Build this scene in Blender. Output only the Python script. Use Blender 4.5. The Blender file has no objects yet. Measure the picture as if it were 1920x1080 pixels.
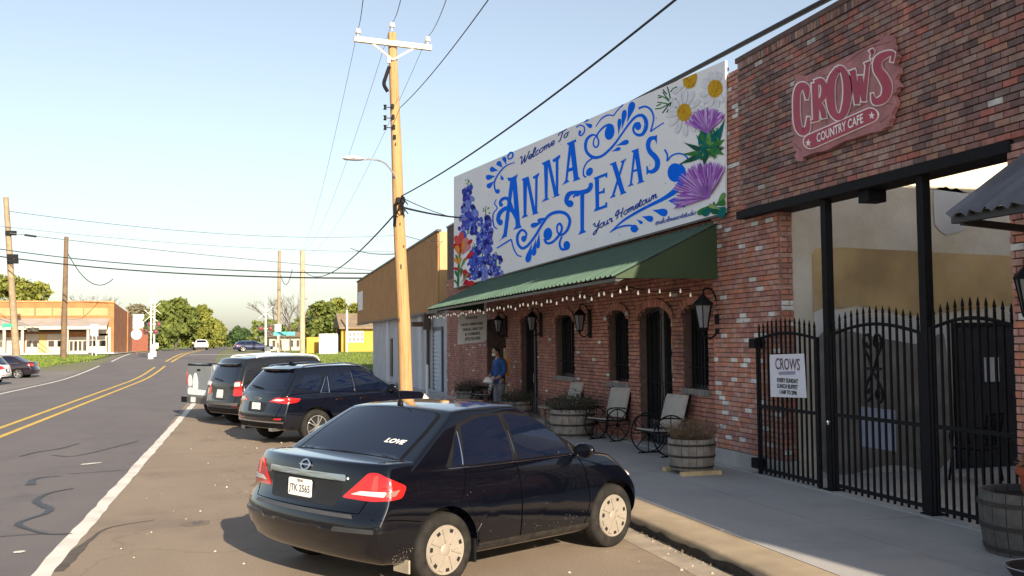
import bpy, bmesh, math, random
import numpy as np
from mathutils import Vector, Matrix
from mathutils.bvhtree import BVHTree
random.seed(7); RNG = np.random.default_rng(7)
R = math.radians
scene = bpy.context.scene
C0 = scene.collection

# ------------------------------------------------------------------ camera
F_PX, CAM_H = 1850.0, 2.08
VPX, VPY, ROLL = 440 - 960, -(645 - 540), 0.009
_c, _s = math.cos(ROLL), math.sin(ROLL)
_xr, _yr = _c * VPX + _s * VPY, -_s * VPX + _c * VPY
PITCH = math.atan2(-_yr, F_PX)
YAW = math.atan2(-_xr, F_PX * math.cos(PITCH) - _yr * math.sin(PITCH))
FWD = Vector((math.sin(YAW) * math.cos(PITCH), math.cos(YAW) * math.cos(PITCH), math.sin(PITCH)))
_r0 = Vector((math.cos(YAW), -math.sin(YAW), 0)); _u0 = _r0.cross(FWD)
RGT = _c * _r0 - _s * _u0; UPV = _s * _r0 + _c * _u0
cam_d = bpy.data.cameras.new('camera'); cam = bpy.data.objects.new('camera', cam_d); C0.objects.link(cam)
cam_d.sensor_width = 36; cam_d.lens = 36 * F_PX / 1920; cam_d.clip_end = 4000; cam_d.clip_start = 0.1
m = Matrix.Identity(4)
for i in range(3):
    m[i][0], m[i][1], m[i][2] = RGT[i], UPV[i], -FWD[i]
m[2][3] = CAM_H
cam.matrix_world = m
scene.camera = cam
CAM = Vector((0, 0, CAM_H))

# ------------------------------------------------------------------ sky, sun, exposure
SUN = Vector((0.40, -2.40, 1.0)).normalized()
ELEV = math.asin(SUN.z); AZ = math.atan2(SUN.x, SUN.y)
world = bpy.data.worlds.new('World'); scene.world = world; world.use_nodes = True
wn = world.node_tree.nodes; wl = world.node_tree.links
sky = wn.new('ShaderNodeTexSky'); sky.sky_type = 'NISHITA'; sky.sun_disc = False
sky.sun_elevation = ELEV; sky.sun_rotation = AZ
sky.air_density = 1.15; sky.dust_density = 1.4; sky.ozone_density = 2.2
hs = wn.new('ShaderNodeHueSaturation'); hs.inputs['Saturation'].default_value = 0.66      # thin even haze over the whole sky
wl.new(sky.outputs[0], hs.inputs['Color']); wl.new(hs.outputs[0], wn['Background'].inputs[0]); wn['Background'].inputs[1].default_value = 0.085
sd = bpy.data.lights.new('sun', 'SUN'); sun = bpy.data.objects.new('sun', sd); C0.objects.link(sun)
sd.energy = 5.0; sd.angle = R(0.5); sd.color = (1.0, 0.85, 0.66)
sun.rotation_euler = (-SUN).to_track_quat('-Z', 'Y').to_euler(); sun.location = (0, -20, 40)
scene.view_settings.view_transform = 'Standard'; scene.view_settings.look = 'None'
scene.view_settings.exposure = 1.12; scene.view_settings.gamma = 1.0

# ------------------------------------------------------------------ helpers
WM = {}
def obj(name, me, parent=None, mats=None):
    o = bpy.data.objects.new(name, me); C0.objects.link(o)
    if parent is not None:
        o.parent = parent; WM[o] = WM.get(parent, Matrix.Identity(4))
    else:
        WM[o] = Matrix.Identity(4)
    if mats:
        for q in mats: me.materials.append(q)
    return o
def tag(o, label=None, cat=None, group=None, kind=None):
    if label: o['label'] = label
    if cat: o['category'] = cat
    if group: o['group'] = group
    if kind: o['kind'] = kind
    return o
def thing(name, label, cat, loc=(0, 0, 0), rz=0.0, group=None):
    o = bpy.data.objects.new(name, None); C0.objects.link(o); o.empty_display_size = 0.2
    o.location = loc; o.rotation_euler = (0, 0, rz)
    WM[o] = Matrix.Translation(loc) @ Matrix.Rotation(rz, 4, 'Z')
    return tag(o, label, cat, group)
def copy_tree(o, parent=None):
    c = o.copy(); C0.objects.link(c); c.parent = parent
    for ch in list(o.children): copy_tree(ch, c)
    return c
def catmull(pts, n=6, closed=False):
    P = [np.array(p, float) for p in pts]
    if len(P) < 3: return P
    out = []; N = len(P)
    for i in range(N if closed else N - 1):
        p0 = P[(i - 1) % N] if (closed or i > 0) else 2 * P[0] - P[1]
        p1 = P[i]; p2 = P[(i + 1) % N]
        p3 = P[(i + 2) % N] if (closed or i + 2 < N) else 2 * P[-1] - P[-2]
        for k in range(n):
            t = k / n
            out.append(0.5 * ((2 * p1) + (-p0 + p2) * t + (2 * p0 - 5 * p1 + 4 * p2 - p3) * t * t + (-p0 + 3 * p1 - 3 * p2 + p3) * t ** 3))
    if not closed: out.append(P[-1])
    return out
class MB:
    def __init__(s): s.v = []; s.f = []; s.m = []; s.mi = 0; s.mat = None
    def add(s, vs, fs):
        b = len(s.v)
        if s.mat is not None: vs = [s.mat @ Vector(q) for q in vs]
        s.v += [tuple(q) for q in vs]; s.f += [tuple(b + i for i in f) for f in fs]; s.m += [s.mi] * len(fs); return s
    def box(s, x0, x1, y0, y1, z0, z1):
        vs = [(x, y, z) for z in (z0, z1) for y in (y0, y1) for x in (x0, x1)]
        return s.add(vs, [(0, 2, 3, 1), (4, 5, 7, 6), (0, 1, 5, 4), (2, 6, 7, 3), (0, 4, 6, 2), (1, 3, 7, 5)])
    def bar(s, a, b, w, h=None, up=(0, 0, 1)):
        a, b = Vector(a), Vector(b); d = (b - a).normalized(); h = h or w
        x = d.cross(Vector(up))
        if x.length < 1e-4: x = d.cross(Vector((0, 1, 0)))
        x.normalize(); y = x.cross(d).normalized()
        vs = [p + x * sx * w / 2 + y * sy * h / 2 for p in (a, b) for sx, sy in ((-1, -1), (1, -1), (1, 1), (-1, 1))]
        return s.add(vs, [(0, 1, 2, 3), (7, 6, 5, 4), (0, 4, 5, 1), (1, 5, 6, 2), (2, 6, 7, 3), (3, 7, 4, 0)])
    def tube(s, pts, r, n=8, closed=False, cap=True):
        P = [Vector(p) for p in pts]; N = len(P)
        rr = r if hasattr(r, '__len__') else [r] * N
        vs = []; prev = None
        for i in range(N):
            t = (P[(i + 1) % N] - P[i - 1]) if closed else (P[min(i + 1, N - 1)] - P[max(i - 1, 0)])
            t.normalize()
            if prev is None:
                a = t.cross(Vector((0, 0, 1)));
                if a.length < 1e-3: a = t.cross(Vector((1, 0, 0)))
            else:
                a = prev - t * prev.dot(t)
            a.normalize(); prev = a; b = t.cross(a)
            for k in range(n):
                an = 2 * math.pi * k / n
                vs.append(P[i] + (a * math.cos(an) + b * math.sin(an)) * rr[i])
        fs = []
        for i in range(N if closed else N - 1):
            j = (i + 1) % N
            for k in range(n):
                l = (k + 1) % n
                fs.append((i * n + k, i * n + l, j * n + l, j * n + k))
        if cap and not closed:
            fs.append(tuple(range(n))[::-1]); fs.append(tuple((N - 1) * n + k for k in range(n)))
        return s.add(vs, fs)
    def lathe(s, prof, n=24, o=(0, 0, 0), axis='z', a0=0.0, a1=2 * math.pi, jit=None):
        full = abs(a1 - a0 - 2 * math.pi) < 1e-6; m = n if full else n + 1
        vs = []
        for (r, z) in prof:
            for k in range(m):
                an = a0 + (a1 - a0) * k / n
                x, y = r * math.cos(an), r * math.sin(an)
                p = (x, y, z) if axis == 'z' else ((x, z, y) if axis == 'y' else (z, x, y))
                vs.append((o[0] + p[0], o[1] + p[1], o[2] + p[2]))
        fs = []
        for i in range(len(prof) - 1):
            for k in range(n):
                l = (k + 1) % m
                fs.append((i * m + k, i * m + l, (i + 1) * m + l, (i + 1) * m + k))
        return s.add(vs, fs)
    def prism(s, poly, n, d):
        """planar polygon (3-D points) extruded along vector n by d"""
        n = Vector(n) * d; N = len(poly)
        vs = [Vector(p) for p in poly] + [Vector(p) + n for p in poly]
        fs = [tuple(range(N))[::-1], tuple(range(N, 2 * N))] + [(i, (i + 1) % N, N + (i + 1) % N, N + i) for i in range(N)]
        return s.add(vs, fs)
    def mesh(s, name, smooth=False, ang=None):
        me = bpy.data.meshes.new(name); me.from_pydata(s.v, [], s.f)
        if any(s.m): me.polygons.foreach_set('material_index', s.m)
        bm = bmesh.new(); bm.from_mesh(me); bmesh.ops.recalc_face_normals(bm, faces=bm.faces); bm.to_mesh(me); bm.free()
        if smooth:
            me.polygons.foreach_set('use_smooth', [True] * len(me.polygons))
            me.set_sharp_from_angle(angle=R(ang or 40))
        me.update(); return me
    def build(s, name, mats, parent=None, smooth=False, world=True, ang=None):
        me = s.mesh(name, smooth, ang)
        if not isinstance(mats, (list, tuple)): mats = [mats]
        if parent is not None and world:
            me.transform(WM[parent].inverted())
        return obj(name, me, parent, mats)

# ------------------------------------------------------------------ materials
MT = {}
def pm(name, col, rough=0.7, var=0.2, scale=6.0, bump=0.0, bscale=60.0, metal=0.0, coat=0.0, spec=0.5, col2=None, emit=0.0, detail=6, dirt=0.0, dirtcol=(.25, .2, .14)):
    if name in MT: return MT[name]
    M = bpy.data.materials.new(name); M.use_nodes = True; MT[name] = M
    nt = M.node_tree; N = nt.nodes; L = nt.links; B = N['Principled BSDF']
    B.inputs['Roughness'].default_value = rough; B.inputs['Metallic'].default_value = metal
    B.inputs['Coat Weight'].default_value = coat; B.inputs['Coat Roughness'].default_value = 0.04
    B.inputs['Specular IOR Level'].default_value = spec
    tc = N.new('ShaderNodeTexCoord')
    out = None
    if var > 0 or col2:
        nz = N.new('ShaderNodeTexNoise'); nz.inputs['Scale'].default_value = scale; nz.inputs['Detail'].default_value = detail
        L.new(tc.outputs['Object'], nz.inputs['Vector'])
        cr = N.new('ShaderNodeValToRGB'); L.new(nz.outputs['Fac'], cr.inputs[0])
        c2 = col2 or tuple(c * (1 + var) for c in col); c1 = tuple(c * (1 - var) for c in col) if not col2 else col
        cr.color_ramp.elements[0].position = 0.32; cr.color_ramp.elements[1].position = 0.68
        cr.color_ramp.elements[0].color = (*c1, 1); cr.color_ramp.elements[1].color = (*c2, 1)
        out = cr.outputs[0]
    if dirt > 0:
        n2 = N.new('ShaderNodeTexNoise'); n2.inputs['Scale'].default_value = scale * 0.45; n2.inputs['Detail'].default_value = 9; n2.inputs['Roughness'].default_value = .7
        L.new(tc.outputs['Object'], n2.inputs['Vector'])
        mr = N.new('ShaderNodeMapRange'); mr.inputs[1].default_value = .48; mr.inputs[2].default_value = .75; mr.inputs[4].default_value = dirt
        L.new(n2.outputs['Fac'], mr.inputs[0])
        mx = N.new('ShaderNodeMixRGB'); L.new(mr.outputs[0], mx.inputs[0])
        if out: L.new(out, mx.inputs[1])
        else: mx.inputs[1].default_value = (*col, 1)
        mx.inputs[2].default_value = (*dirtcol, 1); out = mx.outputs[0]
    if out: L.new(out, B.inputs['Base Color'])
    else: B.inputs['Base Color'].default_value = (*col, 1)
    if bump > 0:
        nb = N.new('ShaderNodeTexNoise'); nb.inputs['Scale'].default_value = bscale; nb.inputs['Detail'].default_value = 5
        L.new(tc.outputs['Object'], nb.inputs['Vector'])
        bp = N.new('ShaderNodeBump'); bp.inputs['Strength'].default_value = bump; bp.inputs['Distance'].default_value = 0.02
        L.new(nb.outputs['Fac'], bp.inputs['Height']); L.new(bp.outputs[0], B.inputs['Normal'])
    if emit > 0:
        B.inputs['Emission Color'].default_value = (*col, 1); B.inputs['Emission Strength'].default_value = emit
    return M
def flat(name, col, rough=.6): return pm(name, col, rough, var=0.06, scale=3)
def brick_mat(name, cols, white=0.0, wcol=(.55, .53, .5), rnd_noise=0.25):
    M = bpy.data.materials.new(name); M.use_nodes = True; MT[name] = M
    nt = M.node_tree; N = nt.nodes; L = nt.links; B = N['Principled BSDF']; B.inputs['Roughness'].default_value = .85
    oi = N.new('ShaderNodeObjectInfo'); ge = N.new('ShaderNodeNewGeometry')
    ad = N.new('ShaderNodeMath'); ad.operation = 'ADD'; L.new(oi.outputs['Random'], ad.inputs[0]); L.new(ge.outputs['Random Per Island'], ad.inputs[1])
    fr = N.new('ShaderNodeMath'); fr.operation = 'FRACT'; L.new(ad.outputs[0], fr.inputs[0])
    cr = N.new('ShaderNodeValToRGB'); L.new(fr.outputs[0], cr.inputs[0]); cr.color_ramp.interpolation = 'CONSTANT'
    n = len(cols); els = cr.color_ramp.elements
    while len(els) < n: els.new(0.5)
    for i, c in enumerate(cols):
        els[i].position = i / n; els[i].color = (*c, 1)
    ml = N.new('ShaderNodeMath'); ml.operation = 'MULTIPLY'; ml.inputs[1].default_value = 37.7; L.new(fr.outputs[0], ml.inputs[0])
    f2 = N.new('ShaderNodeMath'); f2.operation = 'FRACT'; L.new(ml.outputs[0], f2.inputs[0])
    lt = N.new('ShaderNodeMath'); lt.operation = 'LESS_THAN'; lt.inputs[1].default_value = white; L.new(f2.outputs[0], lt.inputs[0])
    tc = N.new('ShaderNodeTexCoord'); gp = N.new('ShaderNodeNewGeometry')
    nz = N.new('ShaderNodeTexNoise'); nz.inputs['Scale'].default_value = 9; nz.inputs['Detail'].default_value = 8; L.new(gp.outputs['Position'], nz.inputs['Vector'])
    mr = N.new('ShaderNodeMapRange'); mr.inputs[1].default_value = .3; mr.inputs[2].default_value = .7; mr.inputs[3].default_value = 1 - rnd_noise; mr.inputs[4].default_value = 1 + rnd_noise
    L.new(nz.outputs['Fac'], mr.inputs[0])
    mx = N.new('ShaderNodeMixRGB'); L.new(lt.outputs[0], mx.inputs[0]); L.new(cr.outputs[0], mx.inputs[1]); mx.inputs[2].default_value = (*wcol, 1)
    mm = N.new('ShaderNodeMixRGB'); mm.blend_type = 'MULTIPLY'; mm.inputs[0].default_value = 1; L.new(mx.outputs[0], mm.inputs[1]); L.new(mr.outputs[0], mm.inputs[2])
    n3 = N.new('ShaderNodeTexNoise'); n3.inputs['Scale'].default_value = .8; n3.inputs['Detail'].default_value = 7; n3.inputs['Roughness'].default_value = .65; mp3 = N.new('ShaderNodeMapping'); mp3.inputs['Scale'].default_value = (1, 1, .45); L.new(gp.outputs['Position'], mp3.inputs[0]); L.new(mp3.outputs[0], n3.inputs['Vector'])
    r3 = N.new('ShaderNodeMapRange'); r3.inputs[1].default_value = .32; r3.inputs[2].default_value = .68; r3.inputs[3].default_value = .66; r3.inputs[4].default_value = 1.16; L.new(n3.outputs['Fac'], r3.inputs[0])
    m5 = N.new('ShaderNodeMixRGB'); m5.blend_type = 'MULTIPLY'; m5.inputs[0].default_value = 1; L.new(mm.outputs[0], m5.inputs[1]); L.new(r3.outputs[0], m5.inputs[2])
    L.new(m5.outputs[0], B.inputs['Base Color'])
    nb = N.new('ShaderNodeTexNoise'); nb.inputs['Scale'].default_value = 55; nb.inputs['Detail'].default_value = 6; L.new(gp.outputs['Position'], nb.inputs['Vector'])
    bp = N.new('ShaderNodeBump'); bp.inputs['Strength'].default_value = .5; bp.inputs['Distance'].default_value = .008
    L.new(nb.outputs['Fac'], bp.inputs['Height']); L.new(bp.outputs[0], B.inputs['Normal'])
    return M
def glass_mat(name, col=(.012, .014, .02), rough=.03):
    return pm(name, col, rough, var=0, spec=.8)
black_iron = pm('black_iron', (.008, .008, .010), .75, .3, 12, bump=.1, spec=.2)
chrome = pm('chrome', (.62, .64, .68), .12, .05, metal=1)
rubber = pm('rubber', (.016, .015, .014), .85, .3, 10, dirt=.35, dirtcol=(.06, .05, .038), spec=.2)
dark = pm('dark_void', (.006, .006, .007), .9, 0)
text_black = flat('sign_black', (.02, .02, .025))
white_board = pm('white_board', (.8, .8, .8), .6, .04, 3, dirt=.1, dirtcol=(.6, .58, .55))
plate_white = pm('plate_white', (.82, .80, .76), .4, .02)
def text_mesh(txt, size, bold=0.0, sx=1.0, shear=0.0, depth=0.0):
    cu = bpy.data.curves.new('txt', 'FONT'); cu.body = txt; cu.size = size; cu.align_x = 'CENTER'; cu.align_y = 'CENTER'
    cu.offset = bold; cu.shear = shear; cu.extrude = depth; cu.resolution_u = 3
    o = bpy.data.objects.new('txt', cu); C0.objects.link(o)
    bpy.context.view_layer.update()
    me = bpy.data.meshes.new_from_object(o.evaluated_get(bpy.context.evaluated_depsgraph_get()))
    bpy.data.objects.remove(o); bpy.data.curves.remove(cu)
    me.materials.clear()
    if sx != 1: me.transform(Matrix.Diagonal((sx, 1, 1, 1)))
    return me
def put_text(name, txt, size, origin, u, v, mat, parent, bold=0.0, sx=1.0, shear=0.0, depth=0.0, world=True):
    me = text_mesh(txt, size, bold, sx, shear, depth)
    u = Vector(u).normalized(); v = Vector(v).normalized(); n = u.cross(v)
    M = Matrix.Identity(4)
    for i in range(3): M[i][0], M[i][1], M[i][2], M[i][3] = u[i], v[i], n[i], origin[i]
    me.transform(M)
    if world: me.transform(WM[parent].inverted())
    return obj(name, me, parent, [mat])
def ray_dir(px, py): return RGT * (px - 960) + UPV * (540 - py) + FWD * F_PX
def g(Y):
    t = min(max((Y - 60) / 50.0, 0), 1); return 1.2 * t * t * (3 - 2 * t)
# ------------------------------------------------------------------ ground, road, kerb
YS = [-30, -10, 0, 4, 8, 12, 16, 20, 25, 30, 35, 40, 45, 50, 55, 60, 65, 70, 75, 80, 85, 90, 95, 100, 105, 110, 115, 120, 130, 150, 200, 300, 500, 900, 1600]
def strip(name, x0, x1, y0, y1, dz, mat, parent=None, kind='structure', nx=1):
    """sheet along the road that follows the rise; x0, x1 are numbers or functions of Y"""
    fx0 = x0 if callable(x0) else (lambda Y: x0); fx1 = x1 if callable(x1) else (lambda Y: x1)
    ys = [y0] + [y for y in YS if y0 < y < y1] + [y1]
    b = MB(); vs = []; fs = []
    for Y in ys:
        for k in range(nx + 1):
            vs.append((fx0(Y) + (fx1(Y) - fx0(Y)) * k / nx, Y, g(Y) + dz))
    w = nx + 1
    for i in range(len(ys) - 1):
        for k in range(nx): fs.append((i * w + k, i * w + k + 1, (i + 1) * w + k + 1, (i + 1) * w + k))
    b.add(vs, fs); o = b.build(name, mat, parent)
    if parent is None: tag(o, kind=kind)
    return o
def asphalt(name, c1, c2, stain, speck=.5, rough=.85, crack=.35):
    M = bpy.data.materials.new(name); M.use_nodes = True; MT[name] = M
    nt = M.node_tree; N = nt.nodes; L = nt.links; B = N['Principled BSDF']; B.inputs['Roughness'].default_value = rough
    ge = N.new('ShaderNodeNewGeometry')
    mp = N.new('ShaderNodeMapping'); mp.inputs['Scale'].default_value = (1, .35, 1); L.new(ge.outputs['Position'], mp.inputs[0])
    def noise(sc, det, ro, src, lo, hi):
        n = N.new('ShaderNodeTexNoise'); n.inputs['Scale'].default_value = sc; n.inputs['Detail'].default_value = det; n.inputs['Roughness'].default_value = ro
        L.new(src, n.inputs['Vector'])
        r = N.new('ShaderNodeMapRange'); r.inputs[1].default_value = lo; r.inputs[2].default_value = hi; L.new(n.outputs['Fac'], r.inputs[0]); return r.outputs[0], n
    a, _ = noise(.5, 8, .65, mp.outputs[0], .35, .68)
    m1 = N.new('ShaderNodeMixRGB'); L.new(a, m1.inputs[0]); m1.inputs[1].default_value = (*c1, 1); m1.inputs[2].default_value = (*c2, 1)
    s, _ = noise(.55, 8, .65, ge.outputs['Position'], .52, .74)
    m2 = N.new('ShaderNodeMixRGB'); L.new(s, m2.inputs[0]); L.new(m1.outputs[0], m2.inputs[1]); m2.inputs[2].default_value = (*stain, 1)
    f, fn = noise(60, 4, .7, ge.outputs['Position'], .3, .7)
    r2 = N.new('ShaderNodeMapRange'); r2.inputs[3].default_value = 1 - speck * .5; r2.inputs[4].default_value = 1 + speck * .5; L.new(f, r2.inputs[0])
    m3 = N.new('ShaderNodeMixRGB'); m3.blend_type = 'MULTIPLY'; m3.inputs[0].default_value = 1; L.new(m2.outputs[0], m3.inputs[1]); L.new(r2.outputs[0], m3.inputs[2])
    vo = N.new('ShaderNodeTexVoronoi'); vo.feature = 'DISTANCE_TO_EDGE'; vo.inputs['Scale'].default_value = .38
    wz = N.new('ShaderNodeTexNoise'); wz.inputs['Scale'].default_value = 1.2; wz.inputs['Detail'].default_value = 6; L.new(ge.outputs['Position'], wz.inputs['Vector'])
    wa = N.new('ShaderNodeVectorMath'); wa.operation = 'ADD'; L.new(ge.outputs['Position'], wa.inputs[0]); L.new(wz.outputs['Color'], wa.inputs[1]); L.new(wa.outputs[0], vo.inputs['Vector'])
    ck = N.new('ShaderNodeMapRange'); ck.inputs[1].default_value = .004; ck.inputs[2].default_value = .012; ck.inputs[3].default_value = .6; ck.inputs[4].default_value = 1; L.new(vo.outputs['Distance'], ck.inputs[0])
    m4 = N.new('ShaderNodeMixRGB'); m4.blend_type = 'MULTIPLY'; m4.inputs[0].default_value = crack; L.new(m3.outputs[0], m4.inputs[1]); L.new(ck.outputs[0], m4.inputs[2])
    L.new(m4.outputs[0], B.inputs['Base Color'])
    bp = N.new('ShaderNodeBump'); bp.inputs['Strength'].default_value = .35; bp.inputs['Distance'].default_value = .01; L.new(fn.outputs['Fac'], bp.inputs['Height']); L.new(bp.outputs[0], B.inputs['Normal'])
    return M
M_road = asphalt('road_asphalt', (.11, .098, .101), (.135, .121, .12), (.093, .085, .088))
M_lot = asphalt('parking_asphalt', (.21, .162, .118), (.262, .205, .148), (.162, .125, .093), .6)
M_walk = asphalt('sidewalk_concrete', (.33, .32, .31), (.39, .38, .365), (.27, .262, .256), .2, crack=0)
M_grass = pm('grass', (.085, .135, .012), .9, 0, 1.4, bump=.6, bscale=30, col2=(.15, .20, .025), dirt=.3, dirtcol=(.18, .16, .05))
M_dirt = pm('ground_dirt', (.15, .14, .09), .95, 0, .3, bump=.4, bscale=14, col2=(.11, .13, .045), dirt=.5, dirtcol=(.2, .17, .12))
M_yellow = pm('yellow_paint', (.58, .38, .055), .7, .12, 3, dirt=.35, dirtcol=(.2, .16, .08))
M_white = pm('white_paint', (.66, .62, .56), .7, .06, 3, dirt=.6, dirtcol=(.25, .22, .18))
M_tar = pm('tar', (.03, .028, .028), .5, .3, 8)
strip('ground', -700, 900, -30, 1600, -.03, M_dirt)
strip('road', -10.35, -1.62, -30, 900, 0.0, M_road, nx=2)
strip('parking_lane', -1.62, 4.27, -30, 64, 0.0, M_lot, nx=2)
strip('side_lot', -40, -10.35, -30, 76, -.006, asphalt('side_asphalt', (.15, .137, .13), (.185, .168, .158), (.125, .115, .107)))
# the bare shoulder beyond the side lot, grass island on the left, and grass right of the parked cars
b = MB()
px = [(-40, 74), (-19, 78), (-14.5, 82), (-11.6, 92), (-11.2, 101), (-14, 104), (-40, 104)]
b.add([(x, y, g(y) + .03) for x, y in px], [tuple(range(len(px)))])
b.build('grass_island', M_grass); tag(bpy.data.objects['grass_island'], kind='structure')
strip('grass_verge', 5.2, 90, 66, 900, .0, M_grass)
strip('far_grass', -200, -11.2, 132, 900, .0, M_grass)
strip('town_pavement', -60, -11.2, 104, 132, .05, M_walk)
def mark(name, parts, mat):
    b = MB()
    for (x0a, x0b, x1a, x1b, y0, y1) in parts:
        ys = [y0] + [y for y in YS if y0 < y < y1] + [y1]
        for i in range(len(ys) - 1):
            def at(Y):
                t = (Y - y0) / (y1 - y0); return x0a + (x0b - x0a) * t, x1a + (x1b - x1a) * t
            a, c = at(ys[i]); d, e = at(ys[i + 1])
            b.add([(a, ys[i], g(ys[i]) + .006), (c, ys[i], g(ys[i]) + .006), (e, ys[i + 1], g(ys[i + 1]) + .006), (d, ys[i + 1], g(ys[i + 1]) + .006)], [(0, 1, 2, 3)])
    return tag(b.build(name, mat), kind='structure')
mark('yellow_line', [(-5.74, -5.86, -5.60, -5.70, -30, 79)], M_yellow)
mark('yellow_line', [(-5.26, -5.22, -5.12, -5.06, -30, 80.5)], M_yellow)
mark('yellow_line', [(-5.6, -5.0, -5.4, -4.8, 87, 112), (-5.0, -6, -4.8, -5.8, 112, 420)], M_yellow)
mark('yellow_line', [(-5.1, -4.5, -4.9, -4.3, 86, 112), (-4.5, -5.5, -4.3, -5.3, 112, 420)], M_yellow)
# white edge line beside the parking lane: slightly ragged
b = MB(); vs = []; fs = []; n = 150
for i in range(n + 1):
    Y = 3 + 58 * (i / n) ** 1.5; t = (Y - 9.9) / 27.3; xc = -1.68 + .32 * max(-.3, min(t, 1.3))
    vs += [(xc - .085 + random.uniform(-.014, .014), Y, .006), (xc + .085 + random.uniform(-.014, .014), Y, .006)]
    if i: fs.append((2 * i - 2, 2 * i - 1, 2 * i + 1, 2 * i))
tag(b.add(vs, fs).build('white_edge_line', M_white), kind='structure')
mark('white_edge_line', [(-9.45, -10.1, -9.28, -9.95, -20, 82)], M_white)
mark('white_edge_line', [(-9.9, -10.3, -9.75, -10.1, 88, 112), (-10.3, -10, -10.1, -9.8, 112, 250)], M_white)
mark('stop_line', [(-4.2, -4.2, 1.5, 1.5, 99.6, 100.2)], M_white)
mark('white_edge_line', [(1.4, .4, 1.55, .55, 90, 100)], M_white)
def gpx(x, y, z=0.0):
    d = ray_dir(x, y); t = (z - CAM_H) / d.z; return CAM + d * t
def ground_mark(name, pts, w, mat, z=.009, sm=8):
    P = catmull([(*gpx(x, y)[:2], ww) for (x, y, ww) in [(p[0], p[1], p[2] if len(p) > 2 else w) for p in pts]], sm)
    b = MB(); vs = []; fs = []
    for i, p in enumerate(P):
        q0, q1 = P[max(i - 1, 0)], P[min(i + 1, len(P) - 1)]
        t = np.array([q1[0] - q0[0], q1[1] - q0[1]]); t = t / (np.linalg.norm(t) + 1e-9); nn = np.array([-t[1], t[0]]) * p[2] * random.uniform(.8, 1.2)
        vs += [(p[0] + nn[0], p[1] + nn[1], z), (p[0] - nn[0], p[1] - nn[1], z)]
        if i: fs.append((2 * i - 2, 2 * i - 1, 2 * i + 1, 2 * i))
    return tag(b.add(vs, fs).build(name, mat), kind='structure')
ground_mark('tar_seam', [(138, 916, .02), (90, 926, .03), (68, 940, .05), (84, 950, .06), (94, 955, .05), (84, 964, .04), (50, 975, .03), (34, 984, .04), (60, 995, .03), (90, 1002, .025), (135, 1002, .02)], .03, M_tar)
ground_mark('tar_seam', [(0, 1007), (40, 1004), (84, 1002)], .012, M_tar)
ground_mark('tar_seam', [(38, 856), (70, 848), (110, 842), (148, 832)], .03, M_tar)
ground_mark('tar_seam', [(57, 910, .08), (62, 900, .05), (80, 896, .03), (115, 893, .02)], .03, M_tar)
ground_mark('tar_seam', [(130, 889), (190, 885), (245, 881)], .015, M_tar)
ground_mark('tar_seam', [(95, 854), (150, 854), (260, 827)], .02, M_tar)
ground_mark('tar_seam', [(110, 1072, .05), (140, 1038, .06), (170, 1012, .03), (205, 990, .02), (290, 975, .008)], .03, pm('old_crack', (.075, .062, .05), .9, .3, 6), z=.004)
ground_mark('paint_scrap', [(152, 872, .05), (170, 870, .08), (190, 868, .04)], .05, M_white)
ground_mark('paint_scrap', [(25, 1037, .03), (36, 1036, .06), (46, 1034, .02)], .03, M_white)
# small pale litter and gravel on the parking lane (uncountable)
b = MB()
for i in range(420):
    Y = 3 + 24 * random.random() ** 1.4; X = random.uniform(-1.2, 4.2); r = random.choice([.006, .008, .01, .012, .02]) * random.uniform(.7, 1.4)
    if random.random() < .3: X = 4.25 - abs(random.gauss(0, .12))
    k = random.randint(4, 6); ph = random.random() * 6
    ring = [(X + r * random.uniform(.6, 1.3) * math.cos(ph + 2 * math.pi * j / k), Y + r * random.uniform(.6, 1.3) * math.sin(ph + 2 * math.pi * j / k), .002) for j in range(k)]
    b.add(ring + [(X, Y, .004 + r * .7)], [(j, (j + 1) % k, k) for j in range(k)])
tag(b.build('gravel', pm('pale_gravel', (.42, .37, .31), .9, .4, 5)), 'pale crumbs of gravel scattered on the parking lane', 'gravel', kind='stuff')
# oil stains where cars have stood
M_oil = pm('oil_stain', (.10, .078, .06), .6, .2, 4); M_oil2 = pm('oil_stain_faint', (.155, .121, .09), .8, .15, 4)
for i, (ox, oy, r_) in enumerate(((2.9, 13.0, .35), (2.4, 16.6, .45), (1.6, 18.8, .3), (3.2, 7.2, .3), (.4, 15.2, .22), (-.4, 12.2, .18), (3.3, 20.2, .3))):
    for mt, k, z in ((M_oil2, 1.0, .0025), (M_oil, .45, .004)):
        P = catmull([(ox + r_ * k * random.uniform(.5, 1.2) * math.cos(a), oy + r_ * k * random.uniform(.7, 1.7) * math.sin(a), z) for a in [2 * math.pi * q / 11 for q in range(11)]], 4, closed=True)
        tag(MB().add([tuple(p) for p in P], [tuple(range(len(P)))]).build('oil_stain', mt), kind='structure')
# sidewalk and kerb
KX = 4.27; ZW = .15
slab_y = [-12, -4, 0, 3, 6.1, 9.2, 12.3, 15.4, 18.5, 21.6, 24.7, 27.8, 31, 36.5]
wk = obj('sidewalk', bpy.data.meshes.new('sidewalk')); tag(wk, kind='structure')
for i in range(len(slab_y) - 1):
    b = MB(); y0, y1 = slab_y[i] + .006, slab_y[i + 1] - .006
    b.box(KX + .5, 5.93, y0, y1, -.05, ZW + random.uniform(-.003, .003)); b.build('slab', M_walk, wk); b = MB(); b.box(5.942, 7.16, y0, y1, -.05, ZW + random.uniform(-.003, .003)); b.build('slab', M_walk, wk)
b = MB(); b.box(7.166, 7.9, -12, 36.5, -.05, ZW + .012); b.build('threshold_strip', pm('pale_concrete', (.42, .41, .4), .9, .12, 3, bump=.2, dirt=.4, dirtcol=(.3, .29, .28)), wk)
b = MB(); vs = []; fs = []; n = 260      # broken kerb edge
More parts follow.
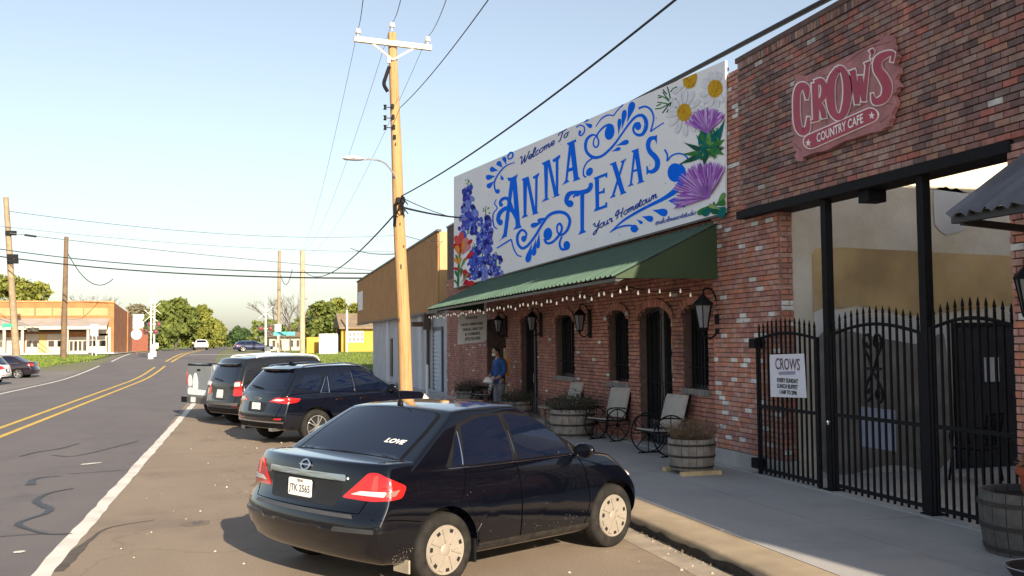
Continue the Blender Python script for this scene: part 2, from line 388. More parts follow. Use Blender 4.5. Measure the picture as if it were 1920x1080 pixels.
for i in range(n + 1):
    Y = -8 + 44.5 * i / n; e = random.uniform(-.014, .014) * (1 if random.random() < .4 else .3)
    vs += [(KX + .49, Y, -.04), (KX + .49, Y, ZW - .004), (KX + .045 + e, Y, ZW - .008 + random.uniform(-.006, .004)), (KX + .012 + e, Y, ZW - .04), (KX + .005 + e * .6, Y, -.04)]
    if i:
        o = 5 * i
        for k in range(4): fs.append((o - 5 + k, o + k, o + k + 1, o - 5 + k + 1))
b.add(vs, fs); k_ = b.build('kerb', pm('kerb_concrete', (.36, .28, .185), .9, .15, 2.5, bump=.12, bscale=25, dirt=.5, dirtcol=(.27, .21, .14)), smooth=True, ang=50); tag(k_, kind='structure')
b = MB(); vs = []; fs = []; n = 300      # dark joint strip along the foot of the kerb
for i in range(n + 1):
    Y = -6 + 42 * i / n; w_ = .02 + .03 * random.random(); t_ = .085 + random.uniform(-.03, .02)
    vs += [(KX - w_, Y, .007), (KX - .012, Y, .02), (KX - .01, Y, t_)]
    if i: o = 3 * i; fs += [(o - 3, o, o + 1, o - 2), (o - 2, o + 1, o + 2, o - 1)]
tag(b.add(vs, fs).build('kerb_joint', pm('kerb_dark', (.03, .026, .022), .95, .3, 9, bump=.5)), kind='structure')
strip('gutter', lambda Y: KX - .34, KX + .02, -12, 36.5, .003, pm('gutter_concrete', (.32, .265, .20), .9, .2, 3, dirt=.5, dirtcol=(.15, .12, .09)))
b = MB()   # dead leaves and weeds in the gutter
for i in range(500):
    Y = random.uniform(3, 22); X = KX - abs(random.gauss(0, .05)); r = random.uniform(.01, .03); a = random.random() * 6.28
    b.add([(X - r * math.cos(a), Y - r * math.sin(a), .006), (X + .3 * r * math.sin(a), Y - .3 * r * math.cos(a), .006 + r * .6), (X + r * math.cos(a), Y + r * math.sin(a), .008), (X - .3 * r * math.sin(a), Y + .3 * r * math.cos(a), .01 + r * .8)], [(0, 1, 2, 3)])
tag(b.build('gutter_leaves', pm('dry_leaves', (.14, .10, .05), .9, .5, 8)), 'dry leaves and weeds along the broken kerb', 'leaves', kind='stuff')
# ------------------------------------------------------------------ brick walls
def unit_brick():
    l, h, d, e = .5, .5, 1.0, .045
    vs = [(-l, 0, -h), (l, 0, -h), (l, 0, h), (-l, 0, h), (-l, -d * .75, -h), (l, -d * .75, -h), (l, -d * .75, h), (-l, -d * .75, h), (-l + e * .4, -d, -h + e), (l - e * .4, -d, -h + e), (l - e * .4, -d, h - e), (-l + e * .4, -d, h - e)]
    fs = [(0, 1, 5, 4), (1, 2, 6, 5), (2, 3, 7, 6), (3, 0, 4, 7), (4, 5, 9, 8), (5, 6, 10, 9), (6, 7, 11, 10), (7, 4, 8, 11), (8, 9, 10, 11)]
    return vs, fs
UBV, UBF = unit_brick()
COURSE, BL, JT = .0745, .205, .011
def brick_field(parent, part, org, u, n, U0, U1, Z0, Z1, cuts, mat, n_ind, wildness=.006, course=COURSE, bl=BL, depth=.03):
    """running-bond bricks on the plane through org, along u, facing n; cuts(z)-> list of (u0,u1) left open"""
    org, u, n = Vector(org), Vector(u).normalized(), Vector(n).normalized()
    P = []; row = 0; z = Z0
    while z + course * .6 < Z1:
        zc = z + course / 2; free = [(U0, U1)]
        for c0, c1 in cuts(zc):
            nf = []
            for a, b_ in free:
                if c1 <= a or c0 >= b_: nf.append((a, b_))
                else:
                    if c0 > a: nf.append((a, c0))
                    if c1 < b_: nf.append((c1, b_))
            free = nf
        off = (row % 2) * bl * .5 + random.uniform(-.01, .01)
        for a, b_ in free:
            k = math.floor((a - off) / bl) * bl + off
            while k < b_:
                s, e = max(k, a), min(k + bl, b_)
                if e - s > .035: P.append(((s + e) / 2, zc, e - s - JT))
                k += bl
        z += course; row += 1
    def xf(p):
        ctr = org + u * p[0] + Vector((0, 0, p[1])) + n * random.uniform(-wildness, wildness * .6)
        M = Matrix.Identity(4)
        for i in range(3): M[i][0], M[i][1], M[i][2], M[i][3] = u[i] * p[2], -n[i] * depth, (0, 0, 1)[i] * (course - JT), ctr[i]
        return M
    def size(p):
        c = org + u * p[0] + Vector((0, 0, p[1])); d = c - CAM; D = d.dot(FWD)
        if D < 1: return -1
        x = 960 + F_PX * d.dot(RGT) / D; y = 540 - F_PX * d.dot(UPV) / D
        if not (5 < x < 1915 and 5 < y < 1075): return -1
        return abs(d.dot(n)) / D ** 3 * p[2]
    P.sort(key=size, reverse=True)
    ind, rest = P[:n_ind], P[n_ind:]
    me = bpy.data.meshes.new('brick'); me.from_pydata(UBV, [], UBF); me.materials.append(mat)
    inv = WM[parent].inverted()
    for p in ind:
        o = bpy.data.objects.new('brick', me); C0.objects.link(o); o.parent = part; o.matrix_local = inv @ xf(p)
    if rest:
        b = MB()
        for p in rest: b.mat = xf(p); b.add(UBV, UBF)
        b.mat = None
        o = b.build('brickwork', mat, part); tag(o, kind='stuff')
    return len(P)
C_sign = [(.34, .165, .14), (.28, .15, .135), (.38, .18, .145), (.32, .20, .175), (.20, .12, .115), (.42, .15, .12), (.37, .25, .215), (.24, .165, .155), (.40, .225, .165), (.30, .15, .13), (.35, .22, .19), (.17, .11, .105)]
C_pill = [(.48, .22, .155), (.52, .235, .16), (.43, .20, .16), (.55, .22, .14), (.46, .25, .21), (.41, .185, .155), (.50, .28, .23), (.54, .29, .23)]
M_bs = brick_mat('brick_sign_wall', C_sign, .01)
M_bp = brick_mat('brick_pillar', C_pill, .085, (.72, .70, .67))
M_bw = brick_mat('brick_store', [(.40, .17, .125), (.44, .19, .135), (.35, .145, .115), (.48, .22, .15), (.38, .185, .15)], .018, (.6, .58, .55))
M_mortar = pm('mortar', (.30, .23, .20), .95, .2, 8, bump=.3)
M_mortar_d = pm('mortar_dark', (.13, .085, .075), .95, .2, 8, bump=.3)
M_conc = MT['pale_concrete']
XS, XP, XW = 7.25, 7.37, 7.46        # sign wall, pillar, storefront planes
UY = (0, 1, 0); NX = (-1, 0, 0)
nocut = lambda z: []

cafe = thing('sign_wall_building', 'dark brick wall carrying the cafe sign above the courtyard gate, with corner pillar', 'building', (XS + .3, 9.5, 0))
# core of the sign wall
b = MB(); b.box(XS + .005, XS + .32, -6, 13.12, 4.02, 6.21); sw = b.build('wall', M_mortar_d, cafe)
brick_field(cafe, sw, (XS, 0, 0), UY, NX, -5.5, 13.12, 3.99, 6.10, nocut, M_bs, 290)
b = MB(); b.box(XS - .035, XS + .36, -6, 13.17, 6.215, 6.29)
cp = b.build('coping', M_mortar_d, cafe)
# soldier course: bricks standing on end just below the coping
b = MB(); y = -5.5
while y < 13.08:
    b.box(XS - .022 + random.uniform(-.004, .004), XS + .03, y, y + .062, 6.105, 6.21); y += .0745
so = b.build('soldier_course', M_bs, cafe); tag(so, kind='stuff')
# pillar left of the gate
b = MB(); b.box(XP + .005, XP + .19, 12.29, 14.28, ZW, 6.2); pl = b.build('pillar', M_mortar, cafe)
brick_field(cafe, pl, (XP, 0, 0), UY, NX, 12.29, 14.28, ZW + .24, 6.2, nocut, M_bp, 280)
brick_field(cafe, pl, (0, 12.29, 0), (1, 0, 0), (0, -1, 0), XP, XP + .19, ZW + .24, 3.9, nocut, M_bp, 0)
b = MB(); b.box(XP - .06, XP + .2, 12.25, 14.34, ZW - .05, ZW + .235); b.build('pillar_base', M_conc, cafe)
# right-hand pier and wall
b = MB(); b.box(XS + .005, XS + .6, -6, 7.86, ZW, 4.0); pr = b.build('pier', M_mortar_d, cafe)
brick_field(cafe, pr, (XS, 0, 0), UY, NX, -5.5, 7.86, ZW, 3.99, nocut, M_bp, 200)
# steel beam and two posts carrying the wall
b = MB(); b.box(XS - .05, XS + .36, 7.8, 13.2, 3.87, 3.985); b.build('beam', black_iron, cafe)
for y0 in (10.98, 9.12):
    b = MB(); b.box(XS + .02, XS + .12, y0 + .03, y0 + .14, ZW + .03, 3.87); b.box(XS - .02, XS + .16, y0 - .01, y0 + .18, ZW + .012, ZW + .03)
    b.build('post', black_iron, cafe)
b = MB(); b.box(XS + .05, XS + .3, 10.15, 10.35, 3.72, 3.865); b.build('junction_box', black_iron, cafe)

# ------------------------------------------------------------------ storefront below the mural
store = thing('brick_storefront', 'long brick restaurant front with arched openings under the green awning', 'building', (XW + .3, 24, 0))
OPEN = [  # kind, y0, y1, z0, zspring, rise
    ('window', 14.66, 15.60, 1.26, 2.46, .22), ('door', 16.05, 17.52, ZW, 2.46, .24), ('window', 18.05, 19.13, 1.24, 2.50, .2),
    ('window', 21.25, 22.62, 1.26, 2.52, .2), ('door', 24.10, 25.62, ZW, 2.56, .2), ('doorway', 27.15, 29.35, ZW, 2.74, .02)]
def store_cuts(z):
    out = []
    for k, y0, y1, z0, zs, r in OPEN:
        if z < z0 or z > zs + r: continue
        if z <= zs: out.append((y0, y1)); continue
        w = (y1 - y0) / 2; t = (z - zs) / r; h = w * math.sqrt(max(0, 1 - t * t)); c = (y0 + y1) / 2
        if h > .03: out.append((c - h, c + h))
    return out
Y_END = 35.3
b = MB()   # core wall in pieces around the openings
ys = sorted(set([14.28, Y_END] + [o[1] for o in OPEN] + [o[2] for o in OPEN]))
for a, c in zip(ys[:-1], ys[1:]):
    op = next((o for o in OPEN if o[1] <= a + .01 and o[2] >= c - .01), None)
    if op is None: b.box(XW + .012, XW + .35, a, c, ZW, 6.25)
    else:
        if op[3] > ZW + .1: b.box(XW + .012, XW + .35, a, c, ZW, op[3])
        w, cc, zs, r = (op[2] - op[1]) / 2, (op[1] + op[2]) / 2, op[4], op[5]
        N = 14; arc = [(cc + w * math.cos(math.pi * k / N), zs + r * math.sin(math.pi * k / N)) for k in range(N + 1)]
        for k in range(N):
            (ya, za), (yb, zb) = arc[k], arc[k + 1]
            b.add([(XW + .012, ya, za), (XW + .012, yb, zb), (XW + .012, yb, 6.25), (XW + .012, ya, 6.25), (XW + .35, ya, za), (XW + .35, yb, zb)], [(0, 1, 2, 3), (0, 4, 5, 1)])
wl_ = b.build('wall', M_mortar_d, store)
brick_field(store, wl_, (XW, 0, 0), UY, NX, 14.28, Y_END, ZW, 4.3, store_cuts, M_bw, 290)
b = MB(); b.box(XW + .1, 24, 12.32, 12.62, ZW - .1, 5.7)       # courtyard side wall (faces the camera)
M_plaster = pm('plaster', (.64, .60, .52), .9, .1, 1.5, bump=.3, bscale=20, dirt=.9, dirtcol=(.50, .42, .27))
side = b.build('side_wall', M_plaster, store)
M_patch = pm('grey_render', (.56, .56, .57), .9, .12, 2, bump=.25, dirt=.35, dirtcol=(.45, .44, .42))
M_tan = pm('tan_render', (.50, .36, .18), .9, .25, 1.3, bump=.4, dirt=.9, dirtcol=(.55, .50, .38))
M_sunlit = pm('sunlit_render', (.66, .57, .43), .9, .1, 2, bump=.3)
def side_patch(pts, mat, y=12.315, nm='render_patch'):
    P = catmull([(x, 0, z) for x, z in pts], 4, closed=True)
    P = [(max(p[0] + random.uniform(-.03, .03), 7.9), y, min(p[2] + random.uniform(-.03, .03), 5.65)) for p in P]
    MB().prism(P, (0, -1, 0), .006).build(nm, mat, store)
side_patch([(7.6, 2.35), (9, 2.38), (10.4, 2.3), (12.6, 2.4), (16, 2.3), (16, 1.9), (16, .2), (12, .2), (7.6, .2)], M_patch)
side_patch([(7.95, 2.05), (8.8, 2.12), (9.7, 1.98), (10.1, 2.05), (10.1, .3), (9, .25), (7.95, .25)], pm('shaded_render', (.22, .21, .2), .95, .25, 2.5, bump=.4, dirt=.6, dirtcol=(.1, .095, .09)), 12.3085)  # shade low in the deep courtyard, painted as a darker patch
side_patch([(11.55, 1.6), (12.5, 1.7), (15.5, 1.6), (15.5, .3), (13, .25), (11.55, .25)], MT['shaded_render'], 12.3085)  # same painted shade right of the door
side_patch([(7.6, 2.5), (8.6, 2.56), (9.4, 2.44), (10.6, 2.5), (11.55, 2.62), (11.4, 3.0), (11.5, 3.3), (9.5, 3.35), (7.6, 3.28)], M_tan, 12.3145)
side_patch([(10.05, 3.66), (10.5, 3.72), (10.6, 4.2), (10.3, 4.3), (10.0, 4.25)], M_patch, 12.3135)
side_patch([(11.35, 2.6), (11.6, 2.45), (12.6, 2.5), (12.9, 3.6), (11.7, 3.7), (11.45, 3.4)], M_patch, 12.3125)
side_patch([(7.6, 4.28), (9, 4.32), (11, 4.26), (13, 4.3), (16, 4.25), (16, 5.6), (7.6, 5.6)], M_sunlit, 12.3135)  # warm tone of the sunlit wall top, put into the colour
# courtyard floor and what stands in it
b = MB(); b.box(7.91, 16, -6, 12.3, -.05, ZW + .008); tag(b.build('courtyard_floor', M_walk), kind='structure')
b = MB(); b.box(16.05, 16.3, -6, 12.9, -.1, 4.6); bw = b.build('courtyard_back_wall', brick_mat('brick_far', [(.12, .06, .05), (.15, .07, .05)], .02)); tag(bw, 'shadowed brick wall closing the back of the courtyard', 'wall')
cd = thing('courtyard_door', 'dark steel door with a paper notice in the courtyard side wall', 'door', (10.9, 12.3, ZW))
b = MB(); b.box(10.28, 11.42, 12.26, 12.305, ZW + .01, 2.22); d_ = b.build('door_leaf', pm('door_navy', (.02, .024, .035), .5, .2, 4), cd)
b = MB(); b.box(10.2, 10.275, 12.25, 12.305, ZW + .01, 2.3); b.box(11.425, 11.5, 12.25, 12.305, ZW + .01, 2.3); b.box(10.275, 11.425, 12.25, 12.305, 2.222, 2.3); b.build('door_frame', dark, cd)
b = MB(); b.box(10.72, 10.98, 12.25, 12.257, 1.42, 1.78); b.build('notice', pm('paper_grey', (.5, .53, .6), .8, .05), cd)
b = MB(); b.lathe([(0, 0), (.03, .005), (.035, .03), (.02, .05), (0, .055)], 12, (11.22, 12.2, 1.2), 'y'); b.build('door_knob', chrome, cd, smooth=True)

# the building on the near side of the courtyard
b = MB(); b.box(XS + .62, 16.0, -8, 7.78, 0, 6.2); b.build('near_wing', M_plaster, cafe)
# windows and doors of the storefront
M_glass = glass_mat('shop_glass', (.01, .011, .014), .04)
M_frame = pm('frame_black', (.016, .016, .018), .5, .2, 8)
M_sill = pm('sill_stone', (.21, .2, .19), .9, .2, 5, bump=.3)
def arch_poly(y0, y1, z0, zs, r, x, inset=0.0, N=12):
    y0 += inset; y1 -= inset; z0 += inset; r = max(r - inset * .3, .01); w, c = (y1 - y0) / 2, (y0 + y1) / 2
    return [(x, y0, z0), (x, y1, z0)] + [(x, c + w * math.cos(math.pi * k / N), zs - inset * .5 + r * math.sin(math.pi * k / N)) for k in range(N + 1)]
def ring(b, outer, inner, n, d):
    N = len(outer); n = Vector(n) * d
    vs = [Vector(p) for p in outer] + [Vector(p) for p in inner] + [Vector(p) + n for p in outer] + [Vector(p) + n for p in inner]
    fs = []
    for i in range(N):
        j = (i + 1) % N
        fs += [(i, j, N + j, N + i), (2 * N + i, 3 * N + i, 3 * N + j, 2 * N + j), (i, 2 * N + i, 2 * N + j, j), (N + i, N + j, 3 * N + j, 3 * N + i)]
    b.add(vs, fs)
for k, y0, y1, z0, zs, r in OPEN:
    xg = XW + .2
    if k == 'window':
        b = MB(); ring(b, arch_poly(y0 - .01, y1 + .01, z0, zs, r, xg), arch_poly(y0, y1, z0, zs, r, xg, .06), NX, .06)
        c = (y0 + y1) / 2; b.box(xg - .05, xg - .002, c - .02, c + .02, z0 + .05, zs + r - .04)
        w = b.build('window', M_frame, store)
        MB().prism(arch_poly(y0, y1, z0, zs, r, xg + .012, .03), NX, .008).build('pane', M_glass, w)
        b = MB()
        for q in range(1, 8):
            yy = y0 + (y1 - y0) * q / 8; b.bar((xg - .1, yy, z0 + .02), (xg - .1, yy, zs + .02 + r * .6), .016)
        b.bar((xg - .1, y0, z0 + .35), (xg - .1, y1, z0 + .35), .03, .012); b.build('window_grille', black_iron, w)
        b = MB(); n = max(5, int((y1 - y0) / .11))
        for q in range(n):
            a = y0 - .05 + (y1 - y0 + .1) * q / n; b.box(XW - .06, XW + .2, a + .006, a + (y1 - y0 + .1) / n - .006, z0 - .1, z0)
        b.build('sill', M_sill, w)
    elif k == 'door':
        b = MB(); ring(b, arch_poly(y0 - .01, y1 + .01, z0, zs, r, xg), arch_poly(y0, y1, z0, zs, r, xg, .08), NX, .07); w = b.build('door', M_frame, store)
        MB().prism(arch_poly(y0, y1, z0, zs, r, xg + .012, .04), NX, .008).build('pane', M_glass, w)
        c = y0 + (y1 - y0) * .52
        b = MB(); b.box(xg - .06, xg - .002, c - .09, c + .09, z0 + .05, zs + r * .9); b.box(xg - .05, xg - .002, y0 + .06, y1 - .06, z0 + .02, z0 + .45); b.build('door_stile', pm('stile_grey', (.05, .052, .058), .5, .1), w)
        b = MB()
        for q in range(9):
            yy = y0 + .1 + (y1 - y0 - .2) * q / 8; b.bar((xg - .09, yy, z0 + .06), (xg - .09, yy, zs + r * .5), .014)
        for zz in (z0 + .5, z0 + 1.15): b.bar((xg - .09, y0 + .05, zz), (xg - .09, y1 - .05, zz), .02, .014)
        b.build('door_grille', black_iron, w)
        b = MB(); b.bar((xg - .12, c - .12, 1.0), (xg - .12, c - .12, 1.25), .02); b.bar((xg - .12, c - .12, 1.02), (xg - .05, c - .12, 1.02), .015); b.bar((xg - .12, c - .12, 1.23), (xg - .05, c - .12, 1.23), .015); b.build('handle', chrome, w)
    else:
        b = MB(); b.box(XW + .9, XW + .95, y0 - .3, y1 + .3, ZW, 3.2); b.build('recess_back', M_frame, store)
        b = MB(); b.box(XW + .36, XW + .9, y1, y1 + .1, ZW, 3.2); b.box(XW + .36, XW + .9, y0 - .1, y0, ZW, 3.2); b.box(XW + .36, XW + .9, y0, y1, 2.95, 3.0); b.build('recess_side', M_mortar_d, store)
    # brick arch above the opening
    if r > .1:
        b = MB(); w_, c = (y1 - y0) / 2, (y0 + y1) / 2; n = int((y1 - y0) / .085)
        for q in range(n):
            a0, a1 = math.pi * (q + .06) / n, math.pi * (q + .94) / n
            quad = []
            for (rr, aa) in ((0, a0), (.14, a0), (.14, a1), (0, a1)):
                quad.append((XW - .045, c + (w_ + rr) * math.cos(aa), zs + (r + rr) * math.sin(aa)))
            b.prism(quad, NX, .02 + random.uniform(0, .006))
        o = b.build('arch_bricks', M_bw, store); tag(o, kind='stuff')
# roof deck and parapet back
b = MB(); b.box(XW + .35, 24, 12.62, Y_END, 5.6, 5.72); b.build('roof', M_conc, store)
b = MB(); b.box(23.7, 24, 12.62, Y_END, 0, 5.6); b.box(XW + .35, 23.7, Y_END - .3, Y_END, 0, 6.2); b.build('rear_wall', M_mortar, store)
b = MB(); b.box(XW - .02, XW + .4, 14.29, Y_END, 6.252, 6.31); b.build('coping', M_conc, store)
# ------------------------------------------------------------------ painted welcome panel
XM = 7.30
def mpx(x, y, X=XM):
    d = ray_dir(x, y); t = X / d.x; p = CAM + d * t; return p
CROP = {'3': (840, 100, 2.4), '5': (1080, 160, 6.3556), '6': (840, 320, 4.6963), '7': (1060, 280, 5.4), '8': (1210, 110, 3.375), 'p': (0, 0, 1)}
def T(c, x, y): o = CROP[c]; return o[0] + x / o[2], o[1] + y / o[2]
mural = thing('welcome_mural_panel', 'big white welcome mural with blue lettering and wildflowers above the green awning', 'mural', (XM, 23.4, 3.95))
cs = [mpx(851, 332), mpx(1360, 113), mpx(1360, 398), mpx(851, 540)]
M_mw = pm('mural_white', (.94, .94, .96), .9, .02, .8, spec=.1)
# the sheet itself is five boards butted side by side
pb = None
for i in range(5):
    a, c = i / 5, (i + 1) / 5
    q = []
    for t, (p0, p1) in ((a, (cs[3], cs[2])), (c, (cs[3], cs[2])), (c, (cs[0], cs[1])), (a, (cs[0], cs[1]))):
        q.append(p0.lerp(p1, t))
    q[0].y -= .003; q[3].y -= .003; q[1].y += .003; q[2].y += .003
    MB().prism(q, (1, 0, 0), .03).build('board', M_mw, mural)
b = MB()
for t in (.06, .28, .5, .72, .94):
    p0, p1 = cs[3].lerp(cs[2], t), cs[0].lerp(cs[1], t); b.bar(p0 + Vector((.08, 0, 0)), p1 + Vector((.08, 0, -.1)), .07)
    b.bar(p1 + Vector((.08, 0, -.25)), Vector((XM + 1.0, p1.y, 5.75)), .05)
b.bar(cs[0] + Vector((.06, -.05, -.12)), cs[1] + Vector((.06, .05, -.12)), .05)
b.build('support_frame', black_iron, mural)
b = MB(); b.bar(cs[3] + Vector((.0, 0, -.02)), cs[2] + Vector((.0, 0, -.02)), .03, .035); b.build('bottom_trim', MT['frame_black'], mural)
LAY = [0.0]
def lay(step=.00008): LAY[0] += step; return XM - .003 - LAY[0]
class Art:
    def __init__(s): s.b = MB()
    def poly(s, c, pts, X=None):
        X = X or lay(); s.b.add([mpx(*T(c, x, y), X) for x, y in pts], [tuple(range(len(pts)))])
    def stroke(s, c, pts, w=None, sm=6, X=None, endw=None):
        X = X or lay()
        P = [(p[0], p[1], (p[2] if len(p) > 2 else w)) for p in pts]
        P = catmull(P, sm) if len(P) > 2 else [np.array(p, float) for p in P]
        vs = []; fs = []
        for i, p in enumerate(P):
            q0, q1 = P[max(i - 1, 0)], P[min(i + 1, len(P) - 1)]
            t = np.array([q1[0] - q0[0], q1[1] - q0[1]]); t = t / (np.linalg.norm(t) + 1e-9); n = np.array([-t[1], t[0]]) * p[2]
            vs += [mpx(*T(c, p[0] + n[0], p[1] + n[1]), X), mpx(*T(c, p[0] - n[0], p[1] - n[1]), X)]
            if i: fs.append((2 * i - 2, 2 * i - 1, 2 * i + 1, 2 * i))
        s.b.add(vs, fs)
    def blob(s, c, x, y, rx, ry=None, rot=0, n=18, X=None):
        ry = ry or rx; ca, sa = math.cos(rot), math.sin(rot)
        s.poly(c, [(x + rx * math.cos(a) * ca - ry * math.sin(a) * sa, y + rx * math.cos(a) * sa + ry * math.sin(a) * ca) for a in [2 * math.pi * k / n for k in range(n)]], X)
    def drop(s, c, x0, y0, x1, y1, r):
        """teardrop: round end at 0, pointed at 1"""
        d = np.array([x1 - x0, y1 - y0], float); L = np.linalg.norm(d); d /= L; n = np.array([-d[1], d[0]])
        pts = []
        for t, w in ((0, 0), (.03, .5), (.1, .85), (.22, 1), (.38, .9), (.55, .62), (.75, .3), (1, .03)): pts.append((t, w))
        L_ = [(x0 + d[0] * L * t + n[0] * r * w, y0 + d[1] * L * t + n[1] * r * w) for t, w in pts]
        R_ = [(x0 + d[0] * L * t - n[0] * r * w, y0 + d[1] * L * t - n[1] * r * w) for t, w in pts[1:-1]][::-1]
        s.poly(c, L_ + R_)
    def done(s, name, mats, smooth=False): return s.b.build(name, mats, mural)
M_blue = pm('mural_blue', (.004, .17, .96), .9, .06, 2, spec=.05)
M_blue2 = pm('mural_script_blue', (.008, .07, .45), .9, .06, 2, spec=.05)
def letter(fn):
    A = Art(); LAY[0] = .001; fn(A); A.done('letter', M_blue)
def l_A1(A):
    A.poly('6', [(548, 80), (562, 62), (575, 120), (520, 560), (497, 575), (487, 560)]); A.poly('6', [(556, 66), (600, 60), (606, 100), (636, 480), (596, 492), (566, 120)])
    A.poly('6', [(520, 62), (560, 60), (595, 42), (616, 28), (604, 70), (560, 90), (532, 92)]); A.poly('6', [(573, 523), (590, 495), (600, 478), (634, 470), (650, 500), (610, 512)]); A.poly('6', [(437, 629), (470, 600), (485, 556), (512, 552), (522, 578), (500, 586)])
    A.stroke('6', [(462, 315, 8), (458, 280, 12), (480, 250, 14), (515, 243, 14), (540, 270, 14), (560, 315, 12), (580, 350, 5)]); A.blob('6', 468, 300, 16, 18)
    A.stroke('6', [(452, 468, 14), (440, 430, 17), (455, 375, 18), (495, 338, 18), (535, 332, 20), (575, 360, 20), (605, 420, 18)]); A.blob('6', 460, 455, 22, 28)
def l_N(A, c, L, Rx, Rt, Rb, sl, st, w):
    pass
letter(l_A1)
def l_N1(A):
    A.poly('6', [(660, 75), (697, 68), (690, 395), (665, 402)]); A.poly('6', [(685, 66), (712, 58), (772, 360), (748, 388)]); A.poly('6', [(768, 45), (790, 35), (785, 372), (764, 380)])
    A.poly('6', [(650, 72), (708, 50), (706, 72), (656, 92)]); A.poly('6', [(745, 55), (800, 18), (804, 32), (788, 66), (752, 72)]); A.poly('6', [(648, 420), (660, 395), (694, 386), (706, 400)]); A.poly('6', [(736, 392), (752, 372), (785, 360), (800, 374)])
letter(l_N1)
def l_N2(A):
    A.poly('3', [(431, 492), (450, 486), (448, 655), (436, 660)]); A.poly('3', [(445, 486), (458, 480), (490, 628), (478, 645)]); A.poly('3', [(484, 468), (497, 462), (496, 632), (485, 638)])
    A.poly('3', [(422, 494), (457, 477), (456, 490), (426, 503)]); A.poly('3', [(469, 480), (504, 455), (505, 466), (496, 482), (474, 490)]); A.poly('3', [(419, 671), (433, 655), (448, 650), (456, 656)]); A.poly('3', [(466, 653), (482, 640), (496, 630), (504, 638)])
letter(l_N2)
def l_A2(A):
    A.poly('3', [(546, 402), (568, 396), (587, 562), (566, 572)]); A.poly('3', [(545, 402), (555, 400), (556, 420), (537, 572), (527, 576)]); A.poly('3', [(536, 520), (572, 508), (573, 524), (534, 536)])
    A.poly('3', [(534, 405), (575, 386), (577, 398), (540, 414)]); A.poly('3', [(513, 594), (526, 574), (538, 568), (546, 577)]); A.poly('3', [(561, 578), (568, 562), (585, 552), (596, 566)])
letter(l_A2)
def l_T(A):
    A.poly('7', [(150, 460), (192, 440), (188, 830), (152, 840)]); A.poly('7', [(128, 868), (150, 828), (188, 812), (212, 836), (170, 852)])
    A.stroke('7', [(14, 560, 14), (10, 510, 22), (35, 455, 24), (85, 436, 18), (140, 438, 22), (200, 428, 24), (240, 408, 22), (258, 370, 22), (266, 345, 10)]); A.blob('7', 45, 550, 38, 36); A.blob('7', 258, 360, 22, 24); A.stroke('7', [(78, 490, 6), (95, 468, 12), (140, 458, 16)])
letter(l_T)
def l_E(A):
    A.poly('7', [(298, 285), (340, 270), (342, 595), (306, 610)]); A.poly('7', [(286, 288), (422, 234), (424, 262), (300, 312)]); A.poly('7', [(396, 248), (425, 234), (424, 288), (408, 284)])
    A.poly('7', [(335, 432), (388, 415), (388, 440), (335, 455)]); A.poly('7', [(378, 402), (398, 386), (398, 446), (380, 444)]); A.poly('7', [(285, 634), (300, 600), (420, 556), (424, 586)]); A.poly('7', [(400, 545), (424, 532), (424, 586), (408, 590)])
letter(l_E)
def l_X(A):
    A.poly('7', [(466, 140), (510, 124), (604, 432), (560, 450)]); A.poly('7', [(582, 110), (606, 102), (492, 474), (466, 482)])
    A.poly('7', [(448, 150), (514, 120), (514, 138), (456, 164)]); A.poly('7', [(558, 122), (617, 90), (612, 112), (566, 138)]); A.poly('7', [(447, 500), (466, 472), (500, 462), (512, 474)]); A.poly('7', [(548, 466), (566, 440), (604, 424), (622, 438)])
letter(l_X)
def l_A3(A):
    A.poly('7', [(694, 12), (738, -2), (786, 320), (744, 336)]); A.poly('7', [(690, 14), (706, 8), (710, 40), (672, 352), (652, 360)]); A.poly('7', [(676, 212), (748, 190), (750, 214), (672, 236)])
    A.poly('7', [(668, 16), (740, -12), (742, 8), (678, 32)]); A.poly('7', [(626, 384), (650, 352), (678, 344), (692, 358)]); A.poly('7', [(724, 354), (744, 322), (780, 308), (802, 326)])
letter(l_A3)
def l_S(A):
    A.stroke('5', [(950, 650, 8), (915, 625, 22), (872, 655, 26), (858, 725, 26), (885, 795, 30), (935, 845, 32), (970, 905, 32), (960, 985, 28), (908, 1028, 24), (862, 1022, 16), (848, 985, 8)]); A.poly('5', [(920, 610), (965, 590), (962, 706), (945, 660)]); A.poly('5', [(838, 960), (852, 962), (870, 1030), (845, 1068), (838, 1064)])
letter(l_S)
